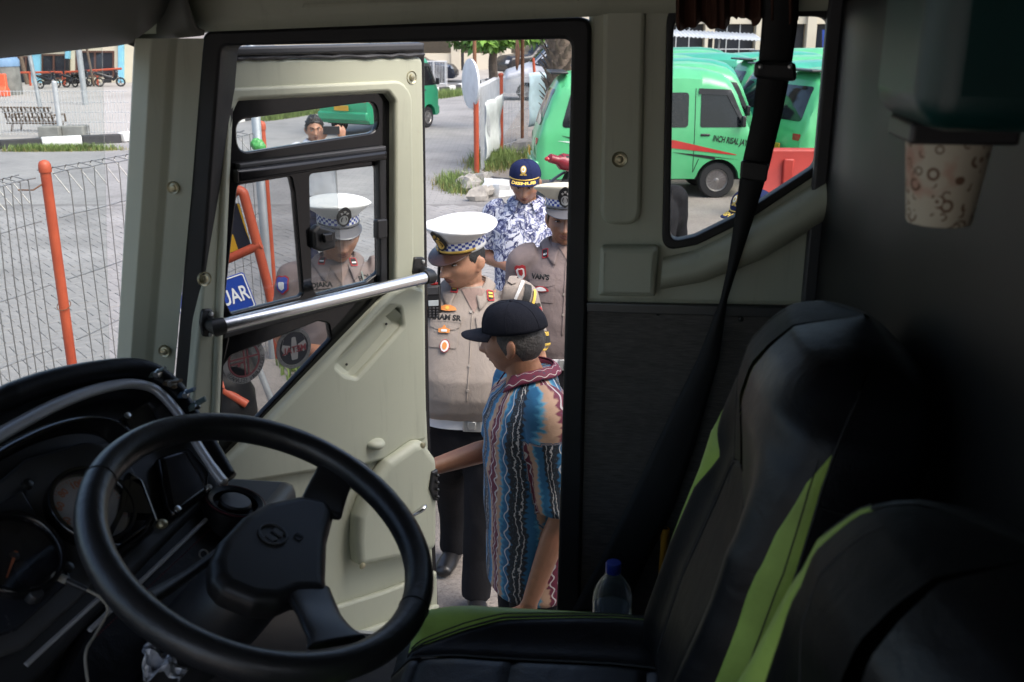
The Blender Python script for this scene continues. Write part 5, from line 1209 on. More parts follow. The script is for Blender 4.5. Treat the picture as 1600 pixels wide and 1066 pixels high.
for w_ in wins:
    f = plate('window_frame', FB1, [rect(FB1, w_[0]-.5, w_[1]+.5, w_[2]-.5, w_[3]+.5), rect(FB1, w_[0]+2.5, (w_[0]+w_[1])/2-1.5, w_[2]+2.5, w_[3]-2.5), rect(FB1, (w_[0]+w_[1])/2+1.5, w_[1]-2.5, w_[2]+2.5, w_[3]-2.5)], .1, 'frame_brown', house, .02, .01)
    for a, b in ((w_[0]+1, (w_[0]+w_[1])/2), ((w_[0]+w_[1])/2, w_[1]-1)): plate('pane', FB1, [rect(FB1, a, b, w_[2]+1, w_[3]-1)], .02, 'window_dark', f, -.03, .002)
for x0, x1, y1 in ((48, 62, 138), (101, 108, 92), (184, 192, 138)): plate('pillar', FB1, [rect(FB1, x0, x1, -20, y1)], .3, 'wall_blue', house, .18, .03)
plate('pillar_base', FB1, [rect(FB1, 101.5, 107.5, 92, 128)], .3, 'bike_black', house, .16, .03)
plate('plinth', FB1, [rect(FB1, 50, 100, 128, 138)], .2, 'wall_blue', house, .08, .02)
MB().box((FB1.O.x, Yb_+3, 4.2), (14, 8, .25)).build('roof', 'roof_grey', house)
# orange rail
rail = thing('orange_railing', 'thin orange pipe railing in front of the cream building', 'railing', G(100, 137, .1))
Yr = 43.5
for pts in (((-40, 114), (0, 114), (97, 113), (99, 136)), ((101, 136), (102, 113), (150, 110), (190, 107.5))):
    MB().tube([PY(x, y, Yr) for x, y in pts], .045, 8).build('pipe', 'paint_orange', rail)
for x, y0 in ((46, 114), (151, 110), (60, 200)):
    if y0 < 150: MB().tube([PY(x, y0, Yr), PY(x+2, 136, Yr)], .05, 8).build('rail_post', 'paint_orange', rail)
# tank and small plastic barrier
simple('tank_blue', (.16, .27, .42), .6)
tk = thing('water_tank', 'blue-topped grey water tank at the left edge', 'tank', G(15, 148, .1)); g = G(12, 148, .1)
MB().lathe([(.5, 0), (.52, .05), (.52, 1.0)], 28, Matrix.Translation((g.x, g.y, .1))).build('tank_body', 'concrete_block', tk)
MB().lathe([(.54, 1.0), (.55, 1.2), (.48, 1.32), (.1, 1.38)], 28, Matrix.Translation((g.x, g.y, .1))).build('tank_lid', 'tank_blue', tk)
simple('plastic_orange', (.75, .12, .05), .5)
g = G(2, 150, .1); m = MB(); m.rings([[Vector((g.x+x, g.y-.2+a, .1+b)) for a, b in ((-.2, 0), (-.2, .2), (-.08, .35), (-.08, .78), (.08, .78), (.08, .35), (.2, .2), (.2, 0))] for x in (-.6, -.1, .3, .36)])
tag(m.build('orange_barrier', 'plastic_orange', None, bevel=.03), 'orange plastic barrier beside the blue-topped tank', 'barrier')
# poles
for (a, b, r_, lab, mt) in (((44, 75), (69, 199), .05, 'leaning grey pole behind the wooden bench', 'galvanised'), ((123, 78), (134, 164), .09, 'grey street pole with a red band in the yard', 'galvanised'), ((136, 78), (147, 135), .05, 'thin leaning rod against the cream building', 'wood_worn'), ((30, 80), (43, 132), .09, 'bent dark pipe left of the blue pillar', 'wood_worn')):
    base = G(*b, .1); top_ = PY(a[0], a[1], base.y); d = (top_-base); po = MB().tube([base, base+d*1.6], r_, 10).build('yard_pole', mt); tag(po, lab, 'pole', 'poles in the yard')
bd = G(134, 164, .1); tp = PY(123, 78, bd.y); c_ = bd.lerp(tp, .64)
# bench
bn = thing('wooden_bench', 'worn wooden slatted bench seen from behind', 'bench', G(45, 205, .1)); g = G(14, 206, .1); SB = 1.15
def bpnt(x, y, z): return Vector((g.x + x*SB + .12*y, g.y + y*SB - .12*x, .1+z*SB))
for k in range(11):
    x = lerp(.0, .98, k/10); MB().tube([bpnt(x, .05, .16), bpnt(x*.98+.0, -.10, .50)], [(.028, .008)]*2, 6, up=(0, 1, 0)).build('back_slat', 'wood_worn', bn)
for z, y in ((.50, -.10), (.40, -.055), (.30, -.01), (.17, .05)): MB().tube([bpnt(-.05, y, z), bpnt(1.03, y, z)], [(.022, .018)]*2, 8).build('back_rail', 'wood_worn', bn)
for k in range(12):
    x = lerp(0, 1.0, k/11); MB().tube([bpnt(x, .05, .17), bpnt(x, .45, .19)], [(.03, .01)]*2, 6).build('seat_slat', 'wood_worn', bn)
for x in (.05, .95):
    for y in (.08, .42): MB().tube([bpnt(x, y, .17), bpnt(x-.03, y, .0)], .024, 8).build('leg', 'wood_worn', bn)
    MB().tube([bpnt(x+.05, .0, .34), bpnt(x+.06, .42, .33), bpnt(x+.06, .44, .18)], .022, 8).build('armrest', 'wood_worn', bn)
for x0, x1, y0, y1, lab in ((60, 93, 198, 216, 'broken concrete block left of the thin fence post'), (97, 131, 197, 215, 'grey concrete block right of the thin fence post')):
    a, b = G(x0, y1, .1), G(x1, y1, .1); h_ = PY(x0, y0, a.y).z - .1
    m = MB(); m.box(((a.x+b.x)/2, a.y+.2, .1+h_/2), (b.x-a.x, .4, h_)); tag(m.build('concrete_block', 'concrete_block', None, bevel=.03, seg=3), lab, 'block')
# thin grey mesh fence in the yard
yf = thing('yard_fence', 'thin grey mesh fence with a pale post behind the kerb', 'fence', G(96, 214, .1)); g0 = G(96, 214, .1)
MB().lathe([(.06, 0), (.055, 1.2), (.02, 1.23)], 12, Matrix.Translation((g0.x, g0.y, .1))).build('post', 'wire_pale', yf)
for k in range(46):
    x = -30 + k*5.1; a = PY(x, 212-.02*x, g0.y+.02); MB().tube([Vector((a.x, a.y, .15)), Vector((a.x, a.y, 1.12))], .006, 4).build('upright_wire', 'wire_pale', yf)
for z in (.2, .42, .64, .86, 1.10): MB().tube([Vector((PY(-30, 200, g0.y).x, g0.y+.03, z)), Vector((PY(205, 200, g0.y).x, g0.y+.03, z))], .006, 4).build('cross_wire', 'wire_pale', yf)
# ================================================================== far middle: cars, building, trees
def make_car(label, paint, kind):
    r = thing('parked_car', label, 'car'); L = 4.4
    top = {'sedan': [(0, .78), (.1, .92), (.9, 1.0), (1.35, 1.36), (1.8, 1.45), (2.5, 1.44), (3.1, 1.02), (3.5, .96), (4.2, .82), (4.4, .6)], 'suv': [(0, .95), (.08, 1.1), (.35, 1.62), (.6, 1.74), (2.4, 1.74), (3.0, 1.18), (4.15, 1.05), (4.4, .75)], 'mpv': [(0, .9), (.1, 1.1), (.3, 1.65), (.5, 1.80), (2.8, 1.82), (3.4, 1.25), (4.2, 1.0), (4.4, .7)]}[kind]
    def bot(x):
        z = .26
        for wx in (.82, 3.55):
            d = abs(x-wx)
            if d < .36: z = max(z, .28 + math.sqrt(.36**2-d*d)*.95)
        return z if .06 < x < L-.06 else .34
    rs, hw = car_body(top, bot, .86, .92, .22, L, 90); mb = MB(); mb.rings(rs); mb.build('body', paint, r, keep=False, angle=50)
    bvh = BVHTree.FromPolygons([Vector(v) for v in mb.v], mb.f); u_ = MB(); u_.box((2.2, 0, .42), (4, 1.4, .3)); u_.build('chassis', 'tyre', r, keep=False)
    hi = top[4][1]-.10 if kind != 'sedan' else 1.34
    W3 = {'sedan': [[(1.25, .98), (2.1, .98), (2.1, 1.34), (1.55, 1.32)], [(2.18, .98), (3.0, .98), (2.5, 1.34), (2.18, 1.34)]], 'suv': [[(.45, 1.08), (1.2, 1.08), (1.2, 1.6), (.62, 1.6)], [(1.28, 1.08), (2.1, 1.08), (2.1, 1.6), (1.28, 1.6)], [(2.18, 1.08), (2.9, 1.14), (2.42, 1.6), (2.18, 1.6)]], 'mpv': [[(.45, 1.1), (1.4, 1.1), (1.4, 1.66), (.55, 1.66)], [(1.48, 1.1), (2.4, 1.1), (2.4, 1.66), (1.48, 1.66)], [(2.48, 1.1), (3.3, 1.2), (2.85, 1.66), (2.48, 1.66)]]}[kind]
    for s in (-1, 1):
        for w_ in W3: conform(bvh, [fillet(w_, .05)], 0, 0, 'side_window', 'car_glass', r, s, .008, sub=.2)
        for wx in (.82, 3.55): wheel_parts(r, wx, s*.80, .31, s, spokes=10)
        conform(bvh, [fillet([(s*.5, .68), (s*.78, .68), (s*.78, .84), (s*.5, .84)], .02)], 0, 0, 'headlight', 'lamp_clear', r, 1, .008, axis='x'); conform(bvh, [fillet([(s*.5, .72), (s*.78, .72), (s*.78, .88), (s*.5, .88)], .02)], 0, 0, 'tail_light', 'lamp_red', r, -1, .008, axis='x')
    zt = {'sedan': (1.06, 1.40), 'suv': (1.2, 1.68), 'mpv': (1.3, 1.74)}[kind]
    conform(bvh, [fillet([(-.70, zt[0]), (.70, zt[0]), (.6, zt[1]), (-.6, zt[1])], .05)], 0, 0, 'windscreen_glass', 'car_glass', r, 1, .008, axis='x', sub=.2); conform(bvh, [fillet([(-.66, zt[0]), (.66, zt[0]), (.58, zt[1]), (-.58, zt[1])], .05)], 0, 0, 'rear_glass', 'car_glass', r, -1, .008, axis='x', sub=.2)
    return r
simple('car_navy', (.02, .024, .04), .25); simple('car_silver', (.40, .41, .43), .35, .3); simple('car_black', (.02, .02, .022), .25)
c1 = make_car('dark blue sedan parked behind the white railing', 'car_navy', 'sedan'); g = G(718, 131); c1.location = (g.x-4.5, g.y+.4, 0); c1.rotation_euler = (0, 0, R(-4))
c2 = make_car('black off-road car parked facing the road under the tree', 'car_black', 'suv'); g = G(772, 122); c2.location = (g.x+4.2, g.y+3.2, 0); c2.rotation_euler = (0, 0, R(208)); 
c3 = make_car('silver van parked behind the mesh fence', 'car_silver', 'mpv'); g = G(778, 156); c3.location = (g.x+4.5, g.y+.5, 0); c3.rotation_euler = (0, 0, R(183))
# white railing by the sedan
wr_ = thing('white_railing', 'white vertical bar railing in front of the dark sedan', 'railing', G(690, 133))
a, b = PY(640, 128, 43.0), PY(699, 130, 43.0)
for k in range(26):
    p = a.lerp(b, k/25); MB().tube([Vector((p.x, p.y, .1)), Vector((p.x, p.y, 1.12))], .012 if k % 8 else .04, 5).build('bar', 'wire_pale', wr_)
for z in (.2, 1.10): MB().tube([Vector((a.x, a.y, z)), Vector((b.x, b.y, z))], .03, 6).build('rail', 'wire_pale', wr_)
# building behind (middle and right)
simple('wall_beige', (.60, .54, .43), .85, var=.05, scale=.6); simple('steel_black', (.02, .02, .022), .5); simple('awning', (.45, .46, .48), .5); simple('shade_interior', (.10, .085, .065), .9)
hall = thing('terminal_hall', 'long beige terminal building with columns and dark glazing', 'building', (8, 60, 0)); Yh = 60.0
FH = fr_at(800, 100, Yh)
def hrect(x0, x1, z0, z1): return [(x0, z0-FH.O.z), (x1, z0-FH.O.z), (x1, z1-FH.O.z), (x0, z1-FH.O.z)]
ox = FH.O.x
bays = [(-8.2+3.1*i, -8.2+3.1*i+2.3) for i in range(4)]
plate('back_wall', FH, [hrect(-14, 40, 0, 7.5)], .3, 'wall_beige', hall, -1.8, .01, pix=False)
plate('low_wall', FH, [hrect(-14, 40, 0, 1.0)], .2, 'wall_beige', hall, .0, .01, pix=False)
for i in range(14):
    x = -9.3 + i*2.9; plate('column', FH, [hrect(x, x+.55, 0, 7.0)], .5, 'wall_beige', hall, .15, .02, pix=False)
for i in range(13):
    x = -8.75+i*2.9; plate('glazing_and_shade', FH, [hrect(x+.05, x+2.3, 1.0, 2.6)], .05, 'window_dark' if i > 3 else 'shade_interior', hall, -1.6 if i < 4 else -.35, .01, pix=False)  # first bays hold dark sheets painted as the shaded interior, the rest glass
    for k in (.75, 1.5):
        if i > 3: plate('mullion', FH, [hrect(x+k, x+k+.06, 1.0, 2.6)], .08, 'wire_pale', hall, -.30, .01, pix=False)
    plate('hand_rail', FH, [hrect(x, x+2.35, 1.95 if i < 4 else 1.2, 2.0 if i < 4 else 1.26)], .05, 'wire_pale', hall, .1, .01, pix=False)
plate('upper_wall', FH, [hrect(4.0, 40, 2.6, 7.5)], .4, 'wall_beige', hall, -.1, .02, pix=False)
for i in range(3):
    x = -8.0 + i*2.6; m = MB(); m.tube([FH.at(x, -FH.O.z, 1.0), FH.at(x, 6-FH.O.z, 1.0)], .09, 10); m.build('steel_post', 'steel_black', hall)
    for s in (-1, 1): MB().tube([FH.at(x, 2.3-FH.O.z, 1.0), FH.at(x+s*.7, 3.1-FH.O.z, 1.0)], .06, 8).build('brace', 'steel_black', hall)
# awning with ribs on posts
aw = thing('awning', 'corrugated grey awning on a dark post over the far vans', 'awning', G(1110, 100)); Ya = 45.0
a0, a1 = PY(1040, 52, Ya), PY(1196, 60, Ya)
def aw_fn(s, q): p = a0.lerp(a1, s); return Vector((p.x, p.y + q*2.0, p.z - .10 + q*.28 + .025*math.sin(s*150)))
MB().grid(aw_fn, 160, 2).build('awning_sheet', 'awning', aw, solid=.02, angle=80)
for x in (1110,): 
    p = PY(x, 62, Ya+.6); MB().tube([Vector((p.x, p.y, 0)), Vector((p.x, p.y, p.z+.05))], .10, 10).build('awning_post', 'steel_black', aw); MB().tube([Vector((p.x+.35, p.y, .9)), Vector((p.x+.4, p.y, p.z))], .04, 8).build('awning_stay', 'galvanised', aw)
bs = Frame(PY(1290, 70, 58.5), (1, 0, 0), Z)
sg2 = thing('blue_signboard', 'blue signboard on the beige building at the window edge', 'sign', PY(1292, 70, 58.5)); plate('board', bs, [[(1285, 47), (1312, 47), (1312, 78), (1285, 78)]], .08, 'sign_blue', sg2, 0, .01)
for k, y in enumerate((54, 60, 68)): plate('sign_line', bs, [[(1289, y), (1308, y), (1308, y+2.5), (1289, y+2.5)]], .02, 'sign_white', sg2, .02, .002)
bnr = Frame(PY(1078, 92, 50), (1, 0, 0), Z); bo = thing('banner_board', 'small white banner with dark figures beyond the van roofs', 'banner', PY(1078, 100, 50))
plate('board', bnr, [[(1069, 85), (1104, 85), (1104, 100), (1069, 100)]], .04, 'sign_white', bo, 0, .01)
for x in (1073, 1080, 1092): plate('figure', bnr, [[(x, 89), (x+4, 88), (x+5, 96), (x+1, 97)]], .02, 'paint_navy' if x < 1090 else 'van_deep', bo, .02, .002)
pu = MB(); g = PY(1122, 90, 33); pu.lathe([(.02, .14), (.25, .08), (.42, 0), (.40, -.01)], 16, Matrix.Translation(g) @ Matrix.Rotation(R(25), 4, 'Y')); tag(pu.build('red_parasol', 'barrier_red', None, solid=.01), 'small red canopy showing between the far van roofs', 'parasol')
# trees
def leafy(root, centre, rad, n, size, mat, seed, squash=1.0):
    r = random.Random(seed); mb = MB(); cl = [(Vector((r.gauss(0, .45)*rad, r.gauss(0, .45)*rad, r.gauss(0, .38)*rad*squash)), r.uniform(.25, .5)*rad) for _ in range(18)]
    for _ in range(n):
        c, cr = r.choice(cl); d = Vector((r.gauss(0, 1), r.gauss(0, 1), r.gauss(0, 1))).normalized(); p = Vector(centre) + c + d*cr*r.uniform(.5, 1.05); s = size*r.uniform(.6, 1.3)
        ax = Vector((r.gauss(0, .6), r.gauss(0, .6), -.5)).normalized(); sd = ax.cross(Vector((r.gauss(0, 1), r.gauss(0, 1), r.gauss(0, 1)))).normalized()
        mb.add([p, p+ax*s*.5+sd*s*.22, p+ax*s, p+ax*s*.5-sd*s*.22], [(0, 1, 2, 3)])
    mb.build('crown', mat, root, angle=0)
simple('leaf_green', (.07, .14, .03), .6, var=.5, scale=2); simple('leaf_bright', (.16, .30, .05), .5, var=.4, scale=3); simple('bark', (.13, .10, .075), .9, var=.35, scale=8, bump=.6, bscale=14, bdist=.03)
tr_ = thing('tree', 'leafy green tree with drooping leaves over the parked cars', 'tree', G(772, 132)); g = G(772, 131)
MB().tube(spline([(g.x, g.y, 0), (g.x-.06, g.y, 1.0), (g.x+.05, g.y, 2.0), (g.x-.3, g.y-.1, 3.2), (g.x-.2, g.y, 4.5)], 16), [lerp(.22, .10, k/16) for k in range(17)], 12).build('trunk', 'bark', tr_)
for s in (-1, 1): MB().tube([(g.x, g.y, 2.2), (g.x+s*.7, g.y, 3.0), (g.x+s*1.4, g.y, 3.6)], [.10, .07, .04], 8).build('limb', 'bark', tr_)
leafy(tr_, (g.x-.2, g.y-1.2, 2.75), 1.7, 5200, .40, 'leaf_green', 11, .8)
tr2 = thing('tree', 'bright green tree whose lowest leaves hang at the top of the door opening', 'tree', G(770, 200)); g = G(742, 150); g = Vector((PY(790, 60, 26).x, 26, 0))
MB().tube(spline([(g.x+2.2, g.y+3, 0), (g.x+2.1, g.y+3, 2), (g.x+1.5, g.y+2, 3.6)], 10), [lerp(.18, .09, k/10) for k in range(11)], 10).build('trunk', 'bark', tr2)
leafy(tr2, (g.x-.35, g.y, 2.5), .72, 2200, .26, 'leaf_bright', 12, .75)
# palm trunk with old leaf bases
pl = thing('palm_tree', 'rough brown palm trunk behind the green van', 'palm', G(872, 205)); g = Vector((PY(876, 90, 20.5).x, 20.5, 0))
MB().tube([(g.x, g.y, 0), (g.x, g.y, 2), (g.x, g.y, 5)], [.30, .27, .24], 16).build('trunk', 'bark', pl)
r_ = random.Random(9)
simple('palm_husk', (.16, .12, .09), .9, var=.4, scale=10)
for k in range(150):
    a = k*2.4; z = .5 + k*.018; p = Vector((g.x+.26*math.cos(a), g.y+.26*math.sin(a), z)); d = Vector((math.cos(a)*.5, math.sin(a)*.5, 1)).normalized()
    MB().tube([p, p+d*.14, p+d*.26+Vector((math.cos(a)*.05, math.sin(a)*.05, 0))], [(.06, .02), (.04, .015), (.015, .006)], 6).build('leaf_base', 'palm_husk', pl)
m = MB()
for k in range(14):
    a = k*.45; 
    for j in range(14):
        s = j/13; c = Vector((g.x + math.cos(a)*2.4*s, g.y+math.sin(a)*2.4*s, 5+1.0*math.sin(s*2.6)-1.2*s*s))
        for q in (-1, 1): m.add([c, c+Vector((-math.sin(a)*q*.5, math.cos(a)*q*.5, -.25)), c+Vector((-math.sin(a)*q*.48+math.cos(a)*.06, math.cos(a)*q*.48+math.sin(a)*.06, -.25))], [(0, 1, 2)])
m.build('crown', 'leaf_green', pl, angle=0)
# ================================================================== people
def skin(name, c):
    t = NT(name); n1 = t.noise(9, 6, .6); n2 = t.noise(160, 3)
    t.set(t.ramp(n1.outputs[0], [(.28, tuple(x*.68 for x in c)), (.5, c), (.75, (c[0]*1.18, c[1]*1.02, c[2]*1.0))]), .46, **{'Subsurface Weight': .12, 'Subsurface Scale': .01})
    t.b.inputs['Subsurface Radius'].default_value = (1, .35, .2); t.bump(t.math('ADD', n2.outputs[0], t.math('MULTIPLY', t.noise(45, 5, .65).outputs[0], 2.0)), .25, .0016)
skin('skin_tan', (.40, .215, .135)); skin('skin_brown', (.32, .16, .095)); skin('skin_dark', (.275, .13, .074))
def cloth(name, c, var=.12, rough=.85, weave=900):
    t = NT(name); n1 = t.noise(5, 6, .6); n2 = t.noise(weave, 2); n3 = t.noise(11, 5, .55, None, .8)
    t.set(t.ramp(n1.outputs[0], [(.3, tuple(x*(1-var) for x in c)), (.7, tuple(x*(1+var) for x in c))]), rough, **{'Specular IOR Level': .12})
    n4 = t.noise(24, 4, .5, t.coord('Object', (1, 1, .55)), 1.6); t.bump(t.math('ADD', t.math('ADD', t.math('MULTIPLY', n2.outputs[0], .15), n3.outputs[0]), t.math('MULTIPLY', n4.outputs[0], .4)), .38, .014)
cloth('uniform_khaki', (.275, .238, .208), .06); cloth('uniform_mauve', (.20, .16, .152), .08); cloth('trouser_black', (.012, .012, .014), .2); cloth('trouser_navy', (.018, .022, .05), .2); cloth('shirt_white', (.60, .61, .64), .05); cloth('shirt_dark', (.012, .012, .014), .2); cloth('cap_navy', (.014, .02, .065), .15); cloth('cap_black', (.008, .009, .014), .15); cloth('cap_white', (.74, .74, .72), .03); cloth('cap_cream', (.62, .57, .44), .04); cloth('undershirt', (.26, .19, .165), .06); cloth('tshirt_navy', (.02, .03, .09), .1)
simple('hair_black', (.012, .011, .010), .5, bump=.8, bscale=140, bdist=.004); simple('hair_grey', (.035, .032, .03), .6, var=.6, scale=120, bump=.8, bscale=140, bdist=.004)
simple('visor_brown', (.045, .022, .016), .18); simple('visor_grey', (.10, .10, .11), .2); simple('shoe_black', (.010, .010, .011), .32, bump=.2, bscale=60); simple('gold', (.55, .36, .08), .4, .4); simple('patch_red', (.34, .02, .025), .7); simple('patch_orange', (.65, .24, .06), .7); simple('patch_yellow', (.70, .48, .08), .7); simple('patch_white', (.68, .68, .66), .7); simple('patch_black', (.012, .012, .012), .7); simple('belt_white', (.72, .72, .72), .35); simple('buckle_silver', (.5, .5, .48), .35, .7); simple('lips', (.20, .075, .06), .45); simple('eye_white', (.5, .48, .45), .3); simple('eye_dark', (.012, .008, .006), .2); simple('button', (.28, .25, .22), .4); simple('radio_black', (.012, .012, .013), .45); simple('radio_screen', (.40, .44, .45), .3); simple('patch_blue', (.03, .06, .30), .7)
t = NT('hat_checker')
uvn = t.n('Attribute', attribute_name='pat'); sx_ = t.n('SeparateXYZ'); t.l(uvn.outputs['Vector'], sx_.inputs[0])
a_ = t.math('FLOOR', t.math('MULTIPLY', sx_.outputs[0], 44)); b_ = t.math('FLOOR', t.math('MULTIPLY', sx_.outputs[1], 3.0)); ck = t.math('MODULO', t.math('ADD', a_, b_), 2)
t.set(t.mix(ck, (.66, .66, .66), (.025, .05, .26)), .7)
# batik: upright bands with wavy white lines
t = NT('batik')
at = t.n('Attribute', attribute_name='pat'); sx_ = t.n('SeparateXYZ'); t.l(at.outputs['Vector'], sx_.inputs[0]); pu_, pv_ = sx_.outputs[0], sx_.outputs[1]
wave = t.math('MULTIPLY', t.math('SINE', t.math('MULTIPLY', pv_, 150)), .005); wave2 = t.math('MULTIPLY', t.math('SINE', t.math('ADD', t.math('MULTIPLY', pv_, 95), 1.3)), .007)
zig = t.math('MULTIPLY', t.math('PINGPONG', t.math('ADD', pv_, t.math('MULTIPLY', t.noise(25, 2, .5, at.outputs['Vector']).outputs[0], .03)), .010), t.math('MULTIPLY', t.noise(16, 2, .5, at.outputs['Vector']).outputs[0], 1.6)); nz = t.math('MULTIPLY', t.math('SUBTRACT', t.noise(60, 3, .6, at.outputs['Vector']).outputs[0], .5), .022); lowf = t.math('MULTIPLY', t.math('SUBTRACT', t.noise(7, 3, .5, at.outputs['Vector']).outputs[0], .5), .055); pu_ = t.math('ADD', pu_, lowf)
P = .205
ph = t.math('FRACT', t.math('DIVIDE', t.math('ADD', t.math('ADD', pu_, zig), t.math('ADD', nz, 10)), P))
beige, maroon, blue, lblue, navy = (.33, .21, .14), (.10, .009, .028), (.010, .095, .20), (.055, .23, .35), (.007, .010, .016)
band = t.ramp(ph, [(0, beige), (.06, beige), (.09, maroon), (.25, maroon), (.28, beige), (.34, beige), (.38, lblue), (.43, blue), (.51, blue), (.54, navy), (.74, navy), (.77, blue), (.87, blue), (.92, lblue), (.96, beige)], 'LINEAR')
def wline(c, w, wv):
    p2 = t.math('FRACT', t.math('DIVIDE', t.math('ADD', t.math('ADD', pu_, wv), 10), P)); return t.math('COMPARE', p2, c, w)
lines = t.math('MAXIMUM', t.math('MAXIMUM', wline(.12, .012, wave), wline(.24, .012, wave)), t.math('MAXIMUM', wline(.615, .007, nz), t.math('MAXIMUM', wline(.68, .007, nz), wline(.46, .010, wave2))))
dia = t.n('TexVoronoi'); dia.inputs['Scale'].default_value = 75; dia.distance = 'MANHATTAN'; t.l(at.outputs['Vector'], dia.inputs['Vector'])
dots = t.math('MULTIPLY', t.math('COMPARE', ph, .19, .06), t.math('COMPARE', dia.outputs['Distance'], .32, .08))
col = t.mix(t.math('MULTIPLY', lines, .8), band, (.48, .46, .45)); col = t.mix(t.math('MULTIPLY', dots, .5), col, (.05, .06, .12))
sp3 = t.math('MULTIPLY', t.math('GREATER_THAN', t.noise(240, 3).outputs[0], .62), t.math('COMPARE', ph, .645, .085)); col = t.mix(t.math('MULTIPLY', sp3, .45), col, (.10, .22, .30))
t.set(col, .75); t.bump(t.noise(9, 5, .55, None, .8).outputs[0], .4, .014)
t = NT('batik_collar'); at = t.n('Attribute', attribute_name='pat'); sx_ = t.n('SeparateXYZ'); t.l(at.outputs['Vector'], sx_.inputs[0])
w_ = t.math('MULTIPLY', t.math('SINE', t.math('MULTIPLY', sx_.outputs[0], 160)), .004); ln = t.math('MAXIMUM', t.math('COMPARE', t.math('ADD', sx_.outputs[1], w_), .012, .0011), t.math('COMPARE', t.math('ADD', sx_.outputs[1], w_), .040, .0011))
vo = t.n('TexVoronoi'); vo.inputs['Scale'].default_value = 60; vo.distance = 'MANHATTAN'; t.l(at.outputs['Vector'], vo.inputs['Vector'])
t.set(t.mix(ln, t.mix(t.math('COMPARE', vo.outputs['Distance'], .30, .09), (.10, .008, .028), (.035, .025, .05)), (.42, .38, .36)), .75)
t = NT('floral_camo')
n1 = t.noise(13, 5, .62, None, 1.2); n2 = t.noise(20, 4, .6, t.coord('Object', (1, 1, .6)), 2.0); n3 = t.noise(11, 4, .6, t.coord('Object', (1, .8, 1.3)), .8)
c = t.ramp(n1.outputs[0], [(.44, (.64, .65, .70)), (.47, (.25, .27, .42)), (.51, (.035, .045, .13)), (.58, (.64, .65, .70)), (.64, (.12, .14, .28))])
t.set(t.mix(t.ramp(n2.outputs[0], [(.54, (0, 0, 0)), (.57, (1, 1, 1))]), c, (.03, .035, .10)), .8); t.bump(n3.outputs[0], .4, .015)

def remesh(mb, vox, smooth=4, sfac=.5, dec=1.0):
    me = mb.mesh('raw'); o = bpy.data.objects.new('raw', me); COL.objects.link(o)
    r = o.modifiers.new('r', 'REMESH'); r.mode = 'VOXEL'; r.voxel_size = vox; r.use_smooth_shade = True
    if smooth: s = o.modifiers.new('s', 'SMOOTH'); s.factor = sfac; s.iterations = smooth
    if dec < 1: d = o.modifiers.new('d', 'DECIMATE'); d.ratio = dec
    dg = bpy.context.evaluated_depsgraph_get(); out = bpy.data.meshes.new_from_object(o.evaluated_get(dg), depsgraph=dg)
    bpy.data.objects.remove(o); bpy.data.meshes.remove(me); return out
def head_mesh(mb, M, jaw=1.0, wide=1.0, nose=1.0, n_lat=44, n_lon=64, cheek=1.0):
    """head with brow, sockets, nose, lips and chin; face looks along -y; origin between the ears at eye height"""
    rings = []
    for i in range(n_lat+1):
        la = -math.pi/2 + math.pi*i/n_lat; la = max(-math.pi/2+.03, min(math.pi/2-.03, la)); ring = []
        for j in range(n_lon):
            lo = 2*math.pi*j/n_lon; dx, dy, dz = math.cos(la)*math.sin(lo), -math.cos(la)*math.cos(lo), math.sin(la)
            z = dz*(.118 if dz > 0 else .118); fr = max(0, -dy)
            x = dx*.0765*wide; y = dy*(.092 if dy < 0 else .102)
            t_ = max(0, -z)/.118
            x *= 1 - (.36/jaw)*t_**2.2 + .10*t_*(1-t_); 
            if dy > 0: y *= 1-.45*t_**1.5
            else: y = y*(1-.10*t_) - .018*t_*fr**.5
            # flatten crown ends so that jaw is not a point
            z = math.copysign(abs(z)**1.0, z)
            d = 0.0; ax = abs(x)
            if dy < .25:
                g = lambda cx, cz, sx, sz, a: a*math.exp(-((ax-cx)/sx)**2-((z-cz)/sz)**2)
                d += g(.0, .024, .046, .012, .006) + g(.03, .022, .018, .008, .004)              # brow
                d -= g(.031, .004, .018, .013, .0145)                                             # sockets
                d += g(.031, .002, .010, .006, .004)                                             # lids
                zz = max(0, min(1, (.020-z)/.058)); nz_ = (1 if -.042 < z < .022 else math.exp(-((z+.042 if z < 0 else z-.022)/.006)**2))
                d += nose*nz_*math.exp(-(ax/(.008+.008*zz))**2)*(.007+.025*zz**1.2)                # nose bridge to tip
                d += g(.014, -.036, .008, .008, .008*nose)                                       # wings
                d += g(.046, -.022, .022, .022, .006*cheek)                                            # cheekbones
                d += g(.0, -.062, .026, .016, .008) + g(.0, -.056, .018, .005, .004) + g(.0, -.070, .016, .005, .004) - g(.0, -.063, .022, .0028, .006)   # mouth
                d -= g(.0, -.080, .018, .006, .004); d += g(.0, -.098, .022, .014, .010)          # chin
                d -= g(.050, -.060, .018, .022, .006); d -= .004*math.exp(-((ax-(.020+.30*max(0, -.038-z)))/.0035)**2)*(1 if -.075 < z < -.036 else 0)
            y -= d*max(0, min(1, (.25-dy)/.5))
            ring.append(M @ Vector((x, y, z)))
        rings.append(ring)
    mb.rings(rings)
    for s in (-1, 1):
        E = M @ Matrix.Translation((s*.079*wide, .012, -.012)) @ Matrix.Rotation(s*R(-18), 4, 'Z') @ Matrix.Rotation(R(-10), 4, 'X')
        ring = []
        mb.ball(E.translation, (.007, .018, .032), 14, E.to_3x3()); mb.ball(E @ Vector((s*.005, .004, .004)), (.007, .019, .026), 12, E.to_3x3()); mb.ball(E @ Vector((0, -.004, -.024)), (.008, .010, .012), 10, E.to_3x3())
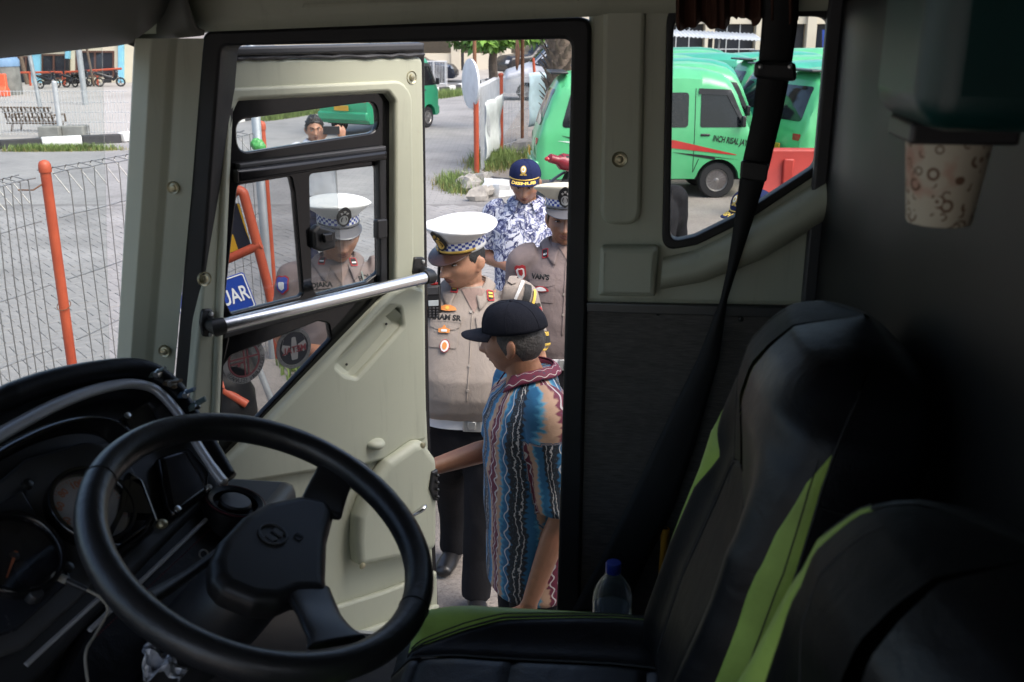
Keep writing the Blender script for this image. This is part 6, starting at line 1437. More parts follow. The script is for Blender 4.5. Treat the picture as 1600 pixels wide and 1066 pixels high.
def hand(mb, w, d, nrm, curl=.6, side=1, spread=.12, thumb_in=.5, sc=1.0):
    """w wrist point, d direction of the fingers, nrm out of the back of the hand, side +1 thumb on d x nrm side"""
    d = Vector(d).normalized(); nrm = (Vector(nrm) - d*Vector(nrm).dot(d)).normalized(); x = d.cross(nrm)*side
    w = Vector(w); mb.tube([w - d*.02, w + d*.02*sc, w + d*.06*sc, w + d*.088*sc], [(.026*sc, .019*sc), (.033*sc, .018*sc), (.041*sc, .0165*sc), (.038*sc, .013*sc)], 14, up=nrm)
    for i, (off, L) in enumerate(((.030, .070), (.010, .080), (-.011, .074), (-.030, .058))):
        b = w + d*.082*sc + x*off*sc; a = 0; p = b; dir_ = (d + x*(off*spread*8)).normalized(); pts = [b - d*.015*sc, b]
        for k, f in enumerate((.45, .32, .26)):
            a += curl*(.55 if k == 0 else .8); dd = (dir_*math.cos(a) - nrm*math.sin(a)); p = p + dd*L*f*sc; pts.append(p)
        mb.tube(pts, [.0095*sc, .0098*sc, .009*sc, .0085*sc, .0065*sc], 10)
    b = w + d*.03*sc + x*.032*sc; d1 = (d*.6 + x*.75 - nrm*.25*thumb_in).normalized(); d2 = (d*.85 + x*.15*(1-thumb_in) - nrm*.5*thumb_in).normalized()
    mb.tube([b - d1*.02*sc, b + d1*.022*sc, b + d1*.030*sc + d2*.026*sc, b + d1*.03*sc + d2*.052*sc], [.014*sc, .0125*sc, .0105*sc, .008*sc], 10)
def limb(mb, pts, rad, seg=16, n=20):
    P = spline(pts, n); xs = np.linspace(0, 1, len(rad)); Rr = [interp(k/n, xs, rad) for k in range(n+1)]; mb.tube(P, Rr, seg)
def sect(z, rx, ry, cy=0.0, cx=0.0, n=36, p=.8):
    return [Vector((cx + rx*math.copysign(abs(math.cos(a))**p, math.cos(a)), cy + ry*math.copysign(abs(math.sin(a))**p, math.sin(a)), z)) for a in [2*math.pi*k/n for k in range(n)]]
class Person:
    def __init__(s, label, loc, rz, H=1.70, group=None, vox=.0055, sk='skin_brown'):
        s.k = H/1.72; s.root = thing('person', label, 'person', (loc[0], loc[1], 0), rz, group); s.M = Matrix.Translation((loc[0], loc[1], 0)) @ rotz(rz); s.vox = vox; s.sk = sk; s.body = MB(); s.bv = {}
    def v(s, x, y, z): return Vector((x, y, z))*s.k
    def loc(s, q): return s.M.inverted() @ Vector(q)
    def add(s, name, me, mat, angle=180): return mobj(name, me, mat, s.root, False, angle)
    def torso(s, belly=0.0, lean=(0, 0), fat=1.0, tucked=True, shirt='uniform_khaki', sleeves=None, arms=None, hem=None, vox=.009, wr=.0035, pat=False, seed=0, flare=0.0, loose=1.0):
        """arms: {'r': (shoulder, elbow, wrist), 'l': ...} in metres at height 1.72"""
        k = s.k; s.arms = arms; v = s.v
        ln = lambda z: (lean[0]*max(0, z-.95)/.5, lean[1]*max(0, z-.95)/.5)
        # body under the clothes
        rings = []
        for z, rx, ry, cy in ((.84, .145, .10, 0), (.95, .15, .105, 0), (1.08, .14, .10, -.01-.02*belly), (1.22, .15, .10, -.01), (1.34, .155, .095, 0), (1.42, .13, .075, .005), (1.475, .06, .055, .01)):
            lx, ly = ln(z); rings.append([p*k for p in sect(z, rx*fat, ry*fat, cy+ly, lx)])
        s.body.rings(rings)
        # shirt
        mb = MB(); rings = []
        zs = ([(.948, .160, .112, -.006*belly), (.958, .170, .120+.020*belly, -.014*belly), (1.0, .174, .124+.036*belly, -.028*belly)] if tucked else [(hem or .74, .168, .118, 0), (.98, .172, .122+.030*belly, -.022*belly)]) + [(1.06, .172, .124+.050*belly, -.035*belly), (1.14, .172, .124+.050*belly, -.036*belly), (1.22, .178, .126+.030*belly, -.020*belly), (1.30, .186, .128+.008*belly, -.006), (1.37, .182, .112, 0), (1.42, .150, .088, .004), (1.455, .098, .074, .010), (1.475, .070, .064, .012)]
        for i, (z, rx, ry, cy) in enumerate(zs):
            lx, ly = ln(z); f = fat*loose*(1 + (flare if z < .95 else 0)) if z < 1.4 else 1; bw = 1+.05*belly if z < 1.25 else 1
            rings.append([p*k for p in sect(z, rx*f*bw, ry*f, cy+ly, lx)])
        mb.rings(rings)
        for key, sg in (('r', -1), ('l', 1)):
            sh, el, wr_ = (Vector(q) for q in arms[key]); L = sleeves.get(key, .62) if sleeves else .62
            up = (el-sh)
            if L <= 1: end = sh + up*L; limb(mb, [v(*(sh - up.normalized()*.02 + Vector((-sg*.06, 0, .005)))), v(*sh), v(*(sh+up*L*.5)), v(*end)], [.062*k, .071*k*fat**.5, .068*k*fat**.5, .066*k])
            else:
                fa = (wr_-el); limb(mb, [v(*(sh + Vector((-sg*.06, 0, .01)))), v(*sh), v(*(sh+up*.5)), v(*el), v(*(el+fa*.5)), v(*(el+fa*.96))], [.062*k, .072*k, .064*k, .055*k, .048*k, .040*k], n=30)
            # skin arm
            s.body_arm(sh, el, wr_)
        me = remesh(mb, vox, 3, .5)
        s.finish_cloth(me, wr, seed, arms, sleeves, pat)
        s.shirt = s.add('shirt', me, shirt); s.shirt_bvh = s.bvh_of(s.shirt)
        return s
    def finish_cloth(s, me, wr, seed, arms, sleeves, pat):
        n = len(me.vertices); co = np.empty(n*3); me.vertices.foreach_get('co', co); no = np.empty(n*3); me.vertex_normals.foreach_get('vector', no); co = co.reshape(-1, 3); no = no.reshape(-1, 3); k = s.k
        # which limb a point belongs to, for folds and for the run of the pattern
        segs = []
        for key in ('r', 'l'):
            sh, el, wq = (np.array(q)*k for q in arms[key]); segs.append((sh, el)); 
        def seg_t(p, a, b):
            d = b-a; t = np.clip(((p-a)@d)/(d@d), 0, 1); c = a + t[:, None]*d; return t, np.linalg.norm(p-c, axis=1)
        out = np.zeros(n); 
        rg = np.random.default_rng(seed)
        def field(sc, m):
            f = np.zeros(n)
            for _ in range(m):
                w = rg.normal(size=3); w = w/np.linalg.norm(w)*np.array(sc)*rg.uniform(.7, 1.4); f += np.sin(co @ w + rg.uniform(0, 6.28) + 1.2*np.sin(co @ (rg.normal(size=3)*7)))
            return f/math.sqrt(m)
        a = field((26, 26, 17), 5); b = field((60, 60, 70), 5); near = np.ones(n)
        for sh, el in segs:                                  # more folds round the armpit and the elbow
            for c_ in (sh*.75+el*.25, el): near += 1.3*np.exp(-(np.linalg.norm(co-c_, axis=1)/.11)**2)
        near += .9*np.exp(-((co[:, 2]-.97*k)/.05)**2)
        out = ((1-np.abs(a)*1.3)*.8 + b*.30)*near*.75
        co2 = co + no*(out*wr)[:, None]
        me.vertices.foreach_set('co', co2.ravel()); me.update()
        if pat:
            tr_r = np.hypot(co[:, 0], co[:, 1]); u = np.arctan2(co[:, 0], -co[:, 1])*.165*k; w_ = co[:, 2].copy()
            for (a, b), key in zip(segs, ('r', 'l')):
                t_, d = seg_t(co, a, b); sg = -1 if key == 'r' else 1
                m = (d < .085*k) & (t_ > .22) & (np.abs(co[:, 0]) > .12*k)
                ax = (b-a)/np.linalg.norm(b-a); ref = np.array([0, -1., 0]); ref = ref-ax*(ref@ax); ref /= np.linalg.norm(ref); sd = np.cross(ax, ref)
                rel = co - a; uu = np.arctan2(rel@sd, rel@ref)*.07*k + (.055 if key == 'l' else .02); u[m] = uu[m]; w_[m] = -(rel@ax)[m]
            at = me.attributes.new('pat', 'FLOAT_VECTOR', 'POINT'); at.data.foreach_set('vector', np.stack([u, w_, np.zeros(n)], 1).ravel())
    def body_arm(s, sh, el, wr_):
        v = s.v; k = s.k; sh, el, wr_ = Vector(sh), Vector(el), Vector(wr_); u1 = el-sh; u2 = wr_-el
        limb(s.body, [v(*(sh)), v(*(sh+u1*.35)), v(*(sh+u1*.8)), v(*el), v(*(el+u2*.25)), v(*(el+u2*.65)), v(*wr_)], [.050*k, .047*k, .043*k, .040*k, .041*k, .034*k, .026*k], n=28)
    def hands(s, key, d, nrm, curl=.6, thumb_in=.5):
        w = Vector(s.arms[key][2])*s.k; hand(s.body, w, d, nrm, curl, 1 if key == 'l' else -1, sc=s.k, thumb_in=thumb_in)
    def head(s, yaw=0, pitch=0, roll=0, base=None, **kw):
        b = s.v(*(base or (0, .0, 1.48))); k = s.k
        s.HM = Matrix.Translation(b) @ Matrix.Rotation(R(yaw), 4, 'Z') @ Matrix.Rotation(R(pitch), 4, 'X') @ Matrix.Rotation(R(roll), 4, 'Y') @ Matrix.Translation((0, -.022*k, .107*k)) @ Matrix.Scale(k, 4)
        head_mesh(s.body, s.HM, **kw); c = s.HM @ Vector((0, .022, -.06))
        s.body.tube([b + Vector((0, .012*k, -.06*k)), b + Vector((0, .010*k, 0)), b.lerp(c, .6), c], [(.066*k, .062*k), (.060*k, .058*k), (.058*k, .058*k), (.058*k, .060*k)], 20)
    def legs(s, trouser='trouser_black', spread=.09, rfoot=None, lfoot=None, vox=.012, shoe='shoe_black', hidden=False, waist=.95, fat=1.0):
        v = s.v; k = s.k; mb = MB()
        mb.rings([[p*k for p in sect(z, rx*fat, ry*fat, 0)] for z, rx, ry in ((.76, .165, .115), (.86, .172, .122), (waist, .166, .118), (waist+.03, .162, .114))])
        for sg, ft in ((-1, rfoot), (1, lfoot)):
            fx, fy = ft or (sg*spread*1.15, .0)
            pts = [v(sg*.085, 0, .86), v(lerp(sg*.09, fx, .3), lerp(0, fy, .25)-.005, .66), v(lerp(sg*.09, fx, .6), lerp(0, fy, .6)-.01, .48), v(lerp(sg*.09, fx, .8), lerp(0, fy, .85), .28), v(fx, fy, .07)]
            limb(mb, pts, [.098*k*fat, .092*k*fat, .075*k*fat, .068*k, .066*k]); limb(s.body, [v(sg*.08, 0, .88), pts[2], v(fx, fy, .08)], [.075*k, .052*k, .036*k])
            sm = MB(); f = v(fx, fy, 0); out = R(12)*sg; d = Vector((math.sin(out), -math.cos(out), 0))
            sm.tube([f + d*-.075*k + Z*.045, f + d*-.05*k + Z*.052, f + d*.03*k + Z*.05, f + d*.10*k + Z*.042, f + d*.165*k + Z*.034, f + d*.185*k + Z*.03], [(.025, .03), (.040, .045), (.043, .048), (.049, .040), (.043, .030), (.02, .016)], 16, up=Z)
            s.add('shoe', remesh(sm, .008, 2), shoe)
        me = remesh(mb, vox, 3); n = len(me.vertices)
        for vv in me.vertices: vv.co += vv.normal*(.006*noise.noise(Vector((vv.co.x*10, vv.co.y*10, vv.co.z*7))))
        s.add('trousers', me, trouser)
    def done(s, dec=.45):
        s.bodyobj = s.add('body', remesh(s.body, s.vox, 2, .35, dec), s.sk)
        s.body_bvh = s.bvh_of(s.bodyobj); return s
    def bvh_of(s, o):
        me = o.data; return BVHTree.FromPolygons([s.M @ v.co for v in me.vertices], [list(p.vertices) for p in me.polygons])
    def face(s, brow='hair_black', open_=1.0, mous=False):
        k = s.k
        for sg in (-1, 1):
            e = s.HM @ Vector((sg*.031, -.0775, .003)); R3 = s.HM.to_3x3()
            MB().ball(e, (.0125, .011, .0052*open_), 14, R3.normalized()).build('eye', 'eye_white', s.root, False, 180); MB().ball(s.HM @ Vector((sg*.031, -.0868, .003)), (.0052, .0032, .0050*open_), 10, R3.normalized()).build('iris', 'eye_dark', s.root, False, 180)
            pts = []
            for q in np.linspace(0, 1, 7):
                o = s.M @ (s.HM @ Vector((sg*lerp(.012, .050, q), -.2, .022+.006*math.sin(q*2.4)))); d = (s.M.to_3x3() @ (s.HM.to_3x3() @ Vector((0, 1, 0)))).normalized(); h = s.body_bvh.ray_cast(o, d)
                if h[0] is not None: pts.append(s.loc(h[0]))
            if len(pts) > 3: MB().tube(pts, [(.0018, .0030)]+[(.0022, .0042)]*(len(pts)-2)+[(.001, .0015)], 6).build('eyebrow', brow, s.root, False, 180)
            # upper lid line
            pts = [s.HM @ Vector((sg*.031 + .0125*math.cos(a), -.0855+abs(math.cos(a))*.006, .0035+.0058*open_*math.sin(a))) for a in np.linspace(.1, math.pi-.1, 8)]; MB().tube(pts, .0012, 5).build('eyelid', 'hair_black', s.root, False, 180)
        for zz, mt in ((-.056, 'lips'), (-.0695, 'lips')):
            pts = []
            for q in np.linspace(-1, 1, 9):
                o = s.M @ (s.HM @ Vector((q*.0225, -.2, zz - .0025*(q*q if zz > -.06 else -q*q*1.6)))); d = (s.M.to_3x3() @ (s.HM.to_3x3() @ Vector((0, 1, 0)))).normalized(); h = s.body_bvh.ray_cast(o, d)
                if h[0] is not None: pts.append(s.loc(h[0]))
            if len(pts) > 4: n = len(pts); MB().tube(pts, [(.0016, .0012+.0042*math.sin(math.pi*i/(n-1))) for i in range(n)], 6).build('lip', mt, s.root, False, 180)
    def hair(s, mat='hair_black', full=False, low=-.035, thick=.010):
        mb = MB(); HM = s.HM
        def fn(q, r):
            lo = lerp(-1.92, 1.92, q) if not full else lerp(-math.pi, math.pi, q); back = abs(lo)/math.pi
            # lo=0 is the back of the head
            fr = abs(lo)/1.92
            zlo = (interp(fr, [0, .5, .70, .80, 1], [-.075, -.06, -.02, low+.0, .012]) if not full else interp(abs(lo)/math.pi, [0, .4, .52, .58, .66, .8, 1], [-.07, -.05, -.02, -.025, .035, .062, .070]))
            z = lerp(zlo, .1175, r); ph = math.sqrt(max(0, 1-(min(z, .117)/.118)**2)) if z > 0 else math.sqrt(max(.05, 1-(z/.118)**2))
            t_ = max(0, -z)/.118; x = math.sin(lo)*.0765*ph*(1-.36*t_**2.2+.1*t_*(1-t_)); y = math.cos(lo)*ph*(.102 if math.cos(lo) > 0 else .094)*(1-(.45*t_**1.5 if math.cos(lo) > 0 else 0))
            p = Vector((x, y, z)); th = thick*(1+(1.1 if full else .6)*noise.noise(p*(45 if full else 60)))*min(1, .45+r*3)*(1.9 if full and r > .35 else 1)
            if full and abs(lo)/math.pi > .7: th *= 1.35
            nrm = Vector((x, y, z*.8+.02)).normalized(); return HM @ (p + nrm*th)
        mb.grid(fn, 56, 18, False); s.add('hair', mb.mesh(), mat)
    # ------------------------------------------------------------- headgear
    def peaked_cap(s, top='cap_white', check=True, visor='visor_brown', tilt=0, badge='gold'):
        k = 1.0; C = s.HM @ Matrix.Translation((0, .006, .047)) @ Matrix.Rotation(R(tilt), 4, 'X'); n = 56
        def ring(z, rx, ryf, ryb, lift=0.0, cy=0.0): return [C @ Vector((rx*math.sin(a), cy + (-(ryf) if math.cos(a) > 0 else -ryb)*math.cos(a), z + lift*max(0, math.cos(a))**1.0)) for a in [2*math.pi*q/n for q in range(n)]]
        crown = MB(); crown.rings([ring(.046, .086, .104, .107), ring(.056, .097, .113, .117, .004), ring(.068, .118, .128, .133, .014), ring(.078, .136, .137, .146, .022), ring(.083, .141, .140, .150, .025), ring(.087, .137, .136, .146, .025), ring(.091, .113, .113, .123, .022), ring(.094, .065, .065, .075, .014), ring(.095, .01, .01, .01, .003)], True, (True, True))
        cap = s.add('cap', crown.mesh(), top)
        band_ = MB(); R_ = [ring(.0, .0845, .1025, .1055), ring(.010, .0852, .1032, .106), ring(.049, .0858, .104, .1068)]
        band_.rings(R_, True, (True, False)); s.add('cap_band', band_.mesh(), top)
        mbk = MB(); z0, z1 = .019, .049; rows = [ring(z, .0866, .1048, .1076) for z in np.linspace(z0, z1, 4)]; mbk.rings(rows, True, (False, False)); me = mbk.mesh()
        at = me.attributes.new('pat', 'FLOAT_VECTOR', 'POINT')
        # one extra seam column would be needed for a closed u: take the angle itself
        vals = []
        for i, z in enumerate(np.linspace(0, 1, 4)):
            for q in range(n): vals += [q/n if q < n-1 else (n-1)/n, float(z)*.999, 0]
        at.data.foreach_set('vector', vals); s.add('checker_band', me, 'hat_checker')
        vis = MB()
        def vf(q, r):
            a = lerp(-1.25, 1.25, q); ext = .058*math.cos(a*1.15)**.8*r if math.cos(a*1.15) > 0 else 0
            return C @ Vector((math.sin(a)*(.086+ext*.45), -(.1035*math.cos(a)) - ext*.92, .010 - r*.030*math.cos(a)**2 - .004))
        vis.grid(vf, 30, 8, True); o = s.add('visor', vis.mesh(), visor); md = o.modifiers.new('s', 'SOLIDIFY'); md.thickness = .003
        st = MB(); st.tube([C @ Vector((.0885*math.sin(a), -.1065*math.cos(a), .013)) for a in np.linspace(-1.35, 1.35, 30)], [(.0022, .0055)]*30, 8, up=(C.to_3x3() @ Vector((0, 0, 1)))); s.add('chin_strap', st.mesh(), 'gold' if badge == 'gold' else visor)
        for a in (-1.35, 1.35): b = MB(); b.ball(C @ Vector((.089*math.sin(a), -.107*math.cos(a), .014)), .006, 10); s.add('strap_button', b.mesh(), 'gold' if badge == 'gold' else 'buckle_silver')
        # badge: dark shield with raised emblem
        def bpt(x, y, off): a = x/.105; rr = lerp(.1055, .143, max(0, (y-.046)/.05)) if y > .046 else .1055; return C @ Vector((math.sin(a)*rr*.93, -math.cos(a)*rr-off, y*.93 + .022*max(0, (y-.05)/.05)))
        def sh(outl, mat, off, name):
            me = curve_mesh([outl], 0, 0); bm = bmesh.new(); bm.from_mesh(me); bmesh.ops.triangulate(bm, faces=bm.faces)
            for _ in range(3):
                le = [e for e in bm.edges if e.calc_length() > .008]
                if le: bmesh.ops.subdivide_edges(bm, edges=le, cuts=1); bmesh.ops.triangulate(bm, faces=bm.faces)
            for v_ in bm.verts: v_.co = bpt(v_.co.x, v_.co.y, off)
            bm.to_mesh(me); bm.free(); o = s.add(name, me, mat, 0); md = o.modifiers.new('s', 'SOLIDIFY'); md.thickness = .003; md.offset = 1
        sh(fillet([(-.0, .018), (.022, .030), (.031, .060), (.020, .084), (0, .100), (-.020, .084), (-.031, .060), (-.022, .030)], .012), 'patch_black', .003, 'cap_badge')
        gm = 'gold' if badge == 'gold' else 'buckle_silver'
        outl = circle2((0, .048), .019, 24); inn = circle2((0, .050), .0125, 20)
        me = curve_mesh([outl, inn], 0, 0); bm = bmesh.new(); bm.from_mesh(me); bmesh.ops.triangulate(bm, faces=bm.faces)
        for v_ in bm.verts: v_.co = bpt(v_.co.x, v_.co.y, .007)
        bm.to_mesh(me); bm.free(); s.add('badge_wreath', me, gm, 0)
        sh(fillet([(-.004, .034), (.004, .034), (.009, .050), (.004, .062), (-.004, .062), (-.009, .050)], .003), gm, .007, 'badge_figure')
        for x, y in ((-.010, .074), (0, .080), (.010, .074)):
            star = [(x + (.0052 if q % 2 == 0 else .0022)*math.sin(q*math.pi/5), y + (.0052 if q % 2 == 0 else .0022)*math.cos(q*math.pi/5)) for q in range(10)]; sh(star, gm, .007, 'badge_star')
    def baseball_cap(s, mat='cap_black', brim=1.0, text=None, emblem=False, tilt=0, gold=False, lift=.038):
        C = s.HM @ Matrix.Translation((0, .006, lift)) @ Matrix.Rotation(R(tilt), 4, 'X'); n = 56; mb = MB(); rings = []
        for q in np.linspace(0, 1, 16):
            a = q*math.pi/2; rr = math.cos(a)**.72; zz = .092*math.sin(a)**.9
            rings.append([C @ Vector(((.0905*rr)*math.sin(t_), (-.108 if math.cos(t_) > 0 else -.112)*rr*math.cos(t_) + .002*q, zz + .008*math.cos(t_)*math.sin(2*a))) for t_ in [2*math.pi*j/n for j in range(n)]])
        mb.rings(rings, True, (True, True)); s.add('cap', mb.mesh(), mat)
        def cp(a, q): b = q*math.pi/2; rr = math.cos(b)**.72; return Vector((.0905*rr*math.sin(a), (-.108 if math.cos(a) > 0 else -.112)*rr*math.cos(a)+.002*q, .092*math.sin(b)**.9 + .008*math.cos(a)*math.sin(2*b)))
        for j in range(6):
            a = j*math.pi/3 + math.pi/6; t_ = MB(); t_.tube([C @ (cp(a, q)*1.004) for q in np.linspace(.02, .96, 14)], .0011, 5); s.add('cap_seam', t_.mesh(), mat)
        b = MB(); b.ball(C @ Vector((0, .002, .093)), (.007, .007, .004), 10); s.add('cap_button', b.mesh(), mat)
        def vf(q, r):
            a = lerp(-1.05, 1.05, q); ext = .072*brim*max(0, math.cos(a*1.42))**.6*r
            return C @ Vector((math.sin(a)*(.089+ext*.25), -.107*math.cos(a) - ext, .004 - .020*(math.sin(a)**2)*r*1.0 - .012*r + .006*r*math.cos(a)))
        v_ = MB(); v_.grid(vf, 30, 10, True); o = s.add('brim', v_.mesh(), mat); md = o.modifiers.new('s', 'SOLIDIFY'); md.thickness = .0035
        self_ = s
        def onbrim(x, r, off=.0): a = x; p = vf((a+1.05)/2.1, r); return p + (C.to_3x3() @ Vector((0, 0, 1))).normalized()*off
        if gold:
            t_ = MB(); t_.tube([C @ (cp(a, .045)*1.012) for a in np.linspace(-1.1, 1.1, 24)], .0042, 6); s.add('cap_cord', t_.mesh(), 'gold')
        if text:
            me = text_mesh(text, .046, bold=.0016); 
            for vv in me.vertices:
                a = vv.co.x/.098; r = .50 - vv.co.y/.062; vv.co = onbrim(a, max(0.02, min(1, r)), .0012)
            s.add('cap_lettering', me, 'patch_yellow', 0)
        if emblem:
            for rad, mt, off in ((.021, 'gold', 1.018), (.014, 'patch_white', 1.03), (.008, 'gold', 1.04)):
                me = curve_mesh([circle2((0, 0), rad, 20)], 0, 0)
                for vv in me.vertices: vv.co = C @ (cp(vv.co.x/.1, .42 + vv.co.y/.125)*off)
                s.add('cap_emblem', me, mt, 0)
            me = curve_mesh([fillet([(-.024, -.028), (.024, -.028), (.017, -.020), (-.017, -.020)], .002)], 0, 0)
            for vv in me.vertices: vv.co = C @ (cp(vv.co.x/.1, .42 + vv.co.y/.125)*1.02)
            s.add('cap_emblem', me, 'gold', 0)
    # ------------------------------------------------------------- cloth details
    def collar(s, mat, open_=.5, wd=.036, h=.042, rx=.072, ry=.070, pat=False, base=1.455, drop=.0, cy=.010):
        """folded collar: a band round the neck with two pointed leaves in front"""
        k = s.k; mb = MB(); vals = []
        A0 = .32+open_*.35
        def fn(q, r):
            a = lerp(A0, 2*math.pi-A0, q)      # 0 = front
            f = math.cos(a); fr = max(0, f)
            pt = max(0, 1-abs(min(q, 1-q))/.10)
            # r 0 top of stand, 1 outer hem
            rr = wd*r + .008*pt*r; z = lerp(base + .038 - .020*fr, base + .010 - .030*fr - .026*pt, r) + .006*math.sin(math.pi*r) - drop*fr
            x = math.sin(a)*(rx+rr*1.1); y = cy - math.cos(a)*(ry+rr) - .014*fr*r - .012*fr
            return Vector((x, y, z))*k
        mb.grid(fn, 60, 6, True); me = mb.mesh()
        if pat:
            at = me.attributes.new('pat', 'FLOAT_VECTOR', 'POINT')
            for j in range(7):
                for i in range(61): at.data[j*61+i].vector = (i/60*.45, j/6*.05, 0)
        o = s.add('collar', me, mat); md = o.modifiers.new('s', 'SOLIDIFY'); md.thickness = .004
        st = MB(); st.grid(lambda q, r: Vector((math.sin(lerp(A0, 2*math.pi-A0, q))*(rx-.002), cy-math.cos(lerp(A0, 2*math.pi-A0, q))*(ry-.002)-.012*max(0, math.cos(lerp(A0, 2*math.pi-A0, q))), base - .02 + .050*r - .024*max(0, math.cos(lerp(A0, 2*math.pi-A0, q)))-drop*max(0, math.cos(lerp(A0, 2*math.pi-A0, q)))))*k, 40, 3, True); me = st.mesh()
        if pat: me.attributes.new('pat', 'FLOAT_VECTOR', 'POINT')
        o2 = s.add('collar_stand', me, mat); md = o2.modifiers.new('s', 'SOLIDIFY'); md.thickness = .003
        V, F = [], []
        for ob in (s.shirt, o):
            b0 = len(V); V += [s.M @ v_.co for v_ in ob.data.vertices]; F += [[b0+i for i in p.vertices] for p in ob.data.polygons]
        s.top_bvh = BVHTree.FromPolygons(V, F)
    def decal(s, name, loops, at_px, mat, off=.0025, rot=0.0, th=.0012, me=None, bvh=None, up=None, parent=None):
        """a patch sewn on the shirt: its middle is found along the view ray, its outline laid on the cloth"""
        bvh = bvh or s.shirt_bvh; o = CAM; d = ray(*at_px).normalized(); h = bvh.ray_cast(o, d)
        if h[0] is None: print('no hit', name, at_px); return None
        return s.decal_at(name, loops, h[0], h[1], mat, off, rot, th, me, bvh)
    def decal_at(s, name, loops, P, nrm, mat, off=.0025, rot=0.0, th=.0012, me=None, bvh=None):
        bvh = bvh or s.shirt_bvh
        # steady normal: mean over a small patch
        acc = Vector(nrm)
        for q in bvh.find_nearest_range(P, .035): acc += q[1]
        nrm = acc.normalized()
        if nrm.dot(CAM-P) < 0: nrm = -nrm
        ex = Z.cross(nrm).normalized(); ey = nrm.cross(ex); c_, s_ = math.cos(rot), math.sin(rot); ex, ey = ex*c_+ey*s_, ey*c_-ex*s_
        if me is None: me = curve_mesh(loops, 0, 0)
        bm = bmesh.new(); bm.from_mesh(me)
        if loops is not None:
            bmesh.ops.triangulate(bm, faces=bm.faces)
            for _ in range(4):
                le = [e for e in bm.edges if e.calc_length() > .012]
                if not le: break
                bmesh.ops.subdivide_edges(bm, edges=le, cuts=1); bmesh.ops.triangulate(bm, faces=bm.faces)
        for v_ in bm.verts:
            q = P + ex*v_.co.x + ey*v_.co.y; hh = bvh.ray_cast(q + nrm*.06, -nrm, .2); w_ = hh[0] if hh[0] is not None else q
            v_.co = s.loc(w_ + nrm*off)
        bm.to_mesh(me); bm.free(); o = s.add(name, me, mat, 0)
        if th: md = o.modifiers.new('s', 'SOLIDIFY'); md.thickness = th; md.offset = 1
        return o
    def text(s, txt, size, at_px, mat, off=.004, sx=1.0, rot=0.0, bold=.0006, align='CENTER', th=.0006, shear=0):
        me = text_mesh(txt, size, bold=bold, sx=sx, align=align, shear=shear); return s.decal('lettering', None, at_px, mat, off, rot, th, me)
    def line(s, pts_px, r, mat, name='seam', off=.0005, bvh=None):
        pts = []
        for (x0, y0), (x1, y1) in zip(pts_px[:-1], pts_px[1:]):
            for q in np.linspace(0, 1, 10)[:-1]:
                h = (bvh or s.shirt_bvh).ray_cast(CAM, ray(lerp(x0, x1, q), lerp(y0, y1, q)).normalized())
                if h[0] is not None: pts.append(s.loc(h[0] + (CAM-h[0]).normalized()*off))
        if len(pts) > 2: m = MB(); m.tube(pts, r, 6); s.add(name, m.mesh(), mat)
    def buttons(s, pxs, mat='button', r=.0055, name='button'):
        for p in pxs: s.decal(name, [circle2((0, 0), r, 14)], p, mat, .003, 0, .003)
    def belt(s, mat, z=.95, h=.045, rx=.172, ry=.124, cy=0, buckle='buckle_silver', bx=0.0, fat=1.0):
        k = s.k; mb = MB(); n = 48
        R_ = lambda zz, g: [Vector(((rx*fat+g)*math.copysign(abs(math.sin(a))**.8, math.sin(a)), cy-(ry+g)*math.copysign(abs(math.cos(a))**.8, math.cos(a)), zz))*k for a in [2*math.pi*q/n for q in range(n)]]
        mb.rings([R_(z-h/2, .0), R_(z-h/2, .006), R_(z+h/2, .006), R_(z+h/2, .0)], True, (False, False)); s.add('belt', mb.mesh(), mat, 40)
        b = MB(); b.box(Vector((bx, cy-ry-.010, z))*k, (.075*k, .012, h*1.15*k)); o = s.add('belt_buckle', b.mesh(), buckle, 40); md = o.modifiers.new('b', 'BEVEL'); md.width = .004; md.segments = 2
        b = MB(); b.box(Vector((bx, cy-ry-.017, z))*k, (.034*k, .010, h*.75*k)); o = s.add('buckle_button', b.mesh(), buckle, 40); md = o.modifiers.new('b', 'BEVEL'); md.width = .004
shield = fillet([(0, -.045), (.030, -.022), (.036, .030), (.018, .040), (0, .036), (-.018, .040), (-.036, .030), (-.030, -.022)], .006)
def rnd(w, h, r=.004): return fillet([(-w/2, -h/2), (w/2, -h/2), (w/2, h/2), (-w/2, h/2)], r, 4)
def place(px, py, ztop, scale=1.0):
    d = ray(px, py); t_ = (ztop-CAMZ)/d.z; p = CAM + d*t_; return (p.x, p.y)
# ------------------------------------------------------------------ officer with the white cap, in front of the door
L_ = place(729, 352, 1.74)
o1 = Person('officer in khaki shirt and white checkered cap, facing the open door', L_, R(-4), 1.755, None, .0045, 'skin_tan')
o1.torso(belly=1.0, fat=1.12, shirt='uniform_khaki', sleeves={'r': .70, 'l': .78}, arms={'r': ((-.20, .0, 1.41), (-.245, .06, 1.13), (-.25, -.10, .92)), 'l': ((.205, 0, 1.415), (.275, .03, 1.15), (.25, -.12, .94))}, wr=.0048, seed=3)
o1.hands('r', (0, -.5, -1), (-1, 0, 0), .5); o1.hands('l', (0, -.4, -1), (1, 0, 0), .5)
o1.head(yaw=-36, pitch=8, roll=3, wide=1.03, jaw=1.02, cheek=1.1, nose=1.15); o1.legs('trouser_black', .10, (-.13, .42), (.02, .0), waist=.94, fat=1.04); o1.done(); o1.face(open_=.6); o1.hair('hair_black', low=-.03, thick=.004)
o1.peaked_cap('cap_white', tilt=2); o1.collar('uniform_khaki', .55, drop=.022); o1.belt('belt_white', .940, .050, .190, .140, -.012, 'buckle_silver', bx=.03)
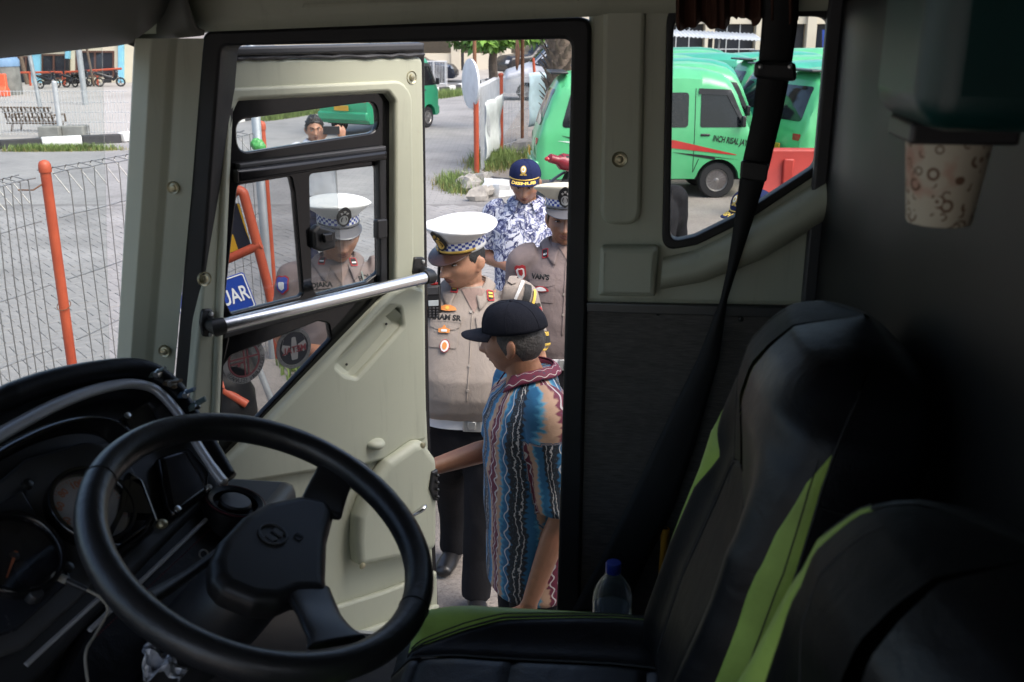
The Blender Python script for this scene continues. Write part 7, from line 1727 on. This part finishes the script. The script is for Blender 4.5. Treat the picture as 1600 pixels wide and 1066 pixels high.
# ------------------------------------------------------------------ man in batik with the black cap
L_ = place(800, 485, 1.64)
b1 = Person('man in striped batik shirt and black baseball cap, reaching for the door', (L_[0]+.06, L_[1]+.02), R(-76), 1.675, None, .0045, 'skin_dark')
b1.torso(belly=.15, fat=1.02, shirt='batik', tucked=False, hem=.70, flare=.10, loose=1.08, sleeves={'r': .86, 'l': .93}, arms={'r': ((-.19, .0, 1.39), (-.225, -.07, 1.11), (-.16, -.34, 1.08)), 'l': ((.19, .0, 1.39), (.235, .04, 1.05), (.225, -.06, .74))}, wr=.0075, pat=True, seed=9, vox=.008)
b1.hands('r', (.2, -1, 0), (0, 0, 1), .4); b1.hands('l', (-.1, -.3, -1), (1, 0, 0), .6)
b1.head(yaw=-30, pitch=4, base=(0, -.03, 1.475), wide=.98, jaw=1.0); b1.legs('trouser_black', .10); b1.done(); b1.face(open_=.7); b1.hair('hair_grey', low=-.05, thick=.006)
b1.baseball_cap('cap_black', 1.05, lift=.036, tilt=4); b1.collar('batik_collar', .25, .027, rx=.068, ry=.066, pat=True, base=1.462)
# ------------------------------------------------------------------ man in the floral shirt
L_ = place(822, 262, 1.70)
m1 = Person('man in blue and white floral shirt and navy cap looking at his phone', L_, R(-4), 1.765, None, .006, 'skin_brown')
m1.torso(belly=.35, fat=1.0, shirt='floral_camo', tucked=False, hem=.74, flare=.05, loose=1.05, sleeves={'r': .80, 'l': .80}, arms={'r': ((-.185, 0, 1.39), (-.225, .02, 1.13), (.0, -.24, 1.10)), 'l': ((.185, 0, 1.39), (.25, .02, 1.14), (.10, -.25, 1.08))}, wr=.006, seed=5)
m1.hands('r', (1, -.25, .0), (0, -.6, -.8), .5); m1.hands('l', (-1, -.2, 0), (0, -.6, -.8), .7)
m1.head(yaw=-2, pitch=15, jaw=1.05); m1.legs('trouser_black', .10); m1.done(); m1.face(open_=.45); m1.hair('hair_black', thick=.005)
m1.baseball_cap('cap_navy', .95, 'DISHUB', True, gold=True, lift=.040, tilt=-4); m1.collar('floral_camo', .5)
# ------------------------------------------------------------------ officer partly behind the pillar
L_ = place(886, 290, 1.80)
o2 = Person('officer with cream checkered cap half hidden by the door pillar', (L_[0]-.005, L_[1]), R(4), 1.795, None, .005, 'skin_dark')
o2.torso(belly=.3, shirt='uniform_mauve', sleeves={'r': .74, 'l': .74}, arms={'r': ((-.185, 0, 1.39), (-.225, .05, 1.12), (-.20, -.06, .88)), 'l': ((.185, 0, 1.39), (.23, .05, 1.12), (.21, -.06, .88))}, wr=.0048, seed=13)
o2.hands('r', (0, -.2, -1), (-1, 0, 0)); o2.hands('l', (0, -.2, -1), (1, 0, 0)); o2.head(yaw=-8, pitch=2, wide=.96, jaw=.9); o2.legs('trouser_black'); o2.done(); o2.face(open_=.6); o2.hair('hair_black', thick=.004)
o2.peaked_cap('cap_cream', visor='visor_grey', badge='silver', tilt=-2); o2.collar('uniform_mauve', .5, drop=.02); o2.belt('belt_white', .95, .045, .172, .128, -.005)
# ------------------------------------------------------------------ officer behind the door glass
L_ = place(523, 318, 1.76)
o3 = Person('officer in mauve uniform and white cap behind the door glass', L_, R(14), 1.775, None, .005, 'skin_brown')
o3.torso(belly=.4, fat=1.03, shirt='uniform_mauve', sleeves={'r': .74, 'l': .74}, arms={'r': ((-.19, 0, 1.39), (-.245, .03, 1.12), (-.05, -.22, 1.10)), 'l': ((.19, 0, 1.39), (.25, .04, 1.12), (.10, -.20, 1.03))}, wr=.0048, seed=23)
o3.hands('r', (1, -.25, .0), (0, -.5, .8), .8); o3.hands('l', (-1, -.1, .1), (0, -.7, .7), .8)
o3.head(yaw=8, pitch=9, wide=1.04, jaw=1.1); o3.legs('trouser_black'); o3.done(); o3.face(open_=.5); o3.hair('hair_black', thick=.004)
o3.peaked_cap('cap_white', visor='visor_grey', badge='silver', tilt=-2); o3.collar('uniform_mauve', .5, drop=.02); o3.belt('belt_white', .95, .045, .176, .134, -.008)
# ------------------------------------------------------------------ young man photographing with a phone
L_ = place(490, 190, 1.64)
y1 = Person('young man in white uniform shirt photographing with a raised phone', L_, R(10), 1.71, None, .006, 'skin_brown')
y1.torso(shirt='shirt_white', sleeves={'r': .70, 'l': .70}, arms={'r': ((-.18, 0, 1.385), (-.07, -.20, 1.29), (.055, -.30, 1.51)), 'l': ((.18, 0, 1.385), (.31, -.16, 1.33), (.265, -.30, 1.52))}, wr=.0048, seed=33)
y1.hands('r', (.5, -.2, .85), (-.5, -.8, 0), .9); y1.hands('l', (-.4, -.2, .85), (.5, -.8, 0), .9)
y1.head(yaw=6, pitch=6); y1.legs('trouser_navy'); y1.done(); y1.face(open_=.7); y1.hair('hair_black', True, thick=.008); y1.collar('shirt_white', .4); y1.belt('patch_black', .95, .04, .170, .122, 0, 'gold')
# ------------------------------------------------------------------ second navy cap, by the side window
L_ = place(1160, 296, 1.72)
n1_ = Person('person in navy cap with gold lettering below the side window', (L_[0]+.09, L_[1]), R(60), 1.735, None, .006, 'skin_brown')
n1_.torso(shirt='tshirt_navy', sleeves={'r': .7, 'l': .7}, arms={'r': ((-.185, 0, 1.39), (-.225, .03, 1.12), (-.21, -.06, .88)), 'l': ((.185, 0, 1.39), (.225, .03, 1.12), (.21, -.06, .88))}, seed=43)
n1_.hands('r', (0, -.2, -1), (-1, 0, 0)); n1_.hands('l', (0, -.2, -1), (1, 0, 0)); n1_.head(yaw=-125, pitch=12); n1_.legs('trouser_navy'); n1_.done(); n1_.face(); n1_.hair('hair_black', thick=.004); n1_.baseball_cap('cap_navy', .95, 'DISHUB', True, gold=True, lift=.040); n1_.collar('tshirt_navy', .4)
# ------------------------------------------------------------------ dark shoulder at the side window's corner
d1_ = Person('person in black whose shoulder shows at the side window corner', (.86, 6.3), R(20), 1.78, None, .008, 'skin_brown')
d1_.torso(shirt='shirt_dark', sleeves={'r': 2, 'l': 2}, arms={'r': ((-.19, 0, 1.40), (-.235, .03, 1.12), (-.21, -.06, .88)), 'l': ((.19, 0, 1.40), (.235, .03, 1.12), (.21, -.06, .88))}, seed=53)
d1_.hands('r', (0, -.2, -1), (-1, 0, 0)); d1_.hands('l', (0, -.2, -1), (1, 0, 0)); d1_.head(); d1_.legs('trouser_black'); d1_.done(); d1_.face(); d1_.hair('hair_black', True); d1_.collar('shirt_dark', .4)
# ================================================================== badges, radio, phones
def tabs(p, L, rank='patch_yellow', n=2, base='patch_red', s=1.0):
    for (x, y, r_) in L:
        p.decal('collar_tab', [rnd(.030*s, .046*s)], (x, y), base, .003, r_, .002, bvh=p.top_bvh)
        p.decal('tab_field', [rnd(.022*s, .036*s)], (x, y), 'patch_black', .0052, r_, .001, bvh=p.top_bvh)
        for q in range(n): p.decal('rank_bar', [[(-.009*s, -.010*s+q*.014*s), (.009*s, -.010*s+q*.014*s), (.009*s, -.002*s+q*.014*s), (-.009*s, -.002*s+q*.014*s)]], (x, y), rank, .0064, r_, .001, bvh=p.top_bvh)
def pocket(p, px, py, w=.12, h=.12, mat=None, rot=0.0):
    mat = mat or p.shirt.data.materials[0].name
    p.decal('pocket', [rnd(w, h, .008)], (px, py+18), mat, .0022, rot, .002); p.decal('pocket_flap', [fillet([(-w/2-.003, h*.5), (w/2+.003, h*.5), (w/2+.003, h*.14), (w*.3, h*.06), (-w*.3, h*.06), (-w/2-.003, h*.14)], .005)], (px, py+18), mat, .005, rot, .0025)
# officer 1
o1.decal('undershirt', [[(0, -.075), (.050, .03), (-.050, .03)]], (740, 462), 'undershirt', .003, 0, .001)
tabs(o1, [(711, 450, R(10)), (766, 462, R(-14))])
pocket(o1, 694, 500, .115, .13); pocket(o1, 770, 500, .115, .13)
o1.decal('name_strip', [rnd(.125, .032)], (698, 497), 'uniform_khaki', .0075, R(-1), .0012); o1.text('IMAM SR', .030, (698, 497), 'patch_black', .0095, sx=1.0, bold=.0012)
wing = fillet([(-.040, -.006), (-.012, -.012), (.012, -.012), (.040, -.006), (.030, .006), (.010, .014), (-.010, .014), (-.030, .006)], .003)
o1.decal('wing_badge', [wing], (700, 483), 'patch_orange', .009, 0, .002); o1.decal('wing_badge_centre', [circle2((0, 0), .008, 12)], (700, 483), 'patch_yellow', .012, 0, .001)
o1.decal('crest_badge', [fillet([(-.022, -.014), (.022, -.014), (.024, .002), (.008, .006), (.0, .020), (-.008, .006), (-.024, .002)], .003)], (695, 515), 'patch_orange', .010, 0, .002); o1.decal('crest_centre', [rnd(.024, .010)], (695, 517), 'patch_white', .0125, 0, .001)
o1.decal('round_badge', [circle2((0, 0), .020, 18, .026)], (696, 541), 'patch_red', .010, 0, .002); o1.decal('round_badge_ring', [circle2((0, 0), .017, 18, .023)], (696, 541), 'patch_white', .0122, 0, .0008); o1.decal('round_badge_centre', [circle2((0, 0), .010, 14, .015)], (696, 541), 'patch_orange', .0134, 0, .0008)
o1.line([(738, 478), (736, 520), (734, 560), (731, 600), (729, 632)], .0022, 'uniform_khaki', 'placket_edge', .002); o1.buttons([(736, 488), (735, 524), (733, 572), (731, 610)], r=.0062); o1.buttons([(681, 517), (711, 515)], r=.005)
# sleeve patches on the arm at the right of the picture
for at, col, r0 in (((836, 486), 'patch_black', .0), ((838, 492), 'patch_red', .0)): o1.decal('shoulder_patch', [[(a*.85, b*.85) for a, b in shield]], at, col, .004 if col == 'patch_black' else .006, R(-14), .0015)
o1.decal('sleeve_band', [rnd(.10, .055)], (851, 528), 'patch_black', .005, R(-14), .0015); o1.text('POLISI', .022, (851, 522), 'patch_yellow', .0075, bold=.001, rot=R(-14)); o1.text('SAT LANTAS', .015, (852, 538), 'patch_yellow', .0075, bold=.0006, rot=R(-14)); o1.decal('sleeve_trim', [rnd(.10, .008)], (848, 545), 'patch_yellow', .007, R(-14), .001)
ep = [fillet([(-.03, -.014), (.04, -.016), (.05, 0), (.04, .016), (-.03, .014)], .004)]
o1.decal('epaulette', ep, (802, 436), 'uniform_khaki', .006, R(-20), .003); o1.decal('armband_strap', [rnd(.012, .09)], (812, 452), 'patch_white', .007, R(-30), .002)
o1.decal('arm_stripe', [rnd(.03, .075)], (824, 458), 'patch_black', .007, R(-24), .002); o1.decal('arm_stripe', [rnd(.012, .07)], (833, 466), 'patch_yellow', .008, R(-24), .002)
# hand-held radio clipped to his chest
rp_ = PY(677, 470, 3.82)
rad = thing('handheld_radio', 'black handheld radio with antenna clipped on the officer in front', 'radio', rp_)
def rbox(c, sz, name, mat, bev=.004): MB().box(rp_ + Vector(c), sz, rotz(R(12)).to_3x3()).build(name, mat, rad, bevel=bev)
rbox((0, 0, 0), (.058, .035, .135), 'radio_body', 'radio_black', .008); rbox((.002, -.019, -.005), (.040, .004, .022), 'radio_screen', 'radio_screen', .001); rbox((0, -.019, .045), (.044, .006, .03), 'speaker_grille', 'plastic_grey', .002); rbox((.004, .0, .072), (.030, .030, .012), 'volume_knob', 'lamp_red', .004)
for i in range(3):
    for j in range(4): rbox((-.012+i*.014, -.0195, -.026-j*.011), (.009, .004, .007), 'radio_key', 'plastic_grey', .001)
MB().tube([rp_+Vector((.022, 0, .06)), rp_+Vector((.026, 0, .14)), rp_+Vector((.030, .0, .235))], [.0075, .006, .004], 10).build('antenna', 'radio_black', rad)
# officer behind the pillar
o2.decal('undershirt', [[(0, -.06), (.045, .03), (-.045, .03)]], (887, 392), 'undershirt', .003, 0, .001)
tabs(o2, [(852, 396, R(14))], 'patch_white', 1); pocket(o2, 846, 432, .115, .13)
o2.decal('name_strip', [rnd(.125, .034)], (845, 433), 'uniform_mauve', .007, 0, .0012); o2.text("VAN'S", .032, (845, 433), 'patch_black', .009, bold=.0014)
o2.decal('wing_badge', [wing], (846, 452), 'patch_red', .009, 0, .002); o2.decal('wing_badge_centre', [[(a*.7, b*.7) for a, b in wing]], (846, 452), 'patch_white', .0115, 0, .001)
o2.line([(884, 410), (882, 450), (880, 490), (878, 530)], .0022, 'uniform_mauve', 'placket_edge', .002); o2.buttons([(881, 460), (880, 492)])
o2.decal('shoulder_patch', [[(a*.72, b*.9) for a, b in shield]], (814, 425), 'patch_red', .005, R(10), .0015); o2.decal('shoulder_patch_field', [[(a*.54, b*.68) for a, b in shield]], (814, 427), 'patch_white', .007, R(10), .001); o2.decal('shoulder_patch_mark', [[(a*.3, b*.4) for a, b in shield]], (814, 425), 'patch_red', .0085, R(10), .001)
# officer behind the door glass
o3.decal('undershirt', [[(0, -.06), (.045, .03), (-.045, .03)]], (532, 424), 'undershirt', .003, 0, .001)
tabs(o3, [(504, 408, R(12)), (552, 410, R(-10))], 'patch_white', 1)
o3.decal('name_strip', [rnd(.125, .034)], (503, 446), 'uniform_mauve', .007, R(4), .0012); o3.text('DJAKA', .030, (503, 446), 'patch_black', .009, bold=.0012, rot=R(4)); o3.decal('name_strip', [rnd(.125, .034)], (574, 434), 'uniform_mauve', .007, R(4), .0012); o3.text('POLISI', .032, (574, 434), 'patch_black', .009, bold=.0014, rot=R(4))
o3.decal('pen', [rnd(.006, .06)], (566, 436), 'teal_plastic', .012, 0, .004)
o3.decal('shoulder_patch', [shield], (441, 445), 'patch_red', .005, R(6), .0015); o3.decal('shoulder_patch_field', [[(a*.86, b*.86) for a, b in shield]], (441, 445), 'patch_blue', .007, R(6), .001); o3.decal('shoulder_patch_mark', [[(a*.45, b*.45) for a, b in shield]], (441, 447), 'patch_white', .0085, R(6), .001)
o3.line([(533, 440), (531, 480), (528, 520)], .0022, 'uniform_mauve', 'placket_edge', .002)
# phones
def phone(loc, rz, tilt, lab, w=.072, h=.15):
    p = thing('mobile_phone', lab, 'phone', loc); M = rotz(rz) @ Matrix.Rotation(tilt, 4, 'X')
    MB().box(Vector(loc), (w, .009, h), M.to_3x3()).build('phone_body', 'radio_black', p, bevel=.004); MB().box(Vector(loc) + M.to_3x3() @ Vector((w*.3, -.006, h*.38)), (.018, .003, .03), M.to_3x3()).build('camera_bump', 'gloss_black', p, bevel=.001); return p
h_ = m1.M @ (Vector((.085, -.27, 1.12))*m1.k); phone(h_, R(-20), R(-60), 'dark phone in the hands of the man in floral shirt')
h_ = y1.M @ (Vector((.16, -.355, 1.60))*y1.k); p_ = thing('mobile_phone', 'black phone held sideways by the young man photographing', 'phone', h_); M = rotz(R(10)); MB().box(h_, (.15, .009, .072), M.to_3x3()).build('phone_body', 'radio_black', p_, bevel=.004)
y1.decal('chest_pocket', [rnd(.11, .12, .006)], (522, 232), 'shirt_white', .003, 0, .002)
m1.line([(823, 292), (821, 330), (819, 380), (818, 425)], .0025, 'floral_camo', 'placket_edge', .002)
